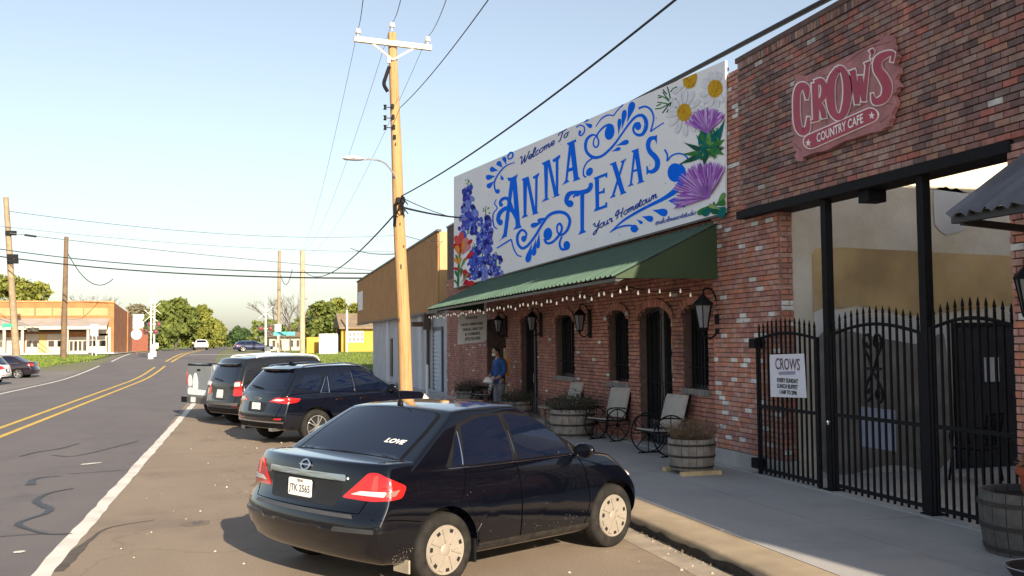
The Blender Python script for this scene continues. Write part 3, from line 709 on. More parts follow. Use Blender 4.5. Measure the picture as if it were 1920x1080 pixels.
# scrollwork
LAY[0] = .0
def orn(fn): A = Art(); fn(A); A.done('scroll', M_blue)
def o1(A):
    A.blob('5', 400, 560, 58, 92, .2); A.stroke('5', [(440, 500, 20), (400, 470, 16), (340, 490, 13), (285, 540, 11), (250, 600, 10), (268, 660, 10), (262, 715, 10), (232, 738, 11), (207, 705, 9), (214, 645, 8), (245, 602, 8)])
    A.stroke('5', [(250, 600, 8), (190, 592, 14), (132, 640, 17), (112, 720, 18), (132, 800, 18), (205, 858, 20), (300, 845, 16), (390, 775, 15), (470, 685, 13), (560, 558, 12), (650, 435, 14), (720, 370, 16), (790, 360, 20), (832, 420, 24), (832, 505, 24), (795, 578, 20), (740, 592, 18), (692, 560, 14), (684, 505, 14), (712, 455, 14), (760, 450, 14)]); A.blob('5', 738, 485, 38, 50)
    for q in ((680, 195, 606, 448, 40), (582, 290, 545, 535, 30), (520, 395, 506, 595, 24), (628, 665, 472, 722, 30), (532, 748, 418, 790, 22)): A.drop('5', *q)
    A.stroke('5', [(235, 492, 5), (300, 400, 8), (380, 355, 9), (445, 362, 7)]); A.stroke('5', [(445, 362, 8), (500, 290, 7), (562, 228, 8)])
    A.stroke('5', [(745, 275, 12), (820, 252, 12), (890, 290, 12), (924, 380, 10), (908, 480, 9), (886, 552, 10)]); A.stroke('5', [(886, 552, 9), (960, 500, 7), (1045, 445, 7)])
    A.stroke('5', [(190, 870, 10), (125, 925, 9), (90, 1000, 9), (90, 1070, 10), (120, 1095, 12)]); A.blob('5', 160, 1030, 38, 55, .5)
orn(o1)
def o2(A):
    A.stroke('5', [(0, 500, 7), (50, 475, 8), (97, 500, 8), (95, 560, 9), (55, 600, 9), (30, 575, 8)]); A.blob('5', 45, 560, 16, 26); A.drop('5', 190, 495, 100, 450, 26); A.drop('5', 148, 408, 84, 446, 12)
orn(o2)
def o3(A):
    A.stroke('7', [(1005, 0, 9), (1032, 60, 9), (1030, 120, 9)]); A.stroke('7', [(1030, 120, 8), (1080, 62, 8), (1150, 42, 8), (1212, 62, 8), (1245, 105, 8)])
    A.blob('7', 1110, 235, 76, 96); A.stroke('7', [(1150, 160, 30), (1190, 215, 26), (1180, 310, 32), (1120, 410, 30), (1000, 495, 20), (800, 595, 15), (600, 712, 12), (450, 842, 4)]); A.stroke('7', [(450, 842, 4), (540, 790, 9), (640, 770, 10), (700, 780, 8)]); A.blob('7', 697, 802, 38, 40)
    A.drop('7', 1320, 190, 1175, 425, 34); A.poly('7', [(1040, 520), (1100, 490), (1175, 478), (1215, 540), (1210, 588), (1130, 575)]); A.drop('7', 1034, 648, 876, 614, 40); A.drop('7', 888, 712, 770, 678, 32); A.drop('7', 780, 750, 720, 708, 17)
orn(o3)
def o4(A):
    A.blob('6', 878, 558, 38, 56, .15); A.stroke('6', [(848, 600, 12), (870, 638, 12), (920, 628, 11), (978, 568, 11), (1002, 510, 10), (985, 466, 10), (960, 490, 8), (966, 545, 8), (1002, 565, 10), (1050, 520, 12), (1072, 440, 13), (1040, 382, 14), (970, 364, 15), (890, 392, 13), (830, 470, 11), (770, 570, 11), (700, 660, 12), (650, 682, 13), (615, 640, 12), (612, 570, 12), (650, 522, 11), (688, 550, 10), (682, 600, 8)]); A.blob('6', 666, 600, 22, 28)
    A.stroke('6', [(1002, 578, 8), (982, 640, 9), (1000, 690, 12), (1045, 690, 10)]); A.blob('6', 1045, 658, 30, 40)
    for q in ((788, 446, 868, 410, 18), (728, 490, 836, 452, 22), (698, 808, 738, 638, 26), (752, 750, 772, 598, 21), (790, 686, 802, 542, 17)): A.drop('6', *q)
    A.stroke('6', [(430, 682, 6), (500, 638, 7), (556, 604, 7)]); A.stroke('6', [(556, 604, 6), (576, 680, 6), (610, 742, 6), (648, 756, 6)]); A.stroke('6', [(425, 252, 3), (410, 290, 5), (432, 330, 5), (400, 375, 5), (394, 430, 6), (405, 490, 6), (432, 514, 5)])
orn(o4)
def o5(A):
    A.stroke('3', [(300, 490, 2), (260, 507, 3), (225, 545, 3.5), (208, 585, 3.5), (215, 622, 3.5), (226, 630, 3)]); A.blob('3', 224, 620, 9, 10)
    for q in ((188, 520, 226, 528, 12), (222, 488, 246, 515, 12), (250, 466, 262, 502, 9), (170, 560, 214, 552, 12), (176, 604, 208, 574, 11), (246, 570, 236, 545, 7)): A.drop('3', *q)
    A.stroke('3', [(268, 462, 3), (274, 476, 3), (290, 466, 3.5), (290, 450, 4)]); A.stroke('3', [(268, 462, 3), (280, 447, 4), (292, 447, 4)])
orn(o5)
# script lettering (single-stroke cursive)
GL = {
 'e': ([[(0, .4), (.5, .5), (.58, .85), (.38, 1), (.14, .8), (.12, .3), (.32, 0), (.66, .2)]], .6), 'l': ([[(0, .2), (.35, 1.3), (.38, 1.95), (.24, 2), (.14, 1.6), (.14, .4), (.28, 0), (.5, .2)]], .44),
 'c': ([[(.58, .8), (.38, 1), (.12, .7), (.12, .3), (.32, 0), (.62, .2)]], .56), 'o': ([[(.4, 1), (.12, .75), (.12, .25), (.35, 0), (.62, .3), (.6, .75), (.4, 1), (.6, .88), (.8, .95)]], .74),
 'm': ([[(0, .7), (.1, 1), (.14, .5), (.14, 0)], [(.14, .6), (.3, 1), (.44, .85), (.44, 0)], [(.44, .6), (.6, 1), (.74, .85), (.74, .2), (.84, 0), (1, .2)]], .95), 'n': ([[(0, .7), (.1, 1), (.14, .5), (.14, 0)], [(.14, .6), (.32, 1), (.46, .85), (.46, .2), (.58, 0), (.74, .2)]], .7),
 'u': ([[(0, 1), (.02, .3), (.2, 0), (.42, .3), (.48, 1)], [(.48, 1), (.48, .2), (.6, 0), (.74, .2)]], .7), 'r': ([[(0, .7), (.12, 1.05), (.14, .8), (.4, .9), (.36, .3), (.46, 0), (.62, .2)]], .56), 't': ([[(.05, .3), (.24, 1.7), (.16, .3), (.28, 0), (.5, .2)], [(0, 1.15), (.45, 1.2)]], .44),
 'w': ([[(0, 1), (.05, .2), (.2, 0), (.38, .3), (.42, .95)], [(.42, .95), (.44, .2), (.58, 0), (.76, .3), (.8, 1), (.98, .92)]], .92), 'h': ([[(0, .2), (.3, 1.4), (.3, 2), (.16, 1.9), (.12, 1), (.12, 0)], [(.12, .6), (.32, 1), (.46, .85), (.46, .2), (.58, 0), (.74, .2)]], .7),
 'a': ([[(.55, .9), (.34, 1), (.12, .7), (.12, .25), (.32, 0), (.52, .3), (.58, 1), (.56, .2), (.68, 0), (.82, .2)]], .76), 's': ([[(0, .2), (.35, 1.05), (.42, .6), (.5, .2), (.3, 0), (.1, .12)], [(.3, 0), (.6, .2)]], .56), 'd': ([[(.55, .9), (.34, 1), (.12, .7), (.12, .25), (.32, 0), (.54, .3), (.62, 2), (.58, .2), (.7, 0), (.84, .2)]], .78), 'i': ([[(0, .2), (.14, 1), (.12, .2), (.24, 0), (.4, .2)], [(.16, 1.35), (.2, 1.45)]], .36),
 'W': ([[(-.1, 1.6), (.1, 1.9), (.2, 1.5), (.25, .2), (.35, 0), (.6, 1.2), (.66, 1.7)], [(.66, 1.7), (.7, .2), (.8, 0), (1.1, 1.2), (1.2, 1.95), (1.35, 1.8)]], 1.2), 'T': ([[(0, 1.5), (.05, 1.85), (.4, 1.95), (.9, 1.9), (1.15, 2.05)], [(.6, 1.92), (.5, .8), (.35, .05), (.1, .1)]], .85), 'Y': ([[(-.1, 1.6), (.08, 1.9), (.2, 1.5), (.25, 1), (.5, .9), (.75, 1.3), (.85, 1.95)], [(.85, 1.95), (.75, .4), (.55, -.6), (.25, -.8), (.15, -.4), (.5, 0), (.95, .3)]], .95), 'H': ([[(-.15, 1.3), (.05, 1.8), (.3, 1.9), (.25, .8), (.15, 0)], [(.95, 1.95), (.85, .8), (.8, .1), (.95, 0)], [(-.1, .8), (.3, 1.02), (.9, 1.05)], [(-.15, 1.3), (-.1, .9), (.1, 1)]], 1.1), ' ': ([], .5),
 '@': ([[(.75, .4), (.55, .3), (.4, .5), (.5, .85), (.75, .8), (.75, .35), (.95, .4), (1, .9), (.7, 1.25), (.3, 1.1), (.12, .6), (.25, .1), (.6, -.1), (.9, 0)]], 1.1)}
def script(name, txt, c, p0, p1, xh, w, slant=.35):
    A = Art(); tot = sum(GL[ch][1] for ch in txt)
    d = np.array([p1[0] - p0[0], p1[1] - p0[1]], float) / tot; cx = 0
    for ch in txt:
        for st in GL[ch][0]:
            A.stroke(c, [(p0[0] + d[0] * (cx + x + slant * y * xh / np.linalg.norm(d) * .5), p0[1] + d[1] * (cx + x) - y * xh - abs(d[1]) * 0) for x, y in st], w, 4)
        cx += GL[ch][1]
    A.done(name, M_blue2)
script('script_lettering', 'Welcome To', '3', (322, 503), (540, 372), 20, 2.0)
script('script_lettering', 'Your Hometown', '7', (275, 838), (925, 487), 46, 4.6)
script('script_lettering', '@aholmesartstudio', '7', (905, 768), (1322, 655), 27, 2.4)
# ---- flowers
def cmat(n, c): return pm('paint_' + n, c, .9, .12, 6, spec=.05)
blues = [cmat('b%d' % i, c) for i, c in enumerate([(.03, .045, .35), (.06, .11, .62), (.015, .02, .16), (.13, .19, .70), (.10, .06, .45), (.25, .30, .75)])]
greens = [cmat('g%d' % i, c) for i, c in enumerate([(.05, .22, .06), (.02, .11, .07), (.16, .34, .1), (.01, .16, .15), (.3, .42, .16)])]
reds = [cmat('r%d' % i, c) for i, c in enumerate([(.62, .03, .04), (.75, .1, .09), (.48, .01, .06), (.72, .28, .26), (.8, .35, .06)])]
purps = [cmat('p%d' % i, c) for i, c in enumerate([(.42, .16, .62), (.55, .28, .72), (.28, .07, .45), (.65, .42, .80), (.36, .1, .5)])]
daisy_m = [cmat('d0', (.84, .84, .88)), cmat('d1', (.70, .71, .82)), cmat('d2', (.66, .38, .03)), cmat('d3', (.45, .2, .015))]
def bonnet(c, pts, n, seed):
    rnd = random.Random(seed); A = Art(); LAY[0] = .0
    (x0, y0, w0), (x1, y1, w1) = pts
    A.b.mi = 6; A.stroke(c, [(x0, y0, 3), ((x0 + x1) / 2, (y0 + y1) / 2, 4), (x1, y1, 6)])
    for i in range(n):
        t = (i + .5) / n; t = t ** .85
        w = w0 + (w1 - w0) * min(1, t * 1.5); x = x0 + (x1 - x0) * t + rnd.uniform(-1, 1) * w; y = y0 + (y1 - y0) * t + rnd.uniform(-12, 12)
        if t < .16: A.b.mi = 6 + rnd.choice([0, 2, 4]); r = w0 * .25
        else: A.b.mi = rnd.choice([0, 0, 1, 1, 1, 2, 3, 3, 4, 5]); r = w1 * rnd.uniform(.22, .36)
        A.blob(c, x, y, r * rnd.uniform(.7, 1), r * rnd.uniform(1.1, 1.5), rnd.uniform(-.8, .8), 9)
        if t > .16 and rnd.random() < .6: A.b.mi = rnd.choice([3, 5, 2]); A.blob(c, x + rnd.uniform(-.3, .3) * r, y - r * .3, r * .35, r * .6, rnd.uniform(-.6, .6), 7)
    A.done('bluebonnet', blues + greens)
bonnet('6', ((176, 70, 26), (175, 560, 78)), 85, 1); bonnet('6', ((335, 310, 26), (290, 935, 80)), 105, 2); bonnet('6', ((425, 715, 20), (425, 925, 58)), 42, 3); bonnet('6', ((235, 640, 20), (215, 955, 50)), 45, 4)
def paintbrush():
    A = Art(); LAY[0] = .014; rnd = random.Random(5)
    A.b.mi = 5; A.stroke('6', [(110, 640, 6), (95, 800, 8), (85, 1020, 9)])
    for (x0, y0, x1, y1, r, mi) in [(70, 570, 90, 720, 22, 1), (120, 540, 105, 720, 26, 1), (58, 640, 90, 740, 20, 0), (165, 590, 120, 720, 26, 3), (210, 605, 135, 700, 14, 0), (110, 640, 105, 750, 24, 0), (75, 660, 100, 750, 20, 4), (190, 650, 120, 745, 22, 3), (140, 620, 120, 740, 14, 4), (222, 715, 130, 800, 20, 0), (55, 770, 92, 830, 16, 4), (100, 760, 98, 830, 18, 4), (50, 862, 120, 870, 14, 0), (185, 900, 130, 950, 30, 2), (150, 870, 135, 945, 18, 0), (228, 985, 120, 1005, 22, 0), (175, 965, 125, 1008, 20, 2)]:
        A.b.mi = mi; A.drop('6', x0, y0, x1, y1, r)
    for (x0, y0, x1, y1, r, mi) in [(60, 880, 92, 960, 10, 5), (150, 770, 100, 880, 10, 7), (118, 860, 110, 940, 12, 5), (55, 960, 85, 1010, 8, 5), (180, 900, 105, 1000, 9, 7), (66, 740, 92, 800, 8, 5)]:
        A.b.mi = mi; A.drop('6', x0, y0, x1, y1, r)
    A.done('paintbrush_flower', reds + greens)
paintbrush()
def daisy(c, x, y, rx, ry, pr, angs):
    A = Art(); LAY[0] = .005; rnd = random.Random(int(x))
    for a in angs:
        L = pr * rnd.uniform(.85, 1.1); ex, ey = x + L * math.cos(a), y + L * 1.15 * math.sin(a)
        A.b.mi = 1; A.drop(c, ex, ey, x, y, 17); A.b.mi = 0; A.drop(c, ex - 2 * math.cos(a), ey - 2 * math.sin(a), x, y, 14.5)
        A.b.mi = 1; A.stroke(c, [(x + .5 * (ex - x), y + .5 * (ey - y), .8), (x + .9 * (ex - x), y + .9 * (ey - y), .5)])
    A.b.mi = 2; A.blob(c, x, y, rx, ry, .1, 22)
    for i in range(26):
        A.b.mi = 3 if i % 3 else 2; q = rnd.random() * 6.28; r = rnd.random() ** .7 * .85; A.blob(c, x + rx * r * math.cos(q), y + ry * r * math.sin(q), 3.4, 4.2, 0, 6)
    A.done('daisy', daisy_m)
daisy('8', 440, 190, 46, 58, 105, [-2.9, -2.5, -1.9, -1.5, -1.2, .95, 1.4, 1.9, 2.3, 2.75])
daisy('8', 245, 340, 45, 57, 120, [-2.9, -2.4, -1.95, -1.5, -1.1, -.6, -.2, .5, 1.0, 1.5, 2.0, 2.5, 3.0])
def half_daisy():
    A = Art(); LAY[0] = .006
    A.b.mi = 1; A.drop('8', 170, 215, 250, 170, 17); A.drop('8', 205, 235, 262, 180, 16); A.b.mi = 0; A.drop('8', 173, 213, 250, 170, 14); A.drop('8', 208, 232, 262, 180, 13)
    A.b.mi = 2; A.poly('8', [(236, 128), (322, 90), (326, 120), (316, 160), (296, 184), (266, 190), (242, 170)])
    rnd = random.Random(2)
    for i in range(22): A.b.mi = 3; A.blob('8', rnd.uniform(250, 312), rnd.uniform(125, 175), 3.4, 4.2, 0, 6)
    A.done('daisy', daisy_m)
half_daisy()
def fern():
    A = Art(); LAY[0] = .0
    for pts in ([(62, 318), (100, 312), (140, 290), (200, 250)], [(75, 275), (110, 280), (140, 285)], [(80, 232), (120, 245), (150, 270)], [(110, 210), (130, 240), (150, 262)], [(138, 178), (150, 215), (158, 255)], [(108, 345), (130, 315), (150, 285)], [(135, 340), (150, 310), (165, 270)], [(190, 325), (196, 305), (208, 300)], [(200, 178), (175, 190), (160, 210)], [(78, 248), (100, 245)], [(110, 195), (135, 225)], [(165, 330), (172, 300)], [(70, 300), (100, 285)]):
        A.b.mi = random.choice([0, 1, 0]); A.stroke('8', pts, 3.6)
    A.done('fern_sprig', greens)
fern()
def leaf(A, c, pts, mi): A.b.mi = mi; A.poly(c, pts)
def thistle_leaves():
    A = Art(); LAY[0] = .008; rnd = random.Random(9)
    A.b.mi = 3; A.blob('8', 395, 520, 62, 90, 0, 20)
    for (x0, y0, x1, y1, r, mi) in [(240, 530, 350, 580, 16, 1), (225, 605, 350, 600, 18, 0), (205, 672, 330, 620, 16, 1), (345, 420, 370, 560, 16, 0), (400, 415, 400, 560, 16, 2), (505, 375, 440, 540, 20, 3), (505, 510, 420, 560, 24, 0), (505, 560, 400, 600, 26, 1), (320, 480, 370, 560, 16, 3), (460, 430, 430, 520, 14, 3), (370, 680, 380, 580, 26, 1), (300, 650, 380, 590, 20, 3), (440, 640, 410, 560, 24, 0), (500, 610, 420, 570, 24, 0)]:
        A.b.mi = mi; A.drop('8', x1, y1, x0, y0, r)
    for i in range(46):
        A.b.mi = rnd.choice([0, 1, 2, 3, 3, 4]); a = rnd.random() * 6.28; x, y = 400 + 70 * rnd.uniform(-1, 1), 540 + 100 * rnd.uniform(-1, 1); A.drop('8', x, y, x + 26 * math.cos(a), y + 26 * math.sin(a), 4)
    for (x0, y0, x1, y1, r, mi) in [(330, 985, 420, 920, 18, 0), (360, 990, 440, 930, 22, 3), (505, 985, 430, 940, 40, 3), (505, 900, 440, 930, 26, 0), (505, 850, 450, 920, 16, 2), (440, 985, 430, 900, 24, 1), (400, 925, 480, 955, 14, 4)]:
        A.b.mi = mi; A.drop('8', x0, y0, x1, y1, r)
    A.done('thistle_leaves', greens)
thistle_leaves()
def thistle(cx, cy, R0, R1, a0, a1, n, seed, xmax=506):
    A = Art(); LAY[0] = .012; rnd = random.Random(seed)
    A.b.mi = 0; P = []
    for k in range(15):
        a = a0 + (a1 - a0) * k / 14; rr = R1 * .72; P.append((min(cx + rr * math.cos(a), xmax), cy + rr * math.sin(a)))
    A.poly('8', P + [(cx, cy + 4)])
    for i in range(n):
        a = rnd.uniform(a0, a1); r1 = R1 * rnd.uniform(.55, 1.05); r0 = R1 * rnd.uniform(.05, .4)
        ex, ey = cx + r1 * math.cos(a), cy + r1 * math.sin(a)
        if ex > xmax: continue
        A.b.mi = rnd.choice([0, 0, 1, 1, 2, 3, 3, 4]); A.drop('8', ex, ey, cx + r0 * math.cos(a), cy + r0 * math.sin(a), rnd.uniform(2.5, 5))
    A.done('thistle_flower', purps)
thistle(395, 470, 0, 160, -2.75, -.75, 150, 3); thistle(400, 880, 0, 225, -3.45, -1.05, 330, 4)
b = MB()   # small fixing screws
for i in range(70):
    t, s = random.random(), random.random(); p = cs[3].lerp(cs[2], t).lerp(cs[0].lerp(cs[1], t), s); b.box(XM - .006, XM - .001, p.y - .012, p.y + .012, p.z - .012, p.z + .012)
o = b.build('fixing_screws', pm('screw_grey', (.35, .35, .38), .5, .1), mural); tag(o, kind='stuff')

# ------------------------------------------------------------------ cafe sign on the dark wall
cs_ = thing('cafe_sign', 'carved pink wooden cafe sign with raised red letters on the dark brick wall', 'sign', (XS - .04, 10.5, 5.0))
def spx(x, y, X): 
    d = ray_dir(x, y); t = X / d.x; return CAM + d * t
def S2(x, y): return 1320 + x / 2.8417, 40 + y / 2.8417
rnd = random.Random(4)
outl = [(485, 300), (525, 285), (530, 300), (760, 190), (935, 105), (940, 85), (985, 72), (1000, 95), (1010, 160), (1030, 190), (1012, 230), (1040, 260), (1020, 310), (1042, 345), (1005, 390), (1025, 430), (1000, 500), (980, 560), (945, 585), (900, 590), (760, 635), (640, 690), (530, 720), (520, 745), (495, 745), (480, 715), (490, 690), (465, 650), (480, 610), (462, 540), (470, 480), (460, 410), (480, 350)]
P = []
for i in range(len(outl)):
    a, c = np.array(outl[i]), np.array(outl[(i + 1) % len(outl)])
    for k in range(3): q = a + (c - a) * k / 3; P.append((q[0] + rnd.uniform(-4, 4), q[1] + rnd.uniform(-4, 4)))
M_board = pm('pink_wood', (.42, .185, .19), .8, .2, 5, bump=.5, bscale=18)
MB().prism([spx(*S2(*p), XS - .105) for p in P], (1, 0, 0), .06).build('board', M_board, cs_)
M_gr = pm('groove_wood', (.26, .1, .1), .8, .2)
b = MB()
for pts in [[(500, 340), (620, 300), (740, 240)], [(760, 220), (860, 150), (990, 110)], [(900, 200), (960, 190), (1010, 200)], [(500, 560), (560, 600), (640, 590)], [(560, 640), (700, 600), (820, 540)], [(900, 470), (960, 440), (1010, 440)], [(940, 540), (985, 500)], [(480, 650), (520, 690)], [(640, 480), (660, 560)], [(780, 480), (860, 440)]]:
    q = catmull(pts, 6) if len(pts) > 2 else pts
    b.tube([spx(*S2(*p[:2]), XS - .104) for p in q], .006, 5)
b.build('wood_grain_groove', M_gr, cs_)
M_red = pm('sign_red', (.40, .022, .06), .5, .12, 4); M_edge = pm('sign_cream', (.9, .82, .80), .6, .08)
def raised(polys, name, grow=7, mat=M_red):
    """raised letter: cream rim behind a red face. polys: list of stroke polylines (x,y,halfwidth)"""
    for k, (mt, gw, X0) in enumerate(((M_edge, grow, XS - .118), (mat, 0, XS - .128))):
        b = MB()
        for pts in polys:
            Pp = catmull(pts, 6) if len(pts) > 2 else [np.array(p, float) for p in pts]
            # extend the ends a bit for the rim
            if gw:
                d0 = Pp[0][:2] - Pp[1][:2]; d1 = Pp[-1][:2] - Pp[-2][:2]
                Pp = [np.append(Pp[0][:2] + d0 / (np.linalg.norm(d0) + 1e-9) * gw, Pp[0][2])] + list(Pp) + [np.append(Pp[-1][:2] + d1 / (np.linalg.norm(d1) + 1e-9) * gw, Pp[-1][2])]
            vs = []; fs = []
            for i, p in enumerate(Pp):
                q0, q1 = Pp[max(i - 1, 0)], Pp[min(i + 1, len(Pp) - 1)]
                t = np.array(q1[:2]) - np.array(q0[:2]); t = t / (np.linalg.norm(t) + 1e-9); n = np.array([-t[1], t[0]]) * (p[2] + gw)
                for sgn in (1, -1):
                    for X in (X0, XS - .105): vs.append(spx(*S2(p[0] + sgn * n[0], p[1] + sgn * n[1]), X))
                if i:
                    o = 4 * i; fs += [(o - 4, o - 2, o + 2, o), (o - 4, o, o + 1, o - 3), (o - 2, o - 1, o + 3, o + 2)]
            fs += [(0, 1, 3, 2), (len(vs) - 4, len(vs) - 2, len(vs) - 1, len(vs) - 3)]
            # tiny stagger so that crossing strokes never share a plane
            e = .0006 * (polys.index(pts) + 1)
            vs = [Vector((v.x - (e if j % 2 == 0 else 0), v.y, v.z)) for j, v in enumerate(vs)]
            b.add(vs, fs)
        if k == 0: lo = b.build(name, mt, cs_)
        else: b.build('letter_face', mt, lo)
raised([[(548, 415, 6), (545, 355, 16), (515, 345, 18), (495, 385, 17), (492, 470, 17), (500, 555, 18), (525, 590, 18), (550, 570, 14), (556, 510, 6)], [(530, 345, 8), (548, 400, 8)]], 'letter')      # C
raised([[(590, 330, 16), (596, 522, 15)], [(590, 325, 12), (625, 318, 14), (640, 360, 15), (630, 410, 13), (600, 430, 9)], [(610, 430, 12), (630, 470, 14), (640, 515, 13)], [(572, 532, 6), (612, 522, 6)]], 'letter')   # R
raised([[(712, 252, 14), (680, 310, 20), (672, 390, 22), (682, 470, 20), (710, 512, 15), (742, 490, 18), (762, 410, 21), (760, 320, 20), (738, 258, 15), (712, 252, 14)]], 'letter')   # O
raised([[(792, 262, 15), (815, 440, 12)], [(815, 440, 10), (830, 290, 9)], [(830, 290, 13), (852, 425, 12)], [(852, 425, 9), (872, 225, 9)], [(776, 272, 6), (806, 260, 6)], [(858, 228, 6), (888, 216, 6)]], 'letter')   # W
raised([[(888, 165, 11), (900, 155, 8), (890, 195, 4)]], 'letter')  # apostrophe
raised([[(1000, 215, 7), (1005, 170, 10), (965, 178, 17), (928, 205, 21), (925, 255, 23), (955, 300, 27), (975, 350, 26), (962, 405, 22), (925, 428, 18), (905, 425, 12), (896, 385, 6)], [(1008, 165, 8), (1000, 215, 5)]], 'letter')   # S
# capsule with the second line
def capsule(gw, X0, X1, mt, nm, par):
    b = MB(); A0, A1 = np.array([568, 640.]), np.array([885, 500.]); d = (A1 - A0) / np.linalg.norm(A1 - A0); n = np.array([-d[1], d[0]]); r = 36 + gw
    pts = []
    for k in range(13): a = -math.pi / 2 + math.pi * k / 12; pts.append(A1 + d * r * math.cos(a) + n * r * math.sin(a))
    for k in range(13): a = math.pi / 2 + math.pi * k / 12; pts.append(A0 + d * r * math.cos(a) + n * r * math.sin(a))
    return b.prism([spx(*S2(*p), X0) for p in pts], (1, 0, 0), X1 - X0).build(nm, mt, par)
cap = capsule(6, XS - .125, XS - .106, M_edge, 'caption_board', cs_); capsule(0, XS - .131, XS - .126, M_red, 'caption_face', cap)
pA, pB = spx(*S2(568, 640), XS - .134), spx(*S2(885, 500), XS - .134); uu = (pB - pA); cc = (pA + pB) / 2
me_u = Vector((0, uu.y, uu.z)).normalized(); me_v = Vector((-1, 0, 0)).cross(me_u)
if me_v.z < 0: me_v = -me_v
put_text('caption_lettering', 'COUNTRY CAFE', .155, cc, me_u, me_v, M_edge, cs_, bold=.004, sx=.84)
for p in ((555, 648), (893, 502)):
    b = MB(); q = [(p[0] + (17 if k % 2 == 0 else 7) * math.sin(math.pi * k / 5), p[1] - (22 if k % 2 == 0 else 9) * math.cos(math.pi * k / 5)) for k in range(10)]
    b.prism([spx(*S2(*z), XS - .135) for z in q], (1, 0, 0), .003).build('star', M_edge, cs_)
# ------------------------------------------------------------------ green awning
M_green = pm('green_metal', (.062, .108, .082), .7, .08, 2, dirt=.35, dirtcol=(.085, .125, .09), spec=.2)
M_green_d = pm('green_trim', (.03, .06, .045), .5, .1)
aw = thing('green_awning', 'long green ribbed metal awning below the mural', 'awning', (6.4, 22, 3.0))
AX0, AZ0, AX1, AZ1, AY0, AY1 = 7.36, 3.93, 5.60, 3.07, 14.08, 29.4
sl = Vector((AX1 - AX0, 0, AZ1 - AZ0)); sln = Vector((-(AZ1 - AZ0), 0, (AX1 - AX0))).normalized()
if sln.z < 0: sln = -sln
npan = 17; pw = (AY1 - AY0) / npan
for i in range(npan):
    b = MB(); y0 = AY0 + i * pw + .004; y1 = y0 + pw - .008; prof = []
    nr = 4
    for k in range(nr):
        yk = y0 + (y1 - y0) * k / nr; w = (y1 - y0) / nr
        prof += [(yk, 0), (yk + w * .58, 0), (yk + w * .66, .032), (yk + w * .86, .032), (yk + w * .94, 0)]
    prof.append((y1, 0)); vs = []; fs = []
    for (y, h) in prof:
        for P0 in (Vector((AX0, y, AZ0)), Vector((AX1, y, AZ1 + random.uniform(-.004, .004)))):
            vs.append(P0 + sln * h)
    for k in range(len(prof) - 1): fs.append((2 * k, 2 * k + 1, 2 * k + 3, 2 * k + 2))
    n = len(vs); vs += [v - sln * .006 for v in vs]; fs += [tuple(n + q for q in f)[::-1] for f in fs] + [(2 * k + 1, n + 2 * k + 1, n + 2 * k + 3, 2 * k + 3) for k in range(len(prof) - 1)]
    b.add(vs, fs); b.build('roof_panel', M_green, aw)
b = MB(); b.prism([(AX1 + .02, AY0 + .02, AZ1 - .03), (AX0 - .0, AY0 + .02, AZ1 - .03), (AX0 - .0, AY0 + .02, AZ0 - .02), (AX1 + .02, AY0 + .02, AZ1 - .008)], (0, 1, 0), .02); b.build('end_panel', pm('green_end', (.045, .07, .038), .7, .08, 2, spec=.2), aw)
b = MB(); b.prism([(AX1 + .02, AY1 - .03, AZ1 - .03), (AX0 - .0, AY1 - .03, AZ1 - .03), (AX0 - .0, AY1 - .03, AZ0 - .02), (AX1 + .02, AY1 - .03, AZ1 - .008)], (0, 1, 0), .02); b.build('end_panel', MT['green_end'], aw)
b = MB()
for i in range(npan + 1):
    y = min(max(AY0 + i * pw, AY0 + .07), AY1 - .07); b.bar((AX1 + .06, y, AZ1 - .06), (AX0, y, AZ0 - .06), .04, .06)
b.bar((AX1 + .05, AY0 + .05, AZ1 - .055), (AX1 + .05, AY1 - .05, AZ1 - .055), .05, .05); b.bar((AX1 + .8, AY0 + .05, AZ1 + .33), (AX1 + .8, AY1 - .05, AZ1 + .33), .05, .05); b.build('awning_frame', MT['frame_black'], aw)
b = MB(); b.box(AX0 - .0, AX0 + .09, AY0, AY1, AZ0 - .02, AZ0 + .035); b.build('flashing', M_green_d, aw)
# string lights below the awning edge
M_bulb = pm('bulb_glow', (1.0, .9, .74), .3, 0, emit=.15)
sl_ = thing('string_lights', 'string of small white bulbs hanging under the awning edge', 'string lights', (5.9, 22, 2.9))
pts = []; bulbs = []
for i in range(17):
    ya = 14.4 + i * .95; a = Vector((5.86, ya, 2.93)); c = Vector((5.86, ya + .95, 2.93))
    for k in range(8):
        t = k / 8; p = a.lerp(c, t); p.z -= .08 * 4 * t * (1 - t) * (1 + .3 * math.sin(i * 2.3)); pts.append(p)
        if k % 3 == 1: bulbs.append(p.copy())
for i in range(7):
    p = Vector((5.9 + i * .24, 14.35 + .12 * i, 2.93 - .07 * math.sin(i * 1.9) ** 2)); bulbs.append(p.copy())
b = MB(); b.tube(pts, .008, 5); b.tube([Vector((5.86, 14.4, 2.93)), Vector((6.6, 14.75, 2.86)), Vector((7.35, 15.1, 2.93))], .008, 5); wire = b.build('light_cord', black_iron, sl_)
bm_ = MB().lathe([(.0, .0), (.008, -.004), (.009, -.02), (.015, -.034), (.018, -.05), (.013, -.066), (0, -.074)], 8).mesh('bulb', True, 60); bm_.materials.append(M_bulb)
for p in bulbs:
    o = bpy.data.objects.new('bulb', bm_); C0.objects.link(o); o.parent = sl_; o.location = WM[sl_].inverted() @ p

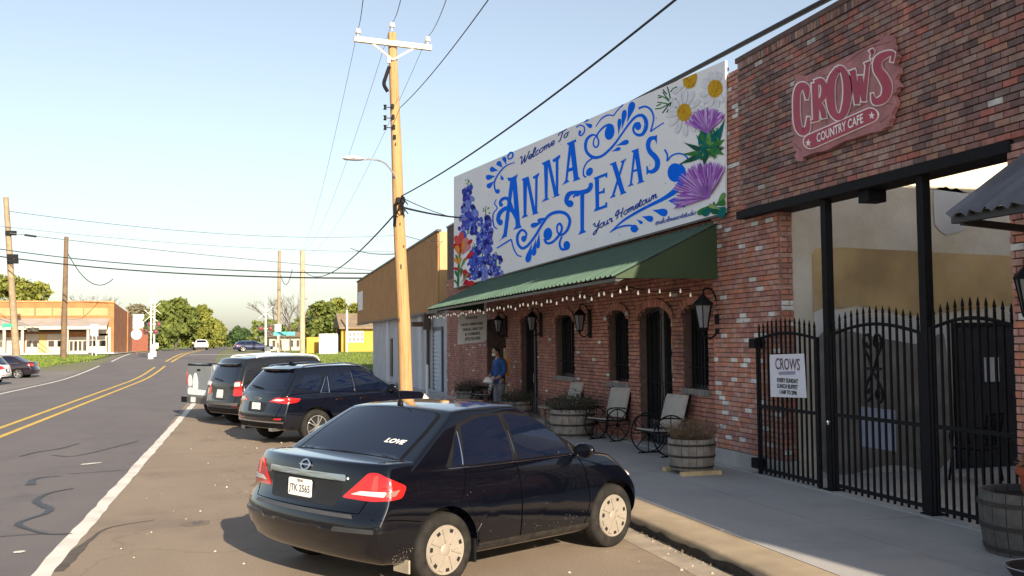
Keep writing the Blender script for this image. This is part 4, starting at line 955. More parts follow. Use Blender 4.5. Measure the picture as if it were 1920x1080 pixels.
# ------------------------------------------------------------------ iron gates
def gate(y_hi, y_lo, xg, label, rise, ztop0, scroll=False, open_ang=0.0, nb=11, zb=.24):
    t = thing('iron_gate', label, 'gate', (xg, y_hi, ZW), 0, 'spear-topped iron gates across the courtyard')
    W = y_hi - y_lo
    def ztop(s): return ztop0 + rise * math.sin(math.pi * min(max(s, 0), 1)) 
    for i in range(nb):
        s = (i + .5) / nb; y = y_hi - W * s; zt = ztop(s)
        b = MB(); b.bar((xg, y, zb - .06), (xg, y, zt + .09), .023)
        z0 = zt + .09; b.lathe([(.012, z0), (.019, z0 + .015), (.012, z0 + .028), (.02, z0 + .05), (.013, z0 + .085), (.004, z0 + .125), (0, z0 + .13)], 6, (xg, y, 0))
        b.build('bar', black_iron, t)
    b = MB(); b.tube([(xg, y_hi - W * k / 20, ztop(k / 20)) for k in range(21)], .02, 4); b.build('top_rail', black_iron, t)
    for zz in (zb, 1.12): b = MB(); b.bar((xg, y_hi, zz), (xg, y_lo, zz), .022, .045); b.build('rail', black_iron, t)
    for y in (y_hi - .01, y_lo + .01): b = MB(); b.bar((xg, y, zb - .07), (xg, y, ztop0 + .02), .045); b.build('stile', black_iron, t)
    if scroll:
        c = y_lo + W * .5
        for sg in (-1, 1):
            b = MB()
            def sp(pts): b.tube(catmull([(xg - .02, c + sg * q[0], q[1]) for q in pts], 6), .017, 5)
            sp([(0, 1.68), (.08, 1.85), (.16, 1.98), (.15, 2.1), (.07, 2.12), (.03, 2.02), (.09, 1.97), (.11, 2.03)])
            sp([(0, 1.68), (.09, 1.58), (.16, 1.45), (.13, 1.33), (.04, 1.4), (.08, 1.48), (.11, 1.42)])
            b.build('heart_scroll', black_iron, t)
        b = MB(); b.bar((xg - .02, c - .16, 1.72), (xg - .02, c + .16, 1.72), .02, .03); b.build('scroll_bar', black_iron, t)
    return t
g1 = gate(12.72, 11.2, XS - .02, 'leftmost iron gate panel holding the white buffet poster', .08, 2.08, nb=13)
b = MB(); b.box(XS - .08, XS + .13, 12.7, 12.86, 1.95, 2.09); b.build('hinge', black_iron, g1); b = MB(); b.box(XS - .08, XS + .13, 12.7, 12.86, .24, .38); b.build('hinge', black_iron, g1)
g2 = gate(10.99, 9.27, XS + .05, 'middle iron gate panel with heart scrollwork', .12, 2.13, True, nb=14)
b = MB(); b.lathe([(0, -.05), (.03, -.045), (.035, -.02), (.02, 0)], 12, (XS - .0, 10.98, 1.02), 'x'); b.build('lock_knob', chrome, g2, smooth=True)
g3 = gate(9.13, 7.9, XS + .05, 'rightmost iron gate panel in front of the courtyard door', .1, 2.18, nb=11)
# poster on the gate
po = thing('gate_poster', 'white buffet poster fixed to the left gate panel', 'poster', (XS - .06, 11.9, 1.4))
b = MB(); q = [mpx(1443, 665, XS - .06), mpx(1507, 663, XS - .06), mpx(1512, 746, XS - .06), mpx(1445, 744, XS - .06)]; b.prism(q, (1, 0, 0), .006); b.build('paper', pm('poster_paper', (.74, .75, .82), .6, .04), po)
for tx, (x, y), s, bd, sx in (('CROWS', (1476, 684), .22, .002, .78), ('EVERY SUNDAY', (1476, 714), .078, .003, .95), ('LUNCH BUFFET', (1476, 725), .078, .003, .95), ('11AM TO 2PM', (1477, 736), .074, .003, .95)):
    put_text('print', tx, s, mpx(x, y, XS - .064), (0, -1, 0), (0, 0, 1), (pm('print_maroon', (.12, .04, .08), .6, .05) if s > .2 else text_black), po, bold=bd, sx=sx)
b = MB(); q = [mpx(1460, 697, XS - .063), mpx(1491, 696, XS - .063), mpx(1491, 702, XS - .063), mpx(1460, 703, XS - .063)]; b.prism(q, (1, 0, 0), .001); b.build('print', pm('print_grey', (.3, .3, .42), .6, .05), po)
# a paper sheet propped inside, seen through the bars
bd = MB(); bd.box(8.2, 8.22, 11.0, 11.7, .62, 1.15); o = bd.build('notice_board', pm('pale_blue_board', (.42, .46, .6), .7, .08)); tag(o, 'pale blue board seen through the bars of the left gate', 'board')
# hanging restaurant sign under the awning
hs = thing('hanging_sign', 'white hanging sign with black takeaway lettering under the awning', 'sign', (6.35, 28.4, 2.4))
d0 = ray_dir(861, 592); 
def hpx(x, y): d = ray_dir(x, y); return CAM + d * (28.3 / d.y)
b = MB(); b.prism([hpx(860, 592), hpx(909, 588), hpx(913, 592), hpx(912, 637), hpx(907, 641), hpx(858, 646)], (0, 1, 0), .02); b.build('board', white_board, hs)
for tx, x, y, s in (('NOW OPEN FOR', 885, 608, .105), ('DINE IN, CARRY OUT', 887, 617, .105), ('& CURBSIDE', 886, 626, .105), ('(972) 924-3304', 886, 635, .12)):
    p = hpx(x, y); p.y -= .006; u_ = hpx(909, 588) - hpx(860, 592); u_ = Vector((u_.x, 0, u_.z)).normalized(); put_text('print', tx, s, p, u_, Vector((-u_.z, 0, u_.x)), text_black, hs, bold=.004, sx=.62 if len(tx) > 13 else .8)
p = hpx(884, 596); p.y -= .006; put_text('print', 'CROWS', .1, p, u_, Vector((-u_.z, 0, u_.x)), MT['print_maroon'], hs, bold=.003)
b = MB(); b.bar(hpx(868, 591), hpx(868, 582), .012); b.bar(hpx(903, 588), hpx(903, 578), .012); b.build('hanger', black_iron, hs)

# ------------------------------------------------------------------ corrugated awning at the right edge
ra = thing('corrugated_awning', 'grey corrugated metal awning jutting out at the right edge', 'awning', (6.6, 6.5, 3.2))
M_cor = pm('galvanised', (.15, .155, .175), .5, .2, 3, metal=.3, dirt=.4, dirtcol=(.07, .06, .055))
b = MB(); vs = []; fs = []; n = 90; YA0, YA1 = 2.0, 7.35
for i in range(n + 1):
    y = YA0 + (YA1 - YA0) * i / n; h = .028 * math.cos(2 * math.pi * (y / .16))
    for (x, z) in ((XS - .02, 3.92), (6.08, 3.16)): vs.append((x - h * .4, y, z + h))
    if i: fs.append((2 * i - 2, 2 * i - 1, 2 * i + 1, 2 * i))
m_ = len(vs); vs += [(x + .003, y, z - .006) for x, y, z in vs]; fs += [tuple(q + m_ for q in f)[::-1] for f in fs] + [(2 * i + 1, 2 * i + 3, m_ + 2 * i + 3, m_ + 2 * i + 1) for i in range(n)]
b.add(vs, fs); b.build('corrugated_sheet', M_cor, ra, smooth=True, ang=60)
b = MB(); b.bar((6.16, YA0, 3.13), (6.16, YA1, 3.13), .06, .08)
for y in (2.4, 4.6, YA1 - .1): b.bar((6.16, y, 3.14), (XS - .02, y, 3.84), .06, .08); b.bar((6.16, y, 3.1), (XS, y, 3.02), .05, .06)
b.build('awning_frame', MT['frame_black'], ra)

# ------------------------------------------------------------------ wall lanterns
M_lens = pm('lantern_glass', (.20, .21, .22), .15, .1, 6)
def lantern(x, y, z, s, label, rz=0.0):
    t = thing('wall_lantern', label, 'lantern', (x, y, z), rz, 'black iron wall lanterns')
    def B(fn, nm, mt, par=t, sm=False): b = MB(); fn(b); return b.build(nm, mt, par, sm, world=False)
    B(lambda b: b.add([(-.02 * s, -.06 * s, -.25 * s), (-.02 * s, .06 * s, -.25 * s), (-.02 * s, .06 * s, .25 * s), (-.02 * s, -.06 * s, .25 * s), (.0, -.07 * s, -.27 * s), (.0, .07 * s, -.27 * s), (.0, .07 * s, .27 * s), (.0, -.07 * s, .27 * s)], [(0, 3, 2, 1), (4, 5, 6, 7), (0, 1, 5, 4), (1, 2, 6, 5), (2, 3, 7, 6), (3, 0, 4, 7)]), 'back_plate', black_iron)
    B(lambda b: (b.tube(catmull([(-.01, 0, -.16 * s), (-.1 * s, 0, -.24 * s), (-.2 * s, 0, -.2 * s), (-.2 * s, 0, -.12 * s)], 6), .012 * s, 6), b.tube(catmull([(-.01, 0, .2 * s), (-.08 * s, 0, .34 * s), (-.18 * s, 0, .36 * s), (-.2 * s, 0, .26 * s)], 6), .012 * s, 6)), 'bracket', black_iron)
    B(lambda b: b.lathe([(.055 * s, -.12 * s), (.105 * s, .16 * s)], 6, (-.2 * s, 0, 0)), 'lantern_glass', M_lens)
    def cage(b):
        for k in range(6):
            a = 2 * math.pi * k / 6; b.bar((-.2 * s + .058 * s * math.cos(a), .058 * s * math.sin(a), -.12 * s), (-.2 * s + .109 * s * math.cos(a), .109 * s * math.sin(a), .16 * s), .012 * s)
        b.lathe([(0, -.19 * s), (.02 * s, -.16 * s), (.062 * s, -.13 * s), (.062 * s, -.115 * s)], 12, (-.2 * s, 0, 0)); b.lathe([(.118 * s, .155 * s), (.122 * s, .175 * s), (.08 * s, .22 * s), (.05 * s, .25 * s), (.03 * s, .27 * s), (0, .3 * s)], 12, (-.2 * s, 0, 0))
    B(cage, 'lantern_cage', black_iron)
    return t
lantern(XP, 14.16, 2.42, 1.3, 'large black lantern on the brick pillar beside the nearest arched window')
lantern(XW - .05, 20.15, 2.45, 1.15, 'black lantern between the two middle arched windows')
lantern(XW - .05, 23.72, 2.5, 1.15, 'black lantern just right of the far glazed door')
lantern(XW - .05, 27.0, 2.5, 1.15, 'black lantern beside the open doorway near the man')
lantern(XS, 7.40, 2.42, 1.2, 'black lantern at the right edge below the corrugated awning')

# ------------------------------------------------------------------ half-barrel planters
M_stave = pm('barrel_wood', (.24, .215, .19), .85, .3, 7, bump=.4, bscale=25, dirt=.4, dirtcol=(.11, .1, .09))
M_hoop = pm('barrel_hoop', (.03, .027, .026), .7, .3, 8)
M_soil = pm('soil', (.03, .022, .016), .95, .3, 14, bump=.6)
M_twig = pm('dry_twigs', (.17, .12, .075), .9, .35, 10); M_twig2 = pm('grey_twigs', (.075, .07, .055), .9, .35, 10)
def barrel(x, y, z, r, h, label, twig, th, seed, leafy=None, spread=1.1, plant_label=None, n_tw=170, wood=None):
    t = thing('barrel_planter', label, 'planter', (x, y, z), seed * .7, 'half-barrel planters on the sidewalk')
    n = 20
    def rad(q): return r * (.86 + .14 * math.sin(q * 1.9 + .15))
    for k in range(n):
        a0, a1 = 2 * math.pi * (k + .03) / n, 2 * math.pi * (k + .97) / n; vs = []; fs = []; m = 6
        for j in range(m):
            q = j / (m - 1); rr = rad(q)
            for (rad_, a) in ((rr, a0), (rr, a1), (rr - .03, a1), (rr - .03, a0)): vs.append((rad_ * math.cos(a), rad_ * math.sin(a), h * q))
            if j: o = 4 * j; fs += [(o - 4 + i, o - 4 + (i + 1) % 4, o + (i + 1) % 4, o + i) for i in range(4)]
        fs += [(0, 3, 2, 1), (len(vs) - 4, len(vs) - 3, len(vs) - 2, len(vs) - 1)]
        MB().add(vs, fs).build('stave', wood or M_stave, t, world=False)
    for q in (.1, .45, .82):
        MB().lathe([(rad(q - .035) + .001, h * (q - .035)), (rad(q - .035) + .008, h * (q - .035)), (rad(q + .035) + .008, h * (q + .035)), (rad(q + .035) + .001, h * (q + .035))], 40).build('hoop', M_hoop, t, world=False, smooth=True)
    MB().lathe([(0, h * .9), (rad(.9) - .03, h * .88)], 24).build('soil', M_soil, t, world=False)
    if plant_label is None: return t
    rnd = random.Random(seed); b = MB()
    for i in range(n_tw):
        a = rnd.random() * 6.28; d = rnd.random() ** .6; p0 = Vector((r * .6 * d * math.cos(a), r * .6 * d * math.sin(a), h * .88)); L = th * rnd.uniform(.5, 1.1)
        dv = Vector((math.cos(a) * d * spread + rnd.uniform(-.4, .4), math.sin(a) * d * spread + rnd.uniform(-.4, .4), 1.0)).normalized()
        p1 = p0 + dv * L * .55; p2 = p1 + (dv + Vector((rnd.uniform(-.5, .5), rnd.uniform(-.5, .5), -.15))) * L * .45
        b.tube([p0, p1, p2], [.004, .003, .0015], 3, cap=False)
        for s in range(3):
            q = p1 + (p2 - p1) * rnd.random(); e = Vector((rnd.uniform(-1, 1), rnd.uniform(-1, 1), rnd.uniform(-.1, .8))) * L * .28; b.tube([q, q + e], [.0025, .0012], 3, cap=False)
    tp = thing('potted_shrub', plant_label, 'shrub', (x, y, z + h * .88))
    bb = b.build('twigs', twig, tp, world=False); bb.location.z = -h * .88; tag(bb, kind='stuff')
    if leafy:
        b = MB()
        for i in range(900):
            a = rnd.random() * 6.28; d = rnd.random() ** .5; p = Vector((r * 1.15 * d * math.cos(a), r * 1.15 * d * math.sin(a), h * .0 + th * rnd.uniform(.1, .8) * (1.15 - d * .7))); s_ = rnd.uniform(.012, .026)
            e1 = Vector((rnd.uniform(-1, 1), rnd.uniform(-1, 1), rnd.uniform(-1, 1))).normalized() * s_; e2 = Vector((rnd.uniform(-1, 1), rnd.uniform(-1, 1), rnd.uniform(-1, 1))).normalized() * s_
            b.add([p - e1, p + e2, p + e1, p - e2], [(0, 1, 2, 3)])
        o = b.build('leaves', leafy, tp, world=False); tag(o, kind='stuff')
    return t
M_leafd = pm('shrub_leaf', (.05, .055, .035), .8, .4, 9)
barrel(6.42, 13.25, ZW + .06, .345, .44, 'weathered half-barrel on blocks at the foot of the brick pillar', M_twig, .36, 1, plant_label='dry brown twiggy plant in the barrel by the pillar', n_tw=260)
pm('raw_timber', (.55, .42, .23), .8, .2, 8)
for y0, lb in ((12.9, 'front'), (13.5, 'rear')): b = MB(); b.box(6.1, 6.72, y0, y0 + .08, ZW + .002, ZW + .06); o = b.build('support_block', MT['raw_timber']); tag(o, 'pale timber block under the %s edge of the barrel by the pillar' % lb, 'timber')
barrel(6.62, 19.1, ZW, .46, .55, 'weathered half-barrel planter behind the near sedan, left of the wheeled chair', M_twig2, .55, 2, leafy=M_leafd, spread=1.6, plant_label='sprawling grey shrub in the barrel left of the middle wheeled chair', n_tw=240)
barrel(6.9, 29.4, ZW, .42, .45, 'far half-barrel planter beside the man', M_twig2, .5, 3, leafy=M_leafd, plant_label='rounded dark shrub in the far barrel near the man', n_tw=160)
barrel(6.9, 24.2, ZW, .4, .42, 'half-barrel planter in front of the far glazed door', M_twig2, .45, 4, leafy=M_leafd, plant_label='low green shrub in front of the far glazed door', n_tw=120)
barrel(6.90, 7.38, ZW, .43, .55, 'dark half-barrel at the right edge holding a terracotta pot', M_twig2, .03, 5, wood=pm('dark_barrel_wood', (.10, .095, .09), .9, .3, 7, bump=.4, bscale=25, dirt=.5, dirtcol=(.04, .038, .036)))
tp = thing('terracotta_pot', 'orange terracotta pot standing in the dark barrel at the right edge', 'pot', (6.94, 7.30, ZW + .50))
MB().lathe([(0, 0), (.13, 0), (.17, .2), (.19, .2), (.195, .26), (.17, .265), (.16, .22), (0, .215)], 28).build('pot_body', pm('terracotta', (.36, .075, .03), .75, .15, 8), tp, world=False, smooth=True)
gb = thing('dry_pot_plant', 'pale dry grass-like plant in the terracotta pot', 'plant', (6.94, 7.30, ZW + .71))
b = MB(); rnd = random.Random(8)
for i in range(420):
    a = rnd.random() * 6.28; e = rnd.uniform(.1, 1.5); L = rnd.uniform(.14, .24); d = Vector((math.cos(a) * math.cos(e), math.sin(a) * math.cos(e), math.sin(e))); b.tube([Vector((0, 0, 0)) + d * .03, d * L * .6, d * L + Vector((rnd.uniform(-.03, .03), rnd.uniform(-.03, .03), 0))], [.003, .003, .0015], 3, cap=False)
o = b.build('stems', pm('straw', (.26, .17, .10), .9, .3, 9), gb, world=False); tag(o, kind='stuff')

# ------------------------------------------------------------------ wagon-wheel chairs
M_pad = pm('grey_pad', (.40, .375, .34), .9, .12, 6, bump=.2)
def wheel_chair(x, y, rz, label, s=1.0, width=.62):
    t = thing('wagon_wheel_chair', label, 'chair', (x, y, ZW), rz, 'wagon-wheel chairs along the storefront')
    # faces -x (towards the road)
    def put(fn, nm, mt, sm=False): b = MB(); fn(b); return b.build(nm, mt, t, sm, world=False)
    for sg in (-1, 1):
        yy = sg * width / 2; r = .30 * s; cz = .31 * s; cx = -.02
        w = put(lambda b: b.tube([(cx + r * math.cos(2 * math.pi * k / 28), yy, cz + r * math.sin(2 * math.pi * k / 28)) for k in range(28)], .013, 5, closed=True), 'wheel', black_iron, True)
        for k in range(8):
            a = 2 * math.pi * k / 8; b = MB(); b.bar((cx, yy, cz), (cx + r * math.cos(a), yy, cz + r * math.sin(a)), .012); b.build('spoke', black_iron, w, world=False)
        b = MB(); b.lathe([(0, -.03), (.035, -.03), (.035, .03), (0, .03)], 10, (cx, yy, cz), 'y'); b.build('hub', black_iron, w, world=False)
        put(lambda b: b.bar((cx - .2, yy, .012), (cx + .24, yy, .012), .02), 'foot', black_iron)
        put(lambda b: b.tube(catmull([(-.26, yy, .44), (-.27, yy, .60), (-.1, yy, .64), (.2, yy, .62)], 5), .014, 6), 'armrest', black_iron)
    # seat and backrest: padded slabs with rounded edges
    def slab(b, p0, p1, w, th):
        p0, p1 = Vector(p0), Vector(p1); d = (p1 - p0); n = Vector((d.z, 0, -d.x)).normalized()
        if n.x > 0: n = -n
        vs = []; fs = []; N = 8
        for i in range(N + 1):
            q = i / N; e = 1 - (2 * q - 1) ** 6
            for (yy, hh) in ((-w / 2, 0), (-w / 2 * .97, .5), (-w / 2 * .85, 1), (0, 1.12), (w / 2 * .85, 1), (w / 2 * .97, .5), (w / 2, 0)):
                vs.append(p0 + d * q + n * th * hh * (.35 + .65 * e) + Vector((0, yy, 0)))
            if i:
                o = 7 * i
                for k in range(6): fs.append((o - 7 + k, o - 6 + k, o + k + 1, o + k))
                fs.append((o - 7, o, o + 6, o - 1))
        fs.append((0, 1, 2, 3, 4, 5, 6)); fs.append(tuple(len(vs) - 7 + k for k in range(7)))
        b.add(vs, fs)
    put(lambda b: slab(b, (.2, 0, .40), (-.28, 0, .44), width - .04, .05), 'seat', M_pad, True)
    put(lambda b: slab(b, (.2, 0, .44), (.36, 0, 1.0), width - .06, .05), 'backrest', M_pad, True)
    put(lambda b: (b.bar((.23, -width / 2 + .03, .40), (.4, -width / 2 + .03, 1.02), .03), b.bar((.23, width / 2 - .03, .40), (.4, width / 2 - .03, 1.02), .03), b.bar((.24, -width / 2, .39), (.24, width / 2, .39), .03), b.bar((-.28, -width / 2, .41), (-.28, width / 2, .41), .03), b.bar((-.28, -width / 2, .41), (.24, -width / 2, .39), .03), b.bar((-.28, width / 2, .41), (.24, width / 2, .39), .03)), 'chair_frame', black_iron)
    return t
wheel_chair(6.92, 15.45, R(8), 'wagon-wheel chair nearest the brick pillar, beside the front barrel', 1.12, .72)
wheel_chair(7.0, 18.1, R(20), 'wagon-wheel chair in the middle, left of the arched door')
wheel_chair(7.05, 20.9, R(10), 'wagon-wheel chair behind the grey shrub, partly hidden by the sedan roof')
wheel_chair(6.85, 27.6, R(-10), 'farthest wagon-wheel chair, behind the standing man')
# small table left of the shrub
tb = thing('patio_table', 'small wooden patio table left of the grey shrub', 'table', (6.75, 20.3, ZW))
b = MB()
MB().box(-.4, .4, -.3, .3, .5, .53).build('table_top', M_stave, tb, world=False)
for a, c in ((-.34, -.24), (.34, -.24), (-.34, .24), (.34, .24)): MB().bar((a * .6, c, 0), (a, c, .5), .05).build('leg', M_stave, tb, world=False)
# courtyard furniture: lattice-backed iron chairs and a table
def iron_chair(x, y, rz, label):
    t = thing('iron_patio_chair', label, 'chair', (x, y, ZW + .01), rz, 'lattice-backed iron chairs in the courtyard')
    b = MB(); b.box(-.22, .22, -.22, .22, .42, .45); b.build('seat', black_iron, t, world=False)
    b = MB()
    for k in range(6): q = -.2 + .08 * k; b.bar((.22, q, .48), (.3, q, .92), .018); 
    for k in range(6): q = .5 + .08 * k; b.bar((.22 + (q - .48) * .18, -.22, q), (.22 + (q - .48) * .18, .22, q), .018)
    b.build('backrest', black_iron, t, world=False)
    for a in (-.2, .2):
        for c in (-.2, .2): MB().bar((a, c, .42), (a * 1.2, c * 1.2, 0), .025).build('leg', black_iron, t, world=False)
        MB().tube(catmull([(-.2, a * 1.1, .45), (-.18, a * 1.15, .66), (.25, a * 1.1, .68)], 5), .014, 5).build('armrest', black_iron, t, world=False)
iron_chair(9.6, 11.2, R(-70), 'lattice-backed iron chair behind the middle gate'); iron_chair(10.6, 9.6, R(30), 'lattice-backed iron chair behind the rightmost gate')
tb = thing('iron_patio_table', 'round black iron table behind the rightmost gate', 'table', (9.8, 10.0, ZW + .01))
MB().lathe([(0, .7), (.46, .7), (.47, .72), (0, .73)], 28).build('table_top', black_iron, tb, world=False)
for k in range(4): a = k * math.pi / 2 + .4; MB().tube(catmull([(.1 * math.cos(a), .1 * math.sin(a), .7), (.12 * math.cos(a), .12 * math.sin(a), .35), (.36 * math.cos(a), .36 * math.sin(a), .02)], 5), .02, 6).build('leg', black_iron, tb, world=False)
# orange banner on a timber stake beside the man
fl = thing('orange_banner', 'orange banner on a timber stake behind the standing man', 'banner', (7.15, 26.2, ZW))
MB().box(-.03, .03, -.03, .03, 0, 1.75).build('stake', MT['raw_timber'], fl, world=False)
b = MB(); b.prism([(-.05, -.035, 1.2), (.02, -.035, .95), (.1, -.035, 1.0), (.09, -.035, 1.45), (-.14, -.035, 1.5), (-.1, -.035, 1.3)], (0, -1, 0), .03); b.build('cloth', pm('orange_cloth', (.6, .25, .02), .8, .15, 6), fl, world=False)

bk = thing('black_pot', 'black round pot with a pale rim cut off by the bottom right corner', 'pot', (6.08, 6.36, ZW))
MB().lathe([(0, 0), (.2, 0), (.27, .10), (.30, .14), (.27, .14), (.22, .09), (0, .08)], 32).build('pot_body', MT['frame_black'], bk, world=False, smooth=True)
MB().lathe([(.296, .138), (.303, .144), (.296, .15), (.289, .144), (.296, .138)], 32).build('rim', pm('pale_rim', (.3, .3, .34), .5, .05), bk, world=False, smooth=True)
# ------------------------------------------------------------------ brown building beyond the storefront
def ypx(x, y, Y): d = ray_dir(x, y); return CAM + d * (Y / d.y)
bb_ = thing('brown_building', 'brown metal-clad building with grey block base beyond the brick storefront', 'building', (9, 50, 0))
M_brown = pm('brown_cladding', (.42, .235, .105), .8, .08, 1.5, spec=.1); M_cream2 = pm('tan_cladding', (.40, .25, .10), .6, .06, 1.5)
M_grey = pm('painted_block', (.46, .47, .50), .85, .08, 1.2, bump=.2, dirt=.4, dirtcol=(.22, .21, .2))
XB = 7.75
# sheets of cladding on the street face, each a separate panel
ny = 22
for i in range(ny):
    y0 = 38.4 + (65.2 - 38.4) * i / ny; y1 = 38.4 + (65.2 - 38.4) * (i + 1) / ny
    zt = lambda y: 6.47 + (6.04 - 6.47) * (y - 38.4) / 26.8
    b = MB(); b.add([(XB, y0 + .006, 3.35), (XB, y1 - .006, 3.35), (XB, y1 - .006, zt(y1)), (XB, y0 + .006, zt(y0)), (XB + .05, y0 + .006, 3.35), (XB + .05, y1 - .006, 3.35), (XB + .05, y1 - .006, zt(y1)), (XB + .05, y0 + .006, zt(y0))], [(0, 1, 2, 3), (7, 6, 5, 4), (0, 4, 5, 1), (3, 2, 6, 7), (0, 3, 7, 4), (1, 5, 6, 2)])
    b.build('cladding_panel', M_brown, bb_)
for i in range(6):
    x0 = XB + .02 + i * 1.6; b = MB(); b.box(x0 + (.03 if i == 0 else 0), x0 + 1.585, 38.30, 38.39, 3.35, 6.47); b.build('end_panel', M_cream2, bb_)
b = MB(); b.box(XB + .06, 22, 38.45, 65.2, 3.36, 6.0); b.build('upper_wall', M_brown, bb_)
b = MB(); b.add([(XB - .05, 38.25, 6.475), (XB - .05, 65.25, 6.045), (XB + .12, 65.25, 6.045), (XB + .12, 38.25, 6.475), (XB - .05, 38.25, 6.56), (XB - .05, 65.25, 6.13), (XB + .12, 65.25, 6.13), (XB + .12, 38.25, 6.56)], [(3, 2, 1, 0), (4, 5, 6, 7), (0, 1, 5, 4), (1, 2, 6, 5), (2, 3, 7, 6), (3, 0, 4, 7)]); b.build('roof_edge', MT['frame_black'], bb_)
b = MB(); b.box(XB + .3, 22, 35.35, 59.8, -.1, 3.34); b.build('block_wall', M_grey, bb_)
b = MB(); b.box(XB - .02, XB + .06, 59.9, 64.9, 3.22, 3.345); b.box(XB - .03, XB + .06, 38.4, 65.2, 3.25, 3.345); b.build('lower_trim', MT['frame_black'], bb_)
for y in (37.0, 43.5, 49.0, 53.2): b = MB(); b.box(XB + .18, XB + .3, y - .35, y + .35, -.1, 3.34); b.build('pilaster', pm('pale_block', (.56, .57, .6), .85, .06, 2), bb_)
sd_ = MB(); sd_.box(XB + .26, XB + .298, 38.9, 40.7, .1, 2.55); sh = sd_.build('shutter', pm('shutter_blue', (.42, .5, .58), .6, .06, 3), bb_)
for k in range(14): b = MB(); b.box(XB + .225, XB + .26, 38.95, 40.45, .2 + k * .165, .31 + k * .165); b.build('slat', MT['shutter_blue'], sh)
b = MB(); b.box(XB + .22, XB + .298, 40.5, 40.75, .1, 2.7); b.box(XB + .22, XB + .298, 38.82, 38.95, .1, 2.7); b.box(XB + .22, XB + .298, 38.95, 40.5, 2.56, 2.7); b.build('shutter_frame', pm('frame_slate', (.05, .07, .1), .5, .1), bb_)
b = MB(); b.box(XB + .24, XB + .298, 52.0, 52.6, .3, 2.3); b.build('window', MT['frame_black'], bb_)
MB().box(XB - .045, XB - .005, 62.2, 64.4, 4.15, 5.35).build('blank_sign', white_board, bb_)
b = MB(); b.tube([(XB + .2, 41.6, .1), (XB + .2, 41.6, 3.1)], .07); b.box(XB - .5, XB + .3, 41.4, 41.8, 2.75, 2.95); b.box(XB - .1, XB + .2, 40.95, 41.15, 2.6, 3.3); b.build('wall_bracket', pm('rust_brown', (.08, .05, .035), .7, .2), bb_)
pp = MB(); pp.tube([(6.9, 36.3, 0), (6.9, 36.3, 1.25)], .05, 8); o = pp.build('white_bollard', white_board); tag(o, 'thin white post at the foot of the grey block wall', 'post')
strip('apron', KX, 9.5, 36.5, 66, -.004, M_walk)

# ------------------------------------------------------------------ main timber utility pole
def timber(name, c1, c2, c3):
    M = bpy.data.materials.new(name); M.use_nodes = True; MT[name] = M; N = M.node_tree.nodes; L = M.node_tree.links; B = N['Principled BSDF']; B.inputs['Roughness'].default_value = .9; B.inputs['Specular IOR Level'].default_value = .2
    ge = N.new('ShaderNodeNewGeometry'); mp = N.new('ShaderNodeMapping'); mp.inputs['Scale'].default_value = (9, 9, .35); L.new(ge.outputs['Position'], mp.inputs[0])
    n1 = N.new('ShaderNodeTexNoise'); n1.inputs['Scale'].default_value = 2.2; n1.inputs['Detail'].default_value = 9; n1.inputs['Roughness'].default_value = .7; L.new(mp.outputs[0], n1.inputs['Vector'])
    cr = N.new('ShaderNodeValToRGB'); e = cr.color_ramp.elements; e[0].position = .3; e[0].color = (*c3, 1); e[1].position = .7; e[1].color = (*c2, 1); k = e.new(.45); k.color = (*c1, 1); L.new(n1.outputs['Fac'], cr.inputs[0]); L.new(cr.outputs[0], B.inputs['Base Color'])
    bp = N.new('ShaderNodeBump'); bp.inputs['Strength'].default_value = .7; bp.inputs['Distance'].default_value = .02; L.new(n1.outputs['Fac'], bp.inputs['Height']); L.new(bp.outputs[0], B.inputs['Normal']); return M
M_pole = timber('pole_timber', (.36, .215, .095), (.46, .30, .15), (.12, .06, .025))
M_pale = pm('pale_timber', (.55, .46, .36), .85, .1, 4)
M_insul = pm('porcelain', (.7, .68, .64), .3, .05)
PB = Vector((4.40, 26.0, .02)); PT = ypx(735, 62, 26.0)
up_ = thing('utility_pole', 'tall leaning timber utility pole with crossarm and street lamp behind the parked cars', 'utility pole', PB)
pp = [PB.lerp(PT, t) for t in (0, .1, .25, .4, .55, .7, .85, 1)]
pp[2] += Vector((.02, 0, 0)); pp[4] += Vector((-.015, 0, 0))
MB().tube(pp, [.185, .18, .172, .162, .152, .138, .125, .112], 16).build('pole', M_pole, up_, smooth=True)
ca, cb = ypx(664, 73, 25.86), ypx(809, 90, 25.86)
MB().bar(ca, cb, .1, .14).build('crossarm', M_pale, up_)
b = MB(); mid = ypx(737, 112, 25.85); b.bar(ca.lerp(cb, .22) + Vector((0, 0, -.05)), mid, .03, .05); b.bar(ca.lerp(cb, .78) + Vector((0, 0, -.05)), mid, .03, .05); b.build('crossarm_brace', M_pale, up_)
tops = [ca.lerp(cb, .05), PT, ca.lerp(cb, .95)]
for p in tops:
    b = MB(); b.lathe([(.02, 0), (.02, .08), (.075, .09), (.085, .13), (.06, .15), (.07, .18), (.05, .22), (0, .23)], 12, p + Vector((0, 0, .07))); b.build('insulator', M_insul, up_, smooth=True)
b = MB(); p = ypx(729, 118, 25.8); b.lathe([(0, 0), (.05, 0), (.06, .16), (0, .2)], 10, p); b.build('insulator', M_insul, up_, smooth=True)
b = MB(); b.tube(catmull([ypx(730, 125, 25.78), ypx(724, 142, 25.76), ypx(720, 158, 25.78), ypx(727, 172, 25.82)], 5), .05, 6); b.build('fuse_cutout', black_iron, up_)
for yy in (201, 221, 239):
    b = MB(); p = ypx(722, yy, 25.9); b.lathe([(.05, -.06), (.03, -.02), (.03, .02), (.05, .06)], 8, p); b.bar(p, p + Vector((.2, 0, 0)), .02); b.build('spool_insulator', black_iron, up_)
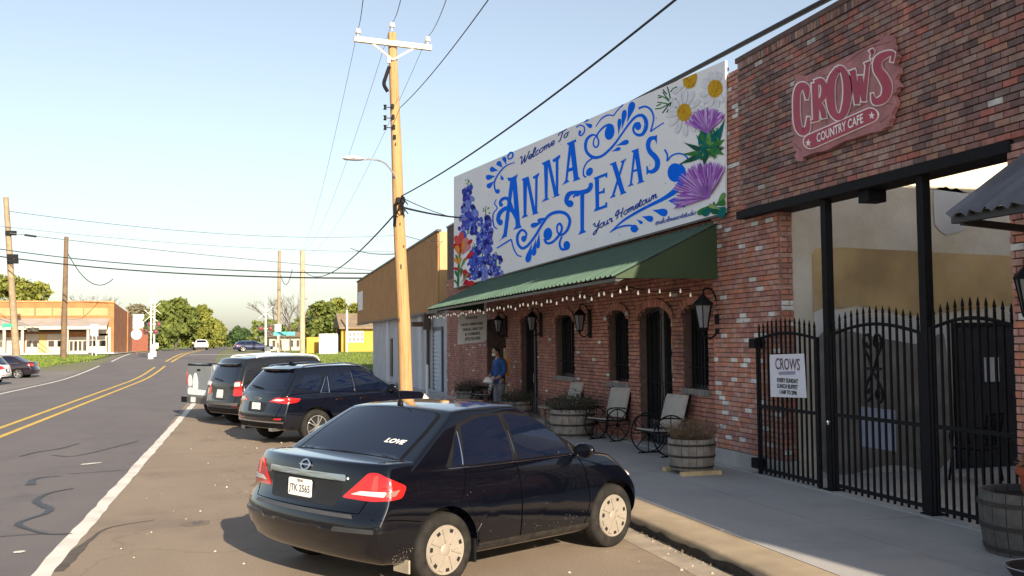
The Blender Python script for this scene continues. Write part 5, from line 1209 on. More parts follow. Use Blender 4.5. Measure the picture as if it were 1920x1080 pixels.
for yy in (199, 219, 238, 257):
    b = MB(); p = ypx(736 + (yy - 199) * .07, yy, 25.86); b.box(p.x - .035, p.x + .035, p.y - .01, p.y + .03, p.z - .06, p.z + .06); b.build('pole_hole', dark, up_)
b = MB(); b.tube(catmull([ypx(742, 336, 25.9), ypx(738, 326, 25.8), ypx(722, 306, 25.6), ypx(700, 299, 25.4), ypx(676, 299, 25.3)], 6), .022, 6); arm = b.build('lamp_arm', pm('alloy', (.5, .5, .5), .4, .1, metal=.6), up_, smooth=True)
p = ypx(662, 298, 25.25); b = MB(); b.mat = Matrix.Translation(p) @ Matrix.Rotation(R(6), 4, 'Y'); b.lathe([(0, .06), (.06, .055), (.12, .03), (.14, 0)], 14); b.mat = Matrix.Translation(p) @ Matrix.Diagonal((1.9, .8, 1, 1)); b.lathe([(0, .08), (.08, .07), (.14, .03), (.15, 0), (.12, -.03), (0, -.05)], 16); b.mat = None
b.build('lamp_head', pm('lamp_grey', (.62, .6, .58), .5, .06), up_, smooth=True)
b = MB(); p = ypx(750, 375, 25.85)
for k in range(9): q = p + Vector((random.uniform(-.08, .14), random.uniform(-.1, 0), random.uniform(-.3, .12))); b.tube(catmull([q, q + Vector((random.uniform(-.12, .12), -.03, random.uniform(-.16, .1))), q + Vector((random.uniform(-.1, .1), 0, random.uniform(-.3, .1)))], 4), .016, 5)
b.box(p.x - .1, p.x + .12, p.y - .1, p.y + .05, p.z - .08, p.z + .06); b.tube([p + Vector((-.12, 0, -.1)), p + Vector((-.14, .05, -.7))], .05, 6); b.build('cable_clamp', black_iron, up_)
# ------------------------------------------------------------------ cables
M_wire = pm('cable_black', (.015, .015, .018), .6, .1); M_wire2 = pm('wire_grey', (.09, .1, .12), .6, .1)
def cable(label, a, c, sag, r, mat=M_wire, n=24, group='overhead cables'):
    a, c = Vector(a), Vector(c); P = []
    for k in range(n + 1): t = k / n; p = a.lerp(c, t); p.z -= sag * 4 * t * (1 - t); P.append(p)
    b = MB(); b.tube(P, r, 6); o = b.build('overhead_cable', mat, smooth=True); tag(o, label, 'cable', group); return o
cl = ypx(752, 368, 25.9); cl2 = ypx(752, 388, 25.9)
cable('black cable rising from the pole clamp over the mural to the top right', cl, ypx(1330, -52, 9.6), .18, .016)
cable('thick black cable from the pole clamp to the left end of the mural', cl2, Vector((7.6, 33.0, 6.35)), .05, .028)
cable('thick black cable above the dark wall at the upper right', mpx(1150, 210, 8.2), mpx(1640, -48, 7.9), .0, .042)
cable('lower black cable sagging left from the pole behind the parked cars', cl2, ypx(567, 505, 92), 1.2, .024)
cable('thin cable from the pole clamp to the mural side', ypx(756, 372, 25.9), ypx(852, 408, 33.2), .05, .012)
cable('thin cable from pole to brown building corner', ypx(754, 440, 26.1), ypx(830, 452, 38.3), .08, .009, M_wire2)
cable('thin service cable drooping left of the pole', ypx(742, 476, 26.0), ypx(657, 465, 45), .1, .014)
for (kx, ky, r_) in ((752, 500, .05), (757, 548, .035), (748, 600, .04), (759, 640, .045), (750, 420, .03), (742, 270, .03), (757, 462, .03)):
    b = MB(); c = ypx(kx, ky, 25.84); ring_ = [(c.x + r_ * .55 * math.cos(a) , c.y, c.z + r_ * 1.5 * math.sin(a)) for a in [2 * math.pi * q / 10 for q in range(10)]]; b.prism(ring_, (0, 1, 0), .03); b.build('knot', pm('knot_dark', (.05, .025, .012), .9, .3), up_)
for i, p in enumerate(tops):
    q = p + Vector((0, 0, .3)); d = [ypx(559, 476, 92), ypx(567, 470, 92), ypx(575, 476, 92)][i]
    cable(['high line running away from the left crossarm insulator', 'high line running away from the pole-top insulator', 'high line running away from the right crossarm insulator'][i], q, d, 1.4, .006, M_wire2)
    e = [ypx(685, -40, 14), ypx(760, -40, 14), ypx(850, -40, 14)][i]
    cable(['high line running overhead from the left crossarm insulator', 'high line running overhead from the pole-top insulator', 'high line running overhead from the right crossarm insulator'][i], q, e, .15, .008, M_wire2)
cable('thin line from the pole spools up to the top centre', ypx(750, 202, 25.9), ypx(945, -42, 12.5), .12, .010, M_wire2)

# ------------------------------------------------------------------ far poles and lines on the left
def pole(name, label, xt, yt, xb, yb, Y, r0, r1, mat, cat='utility pole', group='timber utility poles in the distance'):
    a, c = ypx(xb, yb, Y), ypx(xt, yt, Y); t = thing(name, label, cat, (a.x, Y, g(Y)), 0, group); a.z = min(a.z, g(Y)) - .05
    MB().tube([a, a.lerp(c, .5), c], [r0, (r0 + r1) / 2, r1], 10).build('pole', mat, t, smooth=True); return t, a, c
M_poleg = pm('pole_grey_timber', (.26, .20, .13), .9, .2, 2, dirt=.4, dirtcol=(.12, .09, .06)); M_poled = pm('pole_dark_timber', (.14, .09, .055), .9, .2, 2)
t1, a1, c1 = pole('utility_pole', 'tall weathered utility pole in front of the orange store at the far left', 11, 370, 31, 664, 98, .33, .22, M_poleg)
for yy in (437, 481, 490): b = MB(); p = ypx(15 + (yy - 370) * .068, yy, 97.8); b.box(p.x - .4, p.x + .5, p.y - .2, p.y + .1, p.z - .2, p.z + .2); b.build('cable_clamp', black_iron, t1)
t2, a2, c2 = pole('utility_pole', 'dark brown utility pole standing on the grass island', 124.5, 444, 119, 666, 96, .27, .18, M_poled)
t3, a3, c3 = pole('utility_pole', 'slim pale pole rising behind the right crossing signal', 524, 470, 522, 652, 105, .2, .16, M_poleg)
t4, a4, c4 = pole('utility_pole', 'thick pale pole left of the yellow house', 567, 470, 567, 662, 92, .26, .22, pm('pole_pale', (.36, .30, .2), .9, .15, 2))
t5, a5, c5 = pole('signal_mast', 'thin grey mast rising above the corner of the orange store', 214, 497, 211, 566, 111, .06, .05, MT['alloy'], 'mast', None)
b = MB(); b.tube([(c5.x - .1, 111, c5.z - 4.2), (a5.x, 111, .9)], .07, 6); b.build('lower_mast', MT['alloy'], t5)
L = lambda x, y, Y=97.5: ypx(x, y, Y)
cable('upper line from the far left pole towards the road', L(16, 396), L(760, 440, 150), 1.2, .03, M_wire2, 40)
cable('second line from the far left pole', L(0, 424), L(757, 472, 110), .6, .022, M_wire2, 40)
cable('third line with a black splice from the far left pole', L(18, 437), L(760, 512, 100), .2, .035, M_wire2, 40)
cable('double black cable crossing the street, upper strand', L(-20, 464), L(835, 512, 60), .7, .042, M_wire, 40)
cable('double black cable crossing the street, lower strand', L(-20, 478), L(850, 520, 60), .7, .055, M_wire, 40)
cable('drooping cable from the dark pole to the store mast', ypx(126, 473, 96), ypx(212, 523, 111), 1.6, .04, M_wire, 20)
cable('slack cable hanging from the slim pale pole', ypx(524, 506, 105), ypx(548, 505, 110), 1.6, .035, M_wire, 14)
b = MB(); p0, p1 = L(46, 440.5), L(68, 443.5); b.tube([p0, p1], .11, 6); o = b.build('cable_splice', M_wire); tag(o, 'black splice case on the cable right of the far left pole', 'splice case')

# ------------------------------------------------------------------ orange brick store at the left
YL = 110.0
ls = thing('orange_brick_store', 'long orange brick store with grey canopy across the street at far left', 'building', (-25, YL, g(YL)))
M_or = pm('orange_brick', (.34, .15, .055), .9, .15, 1.2, bump=.3, bscale=8, dirt=.4, dirtcol=(.25, .1, .035)); M_or2 = pm('rust_side_brick', (.30, .12, .05), .9, .2, 1.2, bump=.3, bscale=8)
XR = ypx(212, 600, YL).x; zg = g(YL)
def Z(y, x=100): return ypx(x, y, YL).z
b = MB(); b.box(XR - 40, XR, YL, YL + .4, zg - .1, Z(566)); b.build('front_wall', M_or, ls)
b = MB(); b.add([(XR, YL, zg - .1), (XR, YL + 20, zg - .1), (XR, YL + 20, 5.7), (XR, YL, Z(566)), (XR - .4, YL + .4, zg - .1), (XR - .4, YL + 20, zg - .1), (XR - .4, YL + 20, 5.7), (XR - .4, YL + .4, Z(566))], [(0, 1, 2, 3), (4, 7, 6, 5), (3, 2, 6, 7), (1, 5, 6, 2)]); b.build('side_wall', M_or2, ls)
b = MB(); b.box(XR - 40.1, XR + .12, YL - .12, YL + .5, Z(566), Z(564)); b.build('coping', pm('coping_tan', (.5, .27, .12), .8, .1), ls)
b = MB(); b.box(XR - .5, XR + .1, YL - .1, YL, zg, Z(566)); b.box(XR, XR + .1, YL + 14, YL + 14.5, zg, 6.2); b.build('corner_pier', M_or, ls)
for (x0, x1) in ((-60, 64), (68, 97), (100, 156), (158, 207)): MB().box(ypx(x0, 580, YL).x, ypx(x1, 580, YL).x, YL - .06, YL - .005, Z(592), Z(577.5)).build('faded_sign_panel', pm('faded_panel', (.46, .26, .13), .9, .14, .7, dirt=.6, dirtcol=(.36, .17, .065)), ls)
b = MB(); zt, zb_ = Z(597), Z(613); b.add([(XR - 40, YL - .02, zt), (XR - .3, YL - .02, zt), (XR - .3, YL - 2.6, zb_), (XR - 40, YL - 2.6, zb_), (XR - 40, YL - .02, zt - .08), (XR - .3, YL - .02, zt - .08), (XR - .3, YL - 2.6, zb_ - .08), (XR - 40, YL - 2.6, zb_ - .08)], [(0, 1, 2, 3), (7, 6, 5, 4), (1, 5, 6, 2), (0, 3, 7, 4)]); b.build('canopy', pm('canopy_grey', (.30, .27, .25), .7, .1, 1), ls)
MB().box(XR - 40, XR - .3, YL - 2.68, YL - 2.6, zb_ - .3, zb_ + .02).build('canopy_fascia', pm('cream_paint', (.48, .42, .34), .7, .06, 1), ls)
for x in (42, 126, 165, 205, 8): q = ypx(x, 640, YL - 2.4).x; MB().box(q - .12, q + .12, YL - 2.5, YL - 2.3, zg, zb_ - .1).build('canopy_post', MT['cream_paint'], ls)
MB().box(XR - 40, XR - .5, YL - .04, YL - .005, Z(622), Z(613)).build('transom_shade', pm('shop_dark', (.05, .045, .04), .8, .2), ls)
for (x0, x1) in ((0, 10), (12, 41), (48, 73), (88, 122), (130, 163), (164, 202)):
    a, c = ypx(x0, 640, YL).x, ypx(x1, 640, YL).x; w = MB().box(a, c, YL - .1, YL - .045, zg + .05, Z(626 if x0 not in (12, 130) else 632)).build('shop_front', MT['cream_paint'], ls)
    n = 4 if x0 == 130 else 2
    for k in range(n):
        p0 = a + (c - a) * (k + .18) / n; p1 = a + (c - a) * (k + .82) / n
        if x0 != 12: MB().box(p0, p1, YL - .13, YL - .102, Z(650 if n == 2 else 658), Z(639 if n == 2 else 640)).build('pane', M_glass, w)
MB().box(ypx(73.5, 640, YL).x, ypx(87.5, 640, YL).x, YL - .09, YL - .045, zg, Z(626)).build('tan_panel', pm('tan_panel', (.52, .36, .14), .8, .08), ls)
MB().box(ypx(62, 620, YL).x, ypx(83, 620, YL).x, YL - 2.9, YL - 2.7, Z(622), Z(615)).build('menu_sign', MT['shop_dark'], ls)
w = MB().box(ypx(186, 620, YL).x, ypx(203, 620, YL).x, YL - .1, YL - .045, Z(630), Z(617)).build('upper_window', MT['cream_paint'], ls)
MB().box(XR - 40, XR - .6, YL + .45, YL + 19.5, zg, 5.5).build('roof_mass', M_or2, ls)
MB().box(XR - 40, XR + .5, YL - 3.6, YL - .0, zg - .2, zg + .16).build('raised_walk', MT['pale_concrete'], ls)
for x, lb in ((173.5, 'left'), (180.5, 'right')):
    a, c = ypx(x - 3.4, 620, 100).x, ypx(x + 3.4, 620, 100).x; t = thing('roadside_sign', 'back of the %s one of two white signs by the store' % lb, 'sign', ((a + c) / 2, 100, g(100)))
    MB().box(a, c, 100, 100.04, ypx(x, 630, 100).z, ypx(x, 608, 100).z).build('sign_plate', white_board, t); MB().box((a + c) / 2 - .04, (a + c) / 2 + .04, 100.05, 100.12, g(100), ypx(x, 612, 100).z).build('post', MT['alloy'], t)
ob_ = thing('grey_metal_shed', 'grey metal shed behind the orange store', 'shed', (-12, 150, g(150)))
p0, p1 = ypx(249, 600, 150), ypx(270, 600, 150)
b = MB(); b.add([(p0.x, 150, g(150)), (p1.x, 150, g(150)), (p1.x, 150, ypx(270, 589, 150).z), (p0.x, 150, ypx(249, 589, 150).z), (p0.x, 158, g(150)), (p1.x, 158, g(150)), (p1.x, 158, ypx(270, 589, 150).z), (p0.x, 158, ypx(249, 589, 150).z)], [(0, 1, 2, 3), (1, 5, 6, 2), (3, 2, 6, 7), (0, 3, 7, 4), (4, 7, 6, 5)]); b.build('shed_wall', pm('shed_grey', (.38, .37, .37), .6, .08, 1), ob_)
b = MB(); p2 = ypx(278, 600, 148); b.box(ypx(247, 600, 148).x, p2.x, 148, 152, g(148), ypx(270, 617, 148).z); b.build('rust_base', pm('rust_red', (.20, .06, .035), .8, .2), ob_)
t = thing('round_sign', 'round white sign seen from behind beside the orange store', 'sign', (ypx(256, 640, 104).x, 104, g(104)))
b = MB(); q = ypx(256, 627, 104); b.lathe([(0, -.03), (.5, -.03), (.5, .03), (0, .03)], 20, q, 'y'); b.build('disc', white_board, t); b = MB(); b.tube([(q.x, 104.08, g(104)), (q.x, 104.08, q.z)], .06, 6); b.build('post', pm('rust_post', (.2, .08, .05), .8, .2), t)
t = thing('street_name_sign', 'green street name sign at the far left edge', 'sign', (ypx(6, 640, 90).x, 90, g(90)))
b = MB(); b.tube([(ypx(6, 640, 90).x, 90, g(90)), ypx(6, 604, 90)], .05, 6); b.build('post', MT['alloy'], t); MB().box(ypx(4, 610, 90).x, ypx(24, 610, 90).x, 89.9, 89.94, ypx(5, 614, 90).z, ypx(5, 607, 90).z).build('sign_plate', pm('sign_green', (.01, .26, .16), .5, .1), t)

# ------------------------------------------------------------------ railway crossing signals
M_sw = pm('signal_white', (.72, .70, .64), .5, .05); M_lred = pm('signal_red', (.28, .03, .02), .25, .05)
def signal(xc, Y, ytop, label, flip=1):
    zb = g(Y); x = ypx(xc, 640, Y).x; t = thing('crossing_signal', label, 'railway signal', (x, Y, zb), 0, 'railway crossing signals')
    k = lambda yy: ypx(xc, yy, Y).z
    MB().tube([(x, Y, zb), (x, Y, k(ytop))], .075, 8).build('mast', M_sw, t)
    zc = k(ytop + 40)
    for sg in (-1, 1): b = MB(); b.bar((x - sg * .55, Y - .12 - .03 * sg, zc - .5), (x + sg * .55, Y - .12 - .03 * sg, zc + .5), .03, .23, up=(0, 1, 0)); b.build('crossbuck_board', M_sw, t)
    zl = k(ytop + 70)
    MB().bar((x - .55, Y - .1, zl), (x + .55, Y - .1, zl), .06).build('lamp_bar', M_sw, t)
    for sg in (-1, 1):
        b = MB(); b.lathe([(0, -.05), (.26, -.05), (.26, -.01), (0, -.01)], 18, (x + sg * .4, Y - .1, zl), 'y'); h = b.build('lamp_disc', MT['shop_dark'], t)
        b = MB(); b.lathe([(0, -.13), (.08, -.12), (.13, -.06)], 14, (x + sg * .4, Y - .1, zl), 'y'); b.build('lamp_lens', M_lred, h)
    b = MB(); b.lathe([(.12, 0), (.14, .05), (.1, .16), (0, .2)], 10, (x, Y, k(ytop))); b.build('bell', M_sw, t)
    MB().box(x - .2, x + .2, Y - .2, Y + .2, zb, zb + .5).build('base_case', M_sw, t)
    MB().box(x + flip * .08, x + flip * .38, Y - .15, Y + .15, zb + .75, zb + 1.25).build('gate_motor', M_sw, t)
    return t
signal(283, 92, 552, 'white crossing signal with crossbuck left of the road', 1); signal(498, 84, 546, 'white crossing signal with red lamps right of the road', 1)
signal(289, 97, 538, 'taller crossing mast just right of the left signal', 1)
t = thing('street_name_sign', 'teal street name sign behind the parked cars near the right signal', 'sign', (ypx(534, 640, 78).x, 78, g(78)))
b = MB(); b.tube([(ypx(534, 640, 78).x, 78.05, g(78)), (ypx(534, 640, 78).x, 78.05, ypx(534, 622, 78).z)], .04, 6); b.build('post', MT['alloy'], t); MB().box(ypx(513, 625, 78).x, ypx(553, 625, 78).x, 77.98, 78.02, ypx(534, 629, 78).z, ypx(534, 622, 78).z).build('sign_plate', pm('sign_teal', (.04, .36, .34), .5, .1), t)
a, c = ypx(515.5, 610, 80).x, ypx(527, 610, 80).x; t = thing('roadside_sign', 'small white square sign above the teal street sign', 'sign', ((a + c) / 2, 80, g(80)))
MB().box(a, c, 80, 80.03, ypx(520, 621, 80).z, ypx(520, 608, 80).z).build('sign_plate', white_board, t); MB().box((a + c) / 2 - .03, (a + c) / 2 + .03, 80.04, 80.1, g(80), ypx(520, 612, 80).z).build('post', MT['alloy'], t)
# far street lamp
t = thing('street_lamp', 'small curved street lamp beside the far white car', 'street lamp', (ypx(360, 650, 190).x, 190, g(190)))
p = ypx(360, 632, 190); b = MB(); b.tube([(p.x, 190, g(190)), (p.x, 190, p.z), (p.x + .4, 190, p.z + .5), (p.x + 1, 190, p.z + .45)], .14, 6); b.build('lamp_pole', M_sw, t); MB().box(p.x + .8, p.x + 1.6, 189.8, 190.2, p.z + .25, p.z + .5).build('lamp_head', M_sw, t)
# yellow house with white windows, its white board and low yellow wall
yh = thing('yellow_house', 'yellow house with a grey roof and white windows behind the parked cars', 'house', (ypx(660, 640, 105).x, 105, g(105)))
Zy = lambda y, x=650, Y=105: ypx(x, y, Y).z
xa, xb = ypx(640, 640, 105).x, ypx(700, 640, 105).x; M_yel = pm('yellow_paint_wall', (.44, .27, .04), .8, .08, 1)
MB().box(xa, xb, 105, 111, g(105) - .1, Zy(614)).build('wall', M_yel, yh)
b = MB(); xr = ypx(635, 640, 105).x; b.add([(xr, 104.4, Zy(614)), (xb + .5, 104.4, Zy(614)), (xb + .5, 108, Zy(586)), (xr, 108, Zy(586)), (xr, 112, Zy(614)), (xb + .5, 112, Zy(614)), (xr, 104.4, Zy(614) - .15), (xb + .5, 104.4, Zy(614) - .15)], [(0, 1, 2, 3), (3, 2, 5, 4), (0, 6, 7, 1), (0, 3, 4)]); b.build('roof', pm('roof_brown', (.20, .15, .10), .9, .15, 1.5), yh)
for k in range(4):
    x0 = 652.5 + k * 7.4; w = MB().box(ypx(x0, 630, 105).x, ypx(x0 + 6.6, 630, 105).x, 104.92, 104.995, Zy(642), Zy(621)).build('window', white_board, yh)
    for r_ in range(2): 
        for q in range(2): MB().box(ypx(x0 + .8 + q * 2.8, 630, 105).x, ypx(x0 + 3.2 + q * 2.8, 630, 105).x, 104.9, 104.918, Zy(631 + 10 * r_ - .6), Zy(623 + 10 * r_)).build('pane', pm('pane_grey', (.16, .17, .19), .2, .1), w)
MB().box(ypx(649, 640, 104).x, ypx(652, 640, 104).x, 103.9, 104.1, g(104), Zy(581, 650, 104)).build('porch_post', M_sw, yh)
MB().box(ypx(632, 640, 106).x, xa, 106, 106.3, g(105), Zy(616)).build('porch_wall', MT['shop_dark'], yh)
xa, xb = ypx(598.5, 640, 98).x, ypx(633, 640, 98).x; wb = thing('white_board_sign', 'large blank white board standing left of the yellow house', 'sign', (xa, 98, g(98)))
MB().box(xa, xb, 98, 98.1, g(98) + .05, ypx(615, 626, 98).z).build('board', white_board, wb); MB().box(xa + .1, xb - .1, 98.11, 98.2, g(98) - .05, g(98) + .4).build('footing', M_sw, wb)
o = MB().box(ypx(575, 640, 100).x, ypx(599, 640, 100).x, 100, 100.4, g(100) - .1, ypx(590, 632, 100).z).build('yellow_low_wall', M_yel); tag(o, 'low yellow wall between the thick pole and the white board', 'wall')
# pale low house behind the right signal
lh = thing('pale_house', 'small pale house with dark openings behind the right crossing signal', 'house', (ypx(545, 640, 130).x, 130, g(130)))
MB().box(ypx(505, 640, 130).x, ypx(566, 640, 130).x, 130, 136, g(130), Zy(632, 530, 130)).build('wall', pm('pale_siding', (.5, .44, .34), .8, .08, 1), lh)
b = MB(); x0, x1 = ypx(500, 640, 130).x, ypx(570, 640, 130).x; b.add([(x0, 129.4, Zy(632, 530, 130)), (x1, 129.4, Zy(632, 530, 130)), (x1, 133, Zy(622, 530, 130)), (x0, 133, Zy(622, 530, 130)), (x0, 137, Zy(632, 530, 130)), (x1, 137, Zy(632, 530, 130))], [(0, 1, 2, 3), (3, 2, 5, 4), (0, 3, 4), (1, 5, 2)]); b.build('roof', MT['roof_brown'], lh)
for x in (511, 523, 545, 556): MB().box(ypx(x, 640, 130).x, ypx(x + 5, 640, 130).x, 129.9, 129.995, Zy(650, 530, 130), Zy(638, 530, 130)).build('window', MT['shop_dark'], lh)

# ------------------------------------------------------------------ trees
def leaf_mat(n, a, c): return pm('leaf_' + n, a, .8, 0, .6, col2=c)
LM = {'bright': leaf_mat('bright', (.09, .11, .012), (.19, .20, .03)), 'mid': leaf_mat('mid', (.05, .075, .010), (.125, .15, .022)), 'dark': leaf_mat('dark', (.02, .05, .014), (.05, .09, .02)), 'bud': leaf_mat('bud', (.13, .12, .07), (.19, .17, .11))}
M_bark = pm('bark', (.09, .07, .055), .9, .3, 4)
def tree(label, xc, Y, ytop, ybase, wpx, kind, seed, n=2600, leaf=.34, dens=1.0, group='broadleaf trees along the far road', low=.1):
    rnd = np.random.default_rng(seed); base = ypx(xc, ybase, Y); gx = g(Y) if Y < 400 else 1.2; base.z = gx
    H = ypx(xc, ytop, Y).z - gx; W = wpx * Y / F_PX * 1.04 / 2
    t = thing('broadleaf_tree', label, 'tree', (base.x, Y, gx), 0, group)
    b = MB(); r0 = H * .022; trunk_top = Vector((rnd.uniform(-.05, .05) * H, 0, H * .55)); b.tube([(0, 0, -.2), trunk_top * .5 + Vector((.02 * H, 0, 0)), trunk_top], [r0 * 1.3, r0, r0 * .5], 8)
    ends = []
    for k in range(11):
        a = 2 * math.pi * k / 11 + rnd.uniform(-.3, .3); z0 = H * rnd.uniform(.15, .5); e = Vector((math.cos(a) * W * rnd.uniform(.5, .85), math.sin(a) * W * rnd.uniform(.5, .85), H * rnd.uniform(.35, .85)))
        s = Vector((0, 0, z0)); mid = s.lerp(e, .5) + Vector((0, 0, -.04 * H)); b.tube([s, mid, e], [r0 * .5, r0 * .3, r0 * .12], 5); ends.append(e)
    b.build('trunk', M_bark, t, world=False, smooth=True)
    # crown: leaf clumps around blob centres, uneven outline
    nb = 44; cen = []
    for k in range(nb):
        a = rnd.uniform(0, 6.28); zz = rnd.uniform(low + .08, .9); prof = math.sin(math.pi * min(max((zz - low) / (1.0 - low), 0), 1) ** .75) ** .6
        rr = W * prof * rnd.uniform(.25, .82); cen.append((rr * math.cos(a), rr * math.sin(a), H * zz, H * rnd.uniform(.05, .125)))
    cen = np.array(cen); k = rnd.integers(0, nb, n); d = rnd.normal(size=(n, 3)); d /= np.linalg.norm(d, axis=1)[:, None]; rad = cen[k, 3] * rnd.uniform(.45, 1.12, n)
    P = cen[k, :3] + d * rad[:, None] * np.array([1.15, 1.15, .9]); P[:, 2] = np.clip(P[:, 2], H * low * .5, H)
    L_ = leaf * rnd.uniform(.6, 1.4, n); e1 = rnd.normal(size=(n, 3)); e1 /= np.linalg.norm(e1, axis=1)[:, None]; e2 = np.cross(e1, rnd.normal(size=(n, 3))); e2 /= np.linalg.norm(e2, axis=1)[:, None]
    V = np.stack([P - e1 * L_[:, None], P + e2 * L_[:, None] * .6, P + e1 * L_[:, None], P - e2 * L_[:, None] * .6], 1).reshape(-1, 3)
    me = bpy.data.meshes.new('crown'); me.from_pydata(V.tolist(), [], np.arange(4 * n).reshape(-1, 4).tolist()); o = obj('crown', me, t, [LM[kind]]); return t
def bare_tree(label, xc, Y, ytop, ybase, wpx, seed, mat=None):
    rnd = random.Random(seed); base = ypx(xc, ybase, Y); gx = g(Y); H = ypx(xc, ytop, Y).z - gx; t = thing('bare_tree', label, 'tree', (base.x, Y, gx), 0, 'leafless trees'); b = MB()
    def grow(p, d, L, r, lv):
        q = p + d * L; b.tube([p, p.lerp(q, .5) + Vector((rnd.uniform(-.05, .05) * L, 0, 0)), q], [r, r * .85, r * .7], 5, cap=False)
        if lv == 0: return
        for k in range(rnd.choice([2, 3, 3])):
            nd = (d + Vector((rnd.uniform(-.75, .75), rnd.uniform(-.75, .75), rnd.uniform(-.1, .45)))).normalized(); grow(q, nd, L * rnd.uniform(.6, .82), r * .62, lv - 1)
    grow(Vector((0, 0, -.1)), Vector((0, 0, 1)), H * .3, H * .018, 5); b.build('trunk', mat or M_bark, t, world=False); return t
tree('pale green tree behind the orange store at the far left', 18, 150, 512, 600, 90, 'bright', 1, 2600, .4, low=.25)
tree('yellow-green tree above the roof of the orange store', 62, 152, 520, 600, 70, 'bright', 2, 2200, .4, low=.25)
bare_tree('leafless tree above the orange store roof', 172, 160, 545, 640, 40, 11); bare_tree('leafless tree right of the orange store', 150, 165, 548, 640, 40, 12)
tree('grey budding tree behind the metal shed', 262, 190, 566, 652, 60, 'bud', 3, 2200, .5, low=.1)
tree('tallest round green tree left of the road', 328, 165, 558, 655, 92, 'mid', 4, 5200, .42, low=.02)
tree('green tree crowding the roadside behind the left signal', 300, 150, 566, 656, 60, 'mid', 5, 3200, .4, low=.02)
tree('olive green tree at the bend right of the tallest one', 372, 185, 572, 655, 70, 'bright', 6, 3600, .45, low=.02)
tree('low yellow-green tree near the far street lamp', 400, 210, 596, 655, 52, 'bright', 7, 2600, .5, low=.02)
tree('low bush tree behind the far white car', 388, 235, 612, 655, 60, 'mid', 8, 2200, .55, low=.0)
tree('small dark green tree right of the road', 450, 170, 612, 655, 46, 'dark', 9, 2600, .38, low=.04)
tree('tree right of the thick pale pole', 612, 160, 560, 655, 78, 'mid', 10, 4200, .42, low=.02)
tree('bright tree top above the yellow house', 632, 175, 557, 655, 60, 'bright', 13, 3000, .45, low=.05)
tree('yellow-green tree left of the brown building', 664, 165, 565, 650, 50, 'bright', 14, 2600, .42, low=.05)
tree('dark tree between the poles', 585, 170, 585, 655, 46, 'dark', 15, 2400, .42, low=.02)
bare_tree('leafless tree between the slim pole and the thick pole', 545, 125, 548, 652, 40, 21); bare_tree('leafless tree behind the right signal', 508, 135, 542, 652, 40, 22); bare_tree('leafless tree just left of the thick pale pole', 556, 140, 560, 652, 30, 23)
# far wood closing the horizon
rnd = np.random.default_rng(44); n = 16000; X = rnd.uniform(-260, 240, n); Yw = 330 + rnd.uniform(0, 40, n); hmax = 7 + 3 * np.sin(X * .07) + 2.2 * np.sin(X * .23 + 1) + 1.2 * np.sin(X * .61)
hmax = np.where((X > -16) & (X < 6), hmax * .45, hmax); P = np.stack([X, Yw, 1.1 + hmax * rnd.uniform(0, 1, n) ** .8], 1)
L_ = .9 * rnd.uniform(.6, 1.4, n); e1 = rnd.normal(size=(n, 3)); e1 /= np.linalg.norm(e1, axis=1)[:, None]; e2 = np.cross(e1, rnd.normal(size=(n, 3))); e2 /= np.linalg.norm(e2, axis=1)[:, None]
V = np.stack([P - e1 * L_[:, None], P + e2 * L_[:, None] * .6, P + e1 * L_[:, None], P - e2 * L_[:, None] * .6], 1).reshape(-1, 3)
me = bpy.data.meshes.new('far_wood'); me.from_pydata(V.tolist(), [], np.arange(4 * n).reshape(-1, 4).tolist()); o = obj('far_wood', me, None, [LM['mid']]); tag(o, 'distant green wood along the horizon', 'wood', kind='stuff')
# tufts of grass on the island and the verge
rnd = np.random.default_rng(5); n = 9000; V = []
Xg = np.concatenate([rnd.uniform(-24, -11.6, n // 2), rnd.uniform(5.4, 20, n // 2)]); Yg = np.concatenate([rnd.uniform(79, 103, n // 2), rnd.uniform(67, 100, n // 2)])
for x, y in zip(Xg, Yg):
    if x < 0 and y < 78 + (x + 24) * .1 + max(0, (x + 14.5)) * 3.2: continue
    z = g(y); h = random.uniform(.06, .16); a = random.random() * 3.14; V += [(x - .06 * math.cos(a), y - .06 * math.sin(a), z), (x + .06 * math.cos(a), y + .06 * math.sin(a), z), (x + random.uniform(-.05, .05), y + random.uniform(-.05, .05), z + h)]
me = bpy.data.meshes.new('grass_tufts'); me.from_pydata(V, [], [(3 * i, 3 * i + 1, 3 * i + 2) for i in range(len(V) // 3)]); o = obj('grass_tufts', me, None, [M_grass]); tag(o, 'short grass on the island and the verge', 'grass', kind='stuff')
# ------------------------------------------------------------------ cars
def car_paint(name, col, rough=.25, flake=.0, dirt=.12):
    M = pm(name, col, rough, .06, 2.0, coat=1.0, spec=.25, dirt=dirt, dirtcol=tuple(min(1, c * 1.6 + .004) for c in col), metal=flake); return M
M_carglass = glass_mat('car_glass', (.004, .007, .018), .015)
M_trim = pm('black_trim', (.006, .006, .007), .6, .2, 8, spec=.15)
M_lamp = pm('lamp_red', (.48, .012, .012), .12, .06, 12, coat=1); M_lampw = pm('lamp_clear', (.62, .58, .54), .12, .05, 12, coat=1); M_lampg = pm('lamp_smoke', (.22, .12, .10), .15, .05, coat=1)
M_amber = pm('lamp_amber', (.75, .2, .015), .15, .05, coat=1)
M_cover = pm('wheel_cover', (.30, .265, .22), .45, .1, 9, metal=.2, dirt=.5, dirtcol=(.18, .145, .10)); M_alloy = pm('wheel_alloy', (.55, .55, .55), .25, .06, 9, metal=.8)
M_seam = pm('seam_black', (.001, .001, .001), .9, 0, spec=.02)
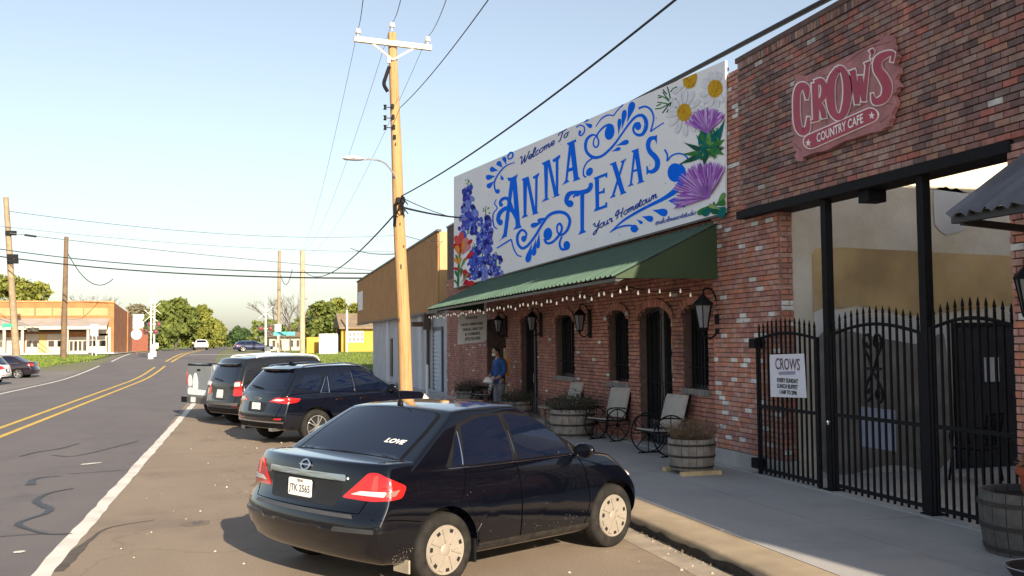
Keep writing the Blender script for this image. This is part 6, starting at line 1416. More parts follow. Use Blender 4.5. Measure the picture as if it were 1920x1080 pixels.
def box_grid(A, B, Cc, fn):
    na, nb, nc = len(A), len(B), len(Cc); idx = {}; V = []; F = []
    def vid(i, j, k):
        key = (i, j, k)
        if key not in idx: idx[key] = len(V); V.append(fn(A[i], B[j], Cc[k]))
        return idx[key]
    for i in range(na - 1):
        for j in range(nb - 1):
            F.append((vid(i, j, 0), vid(i, j + 1, 0), vid(i + 1, j + 1, 0), vid(i + 1, j, 0))); F.append((vid(i, j, nc - 1), vid(i + 1, j, nc - 1), vid(i + 1, j + 1, nc - 1), vid(i, j + 1, nc - 1)))
        for k in range(nc - 1):
            F.append((vid(i, 0, k), vid(i + 1, 0, k), vid(i + 1, 0, k + 1), vid(i, 0, k + 1))); F.append((vid(i, nb - 1, k), vid(i, nb - 1, k + 1), vid(i + 1, nb - 1, k + 1), vid(i + 1, nb - 1, k)))
    for j in range(nb - 1):
        for k in range(nc - 1):
            F.append((vid(0, j, k), vid(0, j, k + 1), vid(0, j + 1, k + 1), vid(0, j + 1, k))); F.append((vid(na - 1, j, k), vid(na - 1, j + 1, k), vid(na - 1, j + 1, k + 1), vid(na - 1, j, k + 1)))
    return V, F
def evaluated(V, F, sub=2, cutters=(), extra_mat=None):
    me = bpy.data.meshes.new('tmp'); me.from_pydata([tuple(v) for v in V], [], F); me.update()
    bm = bmesh.new(); bm.from_mesh(me); bmesh.ops.recalc_face_normals(bm, faces=bm.faces); bm.to_mesh(me); bm.free()
    o = bpy.data.objects.new('tmp', me); C0.objects.link(o); md = o.modifiers.new('s', 'SUBSURF'); md.levels = sub; md.render_levels = sub
    tmp = []
    for c in cutters:
        co = bpy.data.objects.new('cut', c); C0.objects.link(co); tmp.append(co); bo = o.modifiers.new('b', 'BOOLEAN'); bo.operation = 'DIFFERENCE'; bo.object = co; bo.solver = 'EXACT'
    bpy.context.view_layer.update(); out = bpy.data.meshes.new_from_object(o.evaluated_get(bpy.context.evaluated_depsgraph_get()))
    for q in tmp + [o]: bpy.data.objects.remove(q)
    return out
def round_poly(pts, r, n=4):
    P = [np.array(p, float) for p in pts]; out = []; N = len(P)
    for i in range(N):
        a, p, c = P[i - 1], P[i], P[(i + 1) % N]; da = a - p; dc = c - p; la, lc = np.linalg.norm(da), np.linalg.norm(dc); rr = min(r, la * .45, lc * .45)
        p0 = p + da / la * rr; p1 = p + dc / lc * rr
        for k in range(n + 1): t = k / n; out.append((1 - t) ** 2 * p0 + 2 * t * (1 - t) * p + t * t * p1)
    return out
def smooth_mesh(me, ang=38):
    me.polygons.foreach_set('use_smooth', [True] * len(me.polygons)); me.set_sharp_from_angle(angle=R(ang)); return me
ip = lambda t, tab: float(np.interp(t, [q[0] for q in tab], [q[1] for q in tab]))
class Car:
    def __init__(s, name, label, cat, sp, loc, th, paint, S=(1, 1, 1), group=None, detail=2):
        s.sp = sp; s.S = S; s.paint = paint; s.t = thing(name, label, cat, loc, math.pi / 2 - th, group); s.M = Matrix.Diagonal((*S, 1))
        A = sp['A']; Bq = [-1, -.94, -.8, -.5, 0, .5, .8, .94, 1]; Cq = sp.get('C', [0, .08, .25, .42, .58, .74, .88, .96, 1])
        L, W = sp['L'], sp['W']
        def low(a, b, c):
            xr = ip(c, sp['rear']) + sp['rc'] * abs(b) ** 3; xf = L - ip(c, sp['front']) - sp['fc'] * abs(b) ** 2.4; x = xr + a * (xf - xr)
            zt = ip(x, sp['top']) + sp.get('crown', .03) * (1 - b * b); zb = ip(x, sp['bot']); z = zb + c * (zt - zb)
            return (x, b * W / 2 * ip(c, sp['wid']) * ip(x / L, sp['plan']), z)
        V, F = box_grid(A, Bq, Cq, low)
        cut = []
        for x in sp['wheels']:
            for sg in (-1, 1):
                m_ = MB(); r = sp['arch']; prof = [(0, .62 * sg), (r, .62 * sg), (r, 1.4 * sg), (0, 1.4 * sg)]
                m_.lathe(prof, 32, (0, 0, 0), 'y'); cm = m_.mesh('cut'); cm.transform(Matrix.Translation((x, 0, sp['wr'] + .01)) @ Matrix.Diagonal((1 / S[0] , W / 1.72, 1 / S[2], 1))); cut.append(cm)
        body = evaluated(V, F, 2, cut)
        G = sp['gh']
        def gh(a, b, c):
            xr = ip(c, G['rear']) + G.get('rc', .06) * abs(b) ** 3; xf = ip(c, G['front']) - G.get('fc', .16) * abs(b) ** 2.2; x = xr + a * (xf - xr)
            zt = ip(x, G['roof']) + .035 * (1 - b * b) - .035; z = G['z0'] + c * (zt - G['z0']); return (x, b * ip(c, G['w']) * ip(x / L, G.get('plan', [(0, 1), (1, 1)])), z)
        V, F = box_grid(G.get('A', [0, .04, .12, .25, .4, .55, .7, .85, .95, 1]), Bq, [0, .15, .4, .65, .85, .95, 1], gh)
        roof = evaluated(V, F, 2)
        vs, fs = [], []
        for me in (body, roof):
            o = len(vs); vs += [v.co.copy() for v in me.vertices]; fs += [tuple(o + i for i in p.vertices) for p in me.polygons]
        s.bvh = BVHTree.FromPolygons(vs, fs)
        s.fin(smooth_mesh(body), 'body', paint); s.fin(smooth_mesh(roof, 60), 'cabin', paint)
    def fin(s, me, name, mat, par=None, raw=False):
        if not raw: me.transform(s.M)
        me.materials.clear(); o = obj(name, me, par or s.t, mat if isinstance(mat, list) else [mat]); return o
    def ray(s, fr, u, v):
        k = fr[0]
        if k == 'R': o, d = Vector((u, -6, v)), Vector((0, 1, 0))
        elif k == 'L': o, d = Vector((u, 6, v)), Vector((0, -1, 0))
        elif k == 'B': o, d = Vector((-6, u, v)), Vector((1, 0, 0))
        elif k == 'F': o, d = Vector((12, u, v)), Vector((-1, 0, 0))
        elif k == 'T': o, d = Vector((u, v, 6)), Vector((0, 0, -1))
        elif k == 'W': o, d = Vector((u - 6, v, 6)), Vector((1, 0, -1)).normalized()       # from rear above
        else:      # corner: ('C', side)
            sg = fr[1]; dd = Vector((.7071, -sg * .7071, 0)); pr = Vector((.7071, sg * .7071, 0)); o = pr * u + Vector((0, 0, v)) - dd * 6; d = dd
        h = s.bvh.ray_cast(o, d)
        if h[0] is None:
            h = s.bvh.find_nearest(o + d * 6)
        return h[0], h[1]
    def patch(s, name, outline, fr, mat, off=.005, par=None, step=.05, rings=(1, .93, .8, .6, .35), r=.03, thick=.006, flatn=None):
        P = round_poly(outline, r) if r else [np.array(p, float) for p in outline]; Q = []
        for i in range(len(P)):
            a, c = P[i], P[(i + 1) % len(P)]; n = max(1, int(np.linalg.norm(c - a) / step))
            for k in range(n): Q.append(a + (c - a) * k / n)
        N = len(Q); cen = sum(Q) / N; vs = []; fs = []
        nrm = []
        for q in rings:
            for p in Q:
                w = cen + (p - cen) * q; h, n = s.ray(fr, w[0], w[1]); vs.append(h + n * off); nrm.append(n)
        h, n = s.ray(fr, *cen); vs.append(h + n * off); c = len(vs) - 1
        for k in range(len(rings) - 1):
            for i in range(N): j = (i + 1) % N; fs.append((k * N + i, k * N + j, (k + 1) * N + j, (k + 1) * N + i))
        k = len(rings) - 1
        for i in range(N): fs.append((k * N + i, k * N + (i + 1) % N, c))
        if thick:
            o = len(vs); vs += [vs[i] - nrm[i] * (off + thick) for i in range(N)]; fs += [(i, o + i, o + (i + 1) % N, (i + 1) % N) for i in range(N)]
        b = MB().add(vs, fs); me = b.mesh(name, True, 50); return s.fin(me, name, mat, par)
    def line(s, name, pts, fr, mat, r=.004, par=None, off=0.0, closed=False, step=.04):
        Q = []
        n_ = len(pts)
        for i in range(n_ if closed else n_ - 1):
            a, c = np.array(pts[i], float), np.array(pts[(i + 1) % n_], float); n = max(1, int(np.linalg.norm(c - a) / step))
            for k in range(n): Q.append(a + (c - a) * k / n)
        if not closed: Q.append(np.array(pts[-1], float))
        W = []
        for q in Q: h, n = s.ray(fr, *q); W.append(h + n * off)
        b = MB(); b.tube(W, r, 5, closed=closed); return s.fin(b.mesh(name, True), name, mat, par)
    def wheel(s, x, sg, kind):
        sp = s.sp; r = sp['wr']; w = .19; y = sg * (sp['W'] / 2 * s.S[1] - .035); X = x * s.S[0]
        prof = [(r * .66, -w), (r * .70, -w * 1.0), (r * .9, -w * .98), (r * .985, -w * .86), (r, -w * .6), (r, -w * .2), (r * .985, -.012), (r * .9, .006), (r * .72, .008), (r * .66, -.01)]
        b = MB(); b.lathe([(a, sg * q) for a, q in prof], 40, (0, 0, 0), 'y'); t = s.fin(b.mesh('tyre', True, 50), 'tyre', rubber, raw=True); t.location = (X, y, r)
        b = MB(); R_ = r * .67
        if kind == 'cover':
            b.lathe([(0, .012 * sg), (R_ * .2, .012 * sg), (R_ * .24, .006 * sg), (R_ * .5, .014 * sg), (R_ * .85, .008 * sg), (R_ * .97, .012 * sg), (R_, 0)], 42, (0, 0, 0), 'y')
            c = s.fin(b.mesh('wheel_cover', True, 40), 'wheel_cover', M_cover, t, raw=True)
            for k in range(7):
                b = MB(); a = 2 * math.pi * k / 7 + .3
                for (r0, r1, da, hh) in ((.72, .86, .11, .016),):
                    q = [(R_ * rr * math.cos(a + d), sg * hh, R_ * rr * math.sin(a + d)) for rr, d in ((r0, -da), (r1, -da), (r1, da), (r0, da))]; b.prism(q, (0, sg, 0), .001)
                s.fin(b.mesh('cover_slot'), 'cover_slot', dark, t, raw=True)
            for k in range(7):
                b = MB(); a = 2 * math.pi * (k + .5) / 7 + .3; q = [(R_ * rr * math.cos(a + d), sg * .0115, R_ * rr * math.sin(a + d)) for rr, d in ((.3, -.10), (.86, -.16), (.86, .16), (.3, .10))]; b.prism(q, (0, sg, 0), .010)
                s.fin(b.mesh('cover_rib'), 'cover_rib', M_cover, t, raw=True)
        else:
            b.lathe([(0, -.06 * sg), (R_, -.06 * sg)], 32, (0, 0, 0), 'y'); s.fin(b.mesh('brake'), 'brake_disc', dark, t, raw=True)
            b = MB(); b.lathe([(R_ * .93, -.05 * sg), (R_ * .93, .006 * sg), (R_, .008 * sg), (R_, -.05 * sg)], 40, (0, 0, 0), 'y'); b.lathe([(0, .0), (R_ * .2, 0), (R_ * .24, -.04 * sg)], 20, (0, 0, 0), 'y')
            for k in range(5):
                for d in (-.14, .14):
                    a = 2 * math.pi * k / 5 + d; a2 = 2 * math.pi * k / 5 + d * 1.3; b.bar((R_ * .15 * math.cos(a), -.012 * sg, R_ * .15 * math.sin(a)), (R_ * .95 * math.cos(a2), -.004 * sg, R_ * .95 * math.sin(a2)), .02, .045, up=(0, 1, 0))
            s.fin(b.mesh('rim', True), 'rim', M_alloy, t, raw=True)
        return t
    def wheels(s, kind):
        for x in s.sp['wheels']:
            for sg in (-1, 1): s.wheel(x, sg, kind)
    def plate(s, x, y, z, txt, top=None, w=.305, h=.152, tilt=.06):
        b = MB(); c = Vector((x, y, z)); u = Vector((0, -1, 0)); v = Vector((tilt, 0, 1)).normalized(); n = u.cross(v)
        q = round_poly([(-w / 2, -h / 2), (w / 2, -h / 2), (w / 2, h / 2), (-w / 2, h / 2)], .02); b.prism([c + u * p[0] + v * p[1] for p in q], n, .006); pl = s.fin(b.mesh('plate'), 'licence_plate', plate_white)
        for tx, dy, sz in ((txt, -.012, .085), (top, .055, .032)):
            if not tx: continue
            me = text_mesh(tx, sz, .001, .8); M = Matrix.Identity(4); o_ = c + v * dy + n * .0075
            for i in range(3): M[i][0], M[i][1], M[i][2], M[i][3] = u[i], v[i], n[i], o_[i]
            me.transform(M); s.fin(me, 'plate_lettering', text_black, pl)
        return pl
    def mirror(s, x, y, z, k=1.0):
        for sg in (-1, 1):
            b = MB(); b.mat = Matrix.Translation((x, sg * (y + .09), z)) @ Matrix.Diagonal((.075 * k, .10 * k, .075 * k, 1))
            V = []; bmv = bmesh.new(); bmesh.ops.create_icosphere(bmv, subdivisions=3, radius=1.0); bmv.verts.ensure_lookup_table()
            vs = [Vector((max(min(v.co.x, 1), -.45), v.co.y, v.co.z)) for v in bmv.verts]; fs = [tuple(q.index for q in f.verts) for f in bmv.faces]; bmv.free(); b.add(vs, fs); b.mat = None
            b.bar((x + .02, sg * (y - .06), z - .05), (x, sg * (y + .04), z - .02), .05); s.fin(b.mesh('mirror', True, 60), 'mirror', s.paint)

SEDAN = dict(L=4.40, W=1.70, A=[0, .012, .035, .07, .11, .16, .22, .3, .4, .5, .6, .68, .76, .83, .89, .94, .975, 1], wheels=(.94, 3.54), wr=.315, arch=.365, rc=.17, fc=.42, crown=.02,
    rear=[(0, .08), (.1, .01), (.25, -.04), (.45, -.045), (.53, .02), (.6, .075), (.8, .085), (.93, .10), (1, .14)], front=[(0, .14), (.2, .03), (.45, 0), (.65, .04), (.85, .22), (1, .42)],
    top=[(0, 1.05), (.14, 1.075), (.35, 1.09), (.6, 1.09), (.9, 1.06), (1.4, 1.0), (2.9, 1.0), (3.2, .985), (3.6, .935), (4.0, .855), (4.3, .74), (4.47, .66)], bot=[(0, .30), (.3, .26), (.9, .22), (3.6, .2), (4.1, .19), (4.47, .24)],
    wid=[(0, .90), (.08, .965), (.3, .99), (.55, 1.0), (.75, .985), (.9, .95), (1, .90)], plan=[(0, .965), (.1, .985), (.25, 1), (.75, 1), (.9, .985), (1, .95)],
    gh=dict(z0=.97, rear=[(0, .40), (.25, .56), (.6, .86), (1, 1.28)], front=[(0, 3.34), (.3, 3.06), (.65, 2.76), (1, 2.42)], roof=[(.4, 1.40), (1.0, 1.475), (1.5, 1.52), (1.95, 1.535), (2.4, 1.515), (3.2, 1.45)], w=[(0, .80), (.15, .79), (.55, .73), (.85, .655), (.95, .62), (1, .59)], rc=.05, fc=.2))

# ---- the near black sedan
car_black = car_paint('paint_black', (.0015, .002, .0045), .12, dirt=.1)
th0 = R(60.8)
v = Car('black_sedan', 'glossy black sedan with chrome trunk bar, nearest the camera', 'car', SEDAN, (.525, 8.84, 0), th0, car_black, (.862, 1.25, .99))
v.wheels('cover')
for f, sg in (('R', -1), ('L', 1)):
    # doors
    dr = v.patch('door', [(1.12, .30), (1.98, .27), (1.98, .965), (1.30, .975), (1.16, .80), (1.33, .55), (1.22, .40)], f, car_black, .003, r=.05, thick=.004); v.patch('handle', [(1.36, .845), (1.54, .845), (1.54, .875), (1.36, .875)], f, car_black, .022, dr, r=.012, rings=(1, .6))
    df = v.patch('door', [(2.0, .27), (3.0, .27), (3.08, .50), (3.02, .80), (2.96, .965), (2.0, .965)], f, car_black, .003, r=.05, thick=.004); v.patch('handle', [(2.1, .85), (2.28, .85), (2.28, .88), (2.1, .88)], f, car_black, .022, df, r=.012, rings=(1, .6))
    v.line('seam', [(1.99, .27), (1.99, .985)], f, M_seam, .004); v.line('seam', [(3.02, .27), (3.1, .50), (3.04, .82), (2.98, .97)], f, M_seam, .004); v.line('seam', [(1.13, .72), (1.27, .985)], f, M_seam, .004); v.line('seam', [(1.36, .27), (1.30, .50)], f, M_seam, .003)
    v.line('belt_moulding', [(1.02, 1.0), (1.5, .99), (2.2, .985), (2.98, .985)], f, chrome, .005, off=.004)
    v.patch('window_surround', [(.98, 1.01), (3.03, .995), (2.78, 1.19), (2.44, 1.385), (2.05, 1.44), (1.55, 1.425), (1.28, 1.36)], f, M_trim, .004, r=.03, thick=.003)
    for nm, ol in (('quarter_window', [(1.06, 1.02), (1.20, 1.015), (1.245, 1.28), (1.21, 1.26)]), ('window', [(1.225, 1.015), (1.93, 1.005), (1.90, 1.415), (1.58, 1.40), (1.33, 1.34)]), ('window', [(2.01, 1.005), (2.86, 1.005), (2.68, 1.18), (2.40, 1.36), (2.08, 1.415), (1.98, 1.41)])):
        v.patch(nm, ol, f, M_carglass, .008, r=.025, thick=.004)
    v.line('window_divider', [(1.212, 1.02), (1.252, 1.30)], f, chrome, .006, off=.008); v.line('window_divider', [(1.962, 1.01), (1.935, 1.415)], f, chrome, .005, off=.008); v.line('window_divider', [(2.88, 1.0), (2.83, 1.09)], f, chrome, .006, off=.008)
    v.patch('sill', [(1.35, .245), (3.1, .235), (3.12, .30), (1.34, .32)], f, pm('dusty_sill', (.022, .019, .016), .8, .4, 14, spec=.2), .003, r=.02)
    v.patch('fuel_door' if sg < 0 else 'side_reflector', [(.60, .80), (.78, .80), (.78, .95), (.60, .95)] if sg < 0 else [(.2, .5), (.3, .5), (.3, .54), (.2, .54)], f, car_black, .004, r=.03, thick=.004)
    b = MB(); b.box((.94 + .39) , (.94 + .42), sg * .64, sg * .82, .16, .36); v.fin(b.mesh('mud_flap'), 'mud_flap', M_trim)
    b = MB(); b.box(.94 - .46, .94 - .44, sg * .66, sg * .82, .18, .29); v.fin(b.mesh('mud_flap'), 'mud_flap', pm('pale_mud_flap', (.3, .26, .2), .8, .2, 6))
    v.line('bumper_seam', [(.12, .655), (.35, .64), (.62, .60)], f, M_seam, .004); v.patch('bumper_strip', [(.10, .545), (.30, .54), (.33, .565), (.10, .58)], f, M_trim, .01, r=.012)
    q = [(.385, .80), (.60, 1.015), (.675, 1.02), (.90, .905), (.86, .815), (.62, .79)]
    tl = v.patch('tail_lamp', q, ('C', sg), M_lamp, .012, r=.03, thick=.016, step=.03)
    v.patch('reverse_lens', [(.46, .835), (.54, .868), (.74, .872), (.72, .83)], ('C', sg), M_lampw, .017, tl, r=.01, thick=.004, step=.03); v.patch('smoked_lens', [(.745, .872), (.84, .885), (.80, .838), (.73, .832)], ('C', sg), M_lampg, .017, tl, r=.01, thick=.004, step=.03); v.patch('bright_lens', [(.62, .88), (.67, .88), (.68, 1.0), (.645, .99)], ('C', sg), pm('lamp_bright_red', (.8, .05, .04), .1, .05, coat=1), .0155, tl, r=.012, thick=.003, step=.03)
v.mirror(2.93, .80, 1.03)
hl = v.patch('headlamp', [(3.86, .70), (4.2, .62), (4.26, .72), (4.05, .80), (3.9, .80)], 'R', M_lampw, .012, r=.04); v.patch('headlamp', [(3.86, .70), (4.2, .62), (4.26, .72), (4.05, .80), (3.9, .80)], 'L', M_lampw, .012, r=.04); v.patch('indicator', [(3.98, .66), (4.16, .62), (4.2, .68), (4.0, .72)], 'R', M_amber, .016, hl, r=.02)
# rear face
tr = v.patch('trunk_lid', [(-.62, .70), (.62, .70), (.66, .83), (.60, 1.03), (.3, 1.05), (-.3, 1.05), (-.60, 1.03), (-.66, .83)], 'B', car_black, .003, r=.06, thick=.004)
v.line('seam', [(-.66, 1.0), (-.68, .83), (-.63, .69), (0, .685), (.63, .69), (.68, .83), (.66, 1.0)], 'B', M_seam, .004)
v.patch('plate_recess', [(-.40, .72), (.40, .72), (.44, .93), (-.44, .93)], 'B', pm('recess_dark', (.008, .009, .011), .6, .1), .005, tr, r=.05, thick=.003)
v.patch('chrome_bar', [(-.47, .935), (.47, .935), (.46, .985), (-.46, .985)], 'B', chrome, .024, tr, r=.012, thick=.022)
h_, n_ = v.ray('B', 0, .83); v.plate(h_.x - .018, 0.02, .835, 'JTK 2565', 'TEXAS', w=.29)
h_, n_ = v.ray('B', 0, 1.03)
b = MB(); cc = Vector((h_.x, 0, 1.028)) + n_ * .012; uu = Vector((0, -1, 0)); vv = n_.cross(uu); vv = vv if vv.z > 0 else -vv
b.tube([cc + uu * .052 * math.cos(2 * math.pi * k / 24) + vv * .045 * math.sin(2 * math.pi * k / 24) for k in range(24)], .009, 6, closed=True); b.bar(cc - uu * .068, cc + uu * .068, .012, .018, up=n_); v.fin(b.mesh('emblem', True), 'emblem', chrome, tr)
h_, n_ = v.ray('B', .52, .93); me = text_mesh('VERSA', .05, .001); M_ = Matrix.Identity(4)
uu = Vector((0, -1, 0)); uu = (uu - n_ * uu.dot(n_)).normalized(); vv = n_.cross(uu); cc = h_ + n_ * .009
for i in range(3): M_[i][0], M_[i][1], M_[i][2], M_[i][3] = uu[i], vv[i], n_[i], cc[i]
me.transform(M_); v.fin(me, 'badge_lettering', chrome, tr)
M_stripg = pm('strip_grey', (.03, .031, .034), .35, .1, coat=.5)
bp_ = v.patch('rear_bumper', [(-.80, .33), (.80, .33), (.82, .63), (.62, .665), (-.62, .665), (-.82, .63)], 'B', car_black, .004, r=.06, thick=.004)
for sg in (-1, 1): v.patch('bumper_strip', [(sg * .42, .535), (sg * .78, .545), (sg * .78, .58), (sg * .45, .575)], 'B', M_stripg, .014, bp_, r=.01, thick=.01)
v.patch('bumper_lip', [(-.6, .645), (.6, .645), (.58, .675), (-.58, .675)], 'B', pm('lip_grey', (.05, .05, .052), .45, .1), .010, bp_, r=.012)
v.patch('rear_window_surround', [(.57, -.64), (.60, 0), (.57, .64), (.98, .60), (1.26, .545), (1.26, -.545), (.98, -.60)], 'T', M_trim, .003, r=.06, thick=.002)
rw = v.patch('rear_window', [(.585, -.61), (.615, 0), (.585, .61), (.98, .57), (1.245, .515), (1.245, -.515), (.98, -.57)], 'T', M_carglass, .007, r=.06, thick=.003)
v.patch('windscreen', [(2.52, -.50), (2.52, .50), (3.2, .66), (3.26, 0), (3.2, -.66)], 'T', M_carglass, .006, r=.06)
h_, n_ = v.ray('T', .80, -.40); me = text_mesh('LOVE', .085, .004, 1.0, .2); uu = Vector((0, -1, 0)); uu = (uu - n_ * uu.dot(n_)).normalized(); vv = n_.cross(uu); cc = h_ + n_ * .012
for i in range(3): M_[i][0], M_[i][1], M_[i][2], M_[i][3] = uu[i], vv[i], n_[i], cc[i]
me.transform(M_); v.fin(me, 'window_sticker', plate_white, rw)
h_, n_ = v.ray('T', 1.33, 0); b = MB(); b.lathe([(.03, 0), (.028, .02), (.012, .05), (0, .055)], 10, h_); b.tube([h_ + Vector((0, 0, .04)), h_ + Vector((-.05, 0, .22))], [.006, .003], 6); v.fin(b.mesh('antenna', True), 'antenna', M_trim)
v.line('seam', [(.30, -.66), (.55, -.68)], 'T', M_seam, .003); v.line('seam', [(.30, .66), (.55, .68)], 'T', M_seam, .003); v.line('seam', [(3.28, -.66), (3.36, 0), (3.28, .66)], 'T', M_seam, .005)
v.line('roof_seam', [(1.3, -.60), (1.8, -.62), (2.4, -.60)], 'T', M_trim, .006); v.line('roof_seam', [(1.3, .60), (1.8, .62), (2.4, .60)], 'T', M_trim, .006)

b = MB(); rnd = random.Random(3)   # scuffs and dried mud on the rear corner and doors
for i in range(110):
    if i < 70: x, z = rnd.gauss(.42, .10), rnd.gauss(.33, .035)
    elif i < 100: x, z = rnd.gauss(2.7, .3), rnd.gauss(.37, .03)
    else: x, z = rnd.uniform(1.2, 3.0), rnd.uniform(.3, .9)
    h, n = v.ray('R', x, z); r_ = rnd.uniform(.0012, .0034); a = rnd.random() * 6
    d1 = Vector((math.cos(a), 0, math.sin(a))) * r_ * rnd.uniform(1, 3); d2 = Vector((-math.sin(a), 0, math.cos(a))) * r_; p = h + n * .0075
    b.add([p - d1, p - d2, p + d1, p + d2], [(0, 1, 2, 3)])
sc_ = v.fin(b.mesh('scuffs'), 'scuffs', pm('scuff_pale', (.16, .14, .12), .9, .3)); tag(sc_, kind='stuff')
# ---- SUVs
SUV = dict(L=4.65, W=1.84, A=[0, .012, .035, .07, .11, .16, .22, .3, .4, .5, .6, .68, .76, .83, .89, .94, .975, 1], wheels=(.98, 3.70), wr=.355, arch=.42, rc=.15, fc=.38, crown=.02,
    rear=[(0, .14), (.1, .05), (.3, .0), (.48, .01), (.58, .06), (.8, .09), (1, .14)], front=[(0, .16), (.2, .04), (.5, 0), (.7, .03), (.9, .14), (1, .28)],
    top=[(0, 1.06), (.3, 1.08), (1.5, 1.07), (3.0, 1.04), (3.4, 1.03), (3.9, .99), (4.3, .9), (4.65, .78)], bot=[(0, .36), (.3, .30), (1, .26), (3.8, .24), (4.65, .28)],
    wid=[(0, .90), (.08, .965), (.3, .99), (.55, 1.0), (.75, .985), (.9, .955), (1, .91)], plan=[(0, .96), (.1, .985), (.25, 1), (.75, 1), (.9, .985), (1, .94)],
    gh=dict(z0=.98, rear=[(0, .10), (.3, .22), (.7, .42), (1, .58)], front=[(0, 3.60), (.3, 3.28), (.65, 2.92), (1, 2.5)], roof=[(.2, 1.58), (.6, 1.62), (1.3, 1.66), (2.0, 1.67), (2.6, 1.63), (3.5, 1.5)], w=[(0, .855), (.15, .84), (.55, .76), (.85, .66), (.95, .62), (1, .58)], rc=.10, fc=.2))
def dress_suv(c, paint, lampq, plate, chrome_win=True, rails=True, kind='alloy', railmat=None, barz=.40, tail2=None):
    c.wheels(kind); L = c.sp['L']
    for f, sg in (('R', -1), ('L', 1)):
        for ol in ([(1.38, .32), (2.06, .30), (2.06, 1.03), (1.30, 1.04), (1.18, .84), (1.40, .60)], [(2.08, .30), (3.1, .30), (3.2, .55), (3.12, 1.02), (2.08, 1.03)]):
            d = c.patch('door', ol, f, paint, .003, r=.05, thick=.004); x0 = ol[0][0] + (.06 if ol[0][0] > 2 else .1); c.patch('handle', [(x0, .90), (x0 + .18, .90), (x0 + .18, .935), (x0, .935)], f, chrome if chrome_win else paint, .022, d, r=.012, rings=(1, .6))
        c.line('seam', [(2.07, .3), (2.07, 1.04)], f, M_seam, .004); c.line('seam', [(3.14, .3), (3.22, .55), (3.14, 1.02)], f, M_seam, .004); c.line('seam', [(1.1, .86), (1.3, 1.05)], f, M_seam, .004)
        for nm, ol in (('quarter_window', [(.52, 1.20), (1.02, 1.10), (1.20, 1.33), (1.18, 1.44), (.80, 1.43)]), ('window', [(1.14, 1.085), (1.32, 1.08), (1.34, 1.34), (1.30, 1.36)]), ('window', [(1.36, 1.08), (2.0, 1.075), (1.97, 1.46), (1.42, 1.46)]), ('window', [(2.08, 1.075), (3.06, 1.07), (2.86, 1.24), (2.52, 1.43), (2.08, 1.47)])):
            c.patch(nm, ol, f, M_carglass, .006, r=.03, thick=.004)
        if chrome_win:
            c.line('window_trim', [(1.10, 1.07), (1.30, 1.38)], f, chrome, .008, off=.006); c.line('window_trim', [(1.33, 1.06), (1.36, 1.40)], f, chrome, .008, off=.006); c.line('window_trim', [(2.04, 1.06), (2.01, 1.48)], f, chrome, .008, off=.006); c.line('window_trim', [(1.1, 1.068), (1.35, 1.06)], f, chrome, .006, off=.006)
        if rails:
            P = [c.ray('T', x, sg * (.60 if c.sp['W'] < 1.9 else .66))[0] + Vector((0, 0, h)) for x, h in ((.75, .01), (.9, .05), (1.5, .055), (2.1, .055), (2.6, .045), (2.75, .01))]
            c.fin(MB().tube(catmull(P, 4), .018, 6).mesh('roof_rail', True), 'roof_rail', railmat or chrome)
        tl = c.patch('tail_lamp', lampq, ('C', sg), M_lamp, .014, r=.03, thick=.016, step=.04)
        if tail2: c.patch('tail_lens', tail2, ('C', sg), M_lampw, .019, tl, r=.015, thick=.004, step=.03)
        c.patch('wheel_arch_trim', [(.30, .34), (.48, .36), (.52, .52), (.34, .52)], f, M_trim, .004, r=.03)
        c.patch('sill', [(1.45, .28), (3.2, .27), (3.2, .40), (1.45, .42)], f, M_trim, .004, r=.03)
        c.patch('headlamp', [(3.95, .82), (4.35, .76), (4.3, .9), (4.05, .93)], f, M_lampw, .012, r=.03)
    c.mirror(3.0, c.sp['W'] / 2 - .06, 1.12, 1.15)
    hz = .70 * c.sp['W'] / 1.84
    tg = c.patch('tailgate', [(-.66, .60), (.66, .60), (.74, .80), (.72, 1.04), (-.72, 1.04), (-.74, .80)], 'B', paint, .004, r=.06, thick=.004); c.line('seam', [(-.74, 1.05), (-.76, .8), (-.67, .585), (.67, .585), (.76, .8), (.74, 1.05)], 'B', M_seam, .005)
    c.patch('plate_recess', [(-.30, .68), (.30, .68), (.34, .88), (-.34, .88)], 'B', pm('recess_dark', (.008, .009, .011), .6, .1), .007, tg, r=.05, thick=.003)
    h_, n_ = c.ray('B', 0, .80); c.plate(h_.x - .02, 0.0, .795, plate)
    c.patch('rear_window', [(-.66, 1.13), (.66, 1.13), (.58, 1.50), (-.58, 1.50)], 'B', M_carglass, .006, r=.08, thick=.003)
    P = [c.ray('B', y, 1.555)[0] + Vector((-.10 + .03 * abs(y), 0, .02)) for y in (-.56, -.3, 0, .3, .56)]; Q = [c.ray('B', y, 1.60)[0] + Vector((.12, 0, .03)) for y in (-.56, -.3, 0, .3, .56)]
    b = MB(); vs = [p for p in P] + [q for q in Q] + [p - Vector((0, 0, .03)) for p in P] + [q - Vector((0, 0, .06)) for q in Q]; fs = []
    for i in range(4): fs += [(i, i + 1, 6 + i, 5 + i), (10 + i, 15 + i, 16 + i, 11 + i), (i, 10 + i, 11 + i, i + 1)]
    b.add(vs, fs); c.fin(b.mesh('spoiler', True, 50), 'spoiler', paint)
    c.patch('high_brake_lamp', [(-.15, 1.535), (.15, 1.535), (.15, 1.55), (-.15, 1.55)], 'B', M_lamp, .02, r=.004)
    h_, n_ = c.ray('B', 0, 1.15); b = MB(); b.bar(h_ + n_ * .02 + Vector((0, -.02, 0)), h_ + n_ * .02 + Vector((.02, .4, .05)), .012, .03); c.fin(b.mesh('wiper'), 'wiper', M_trim)
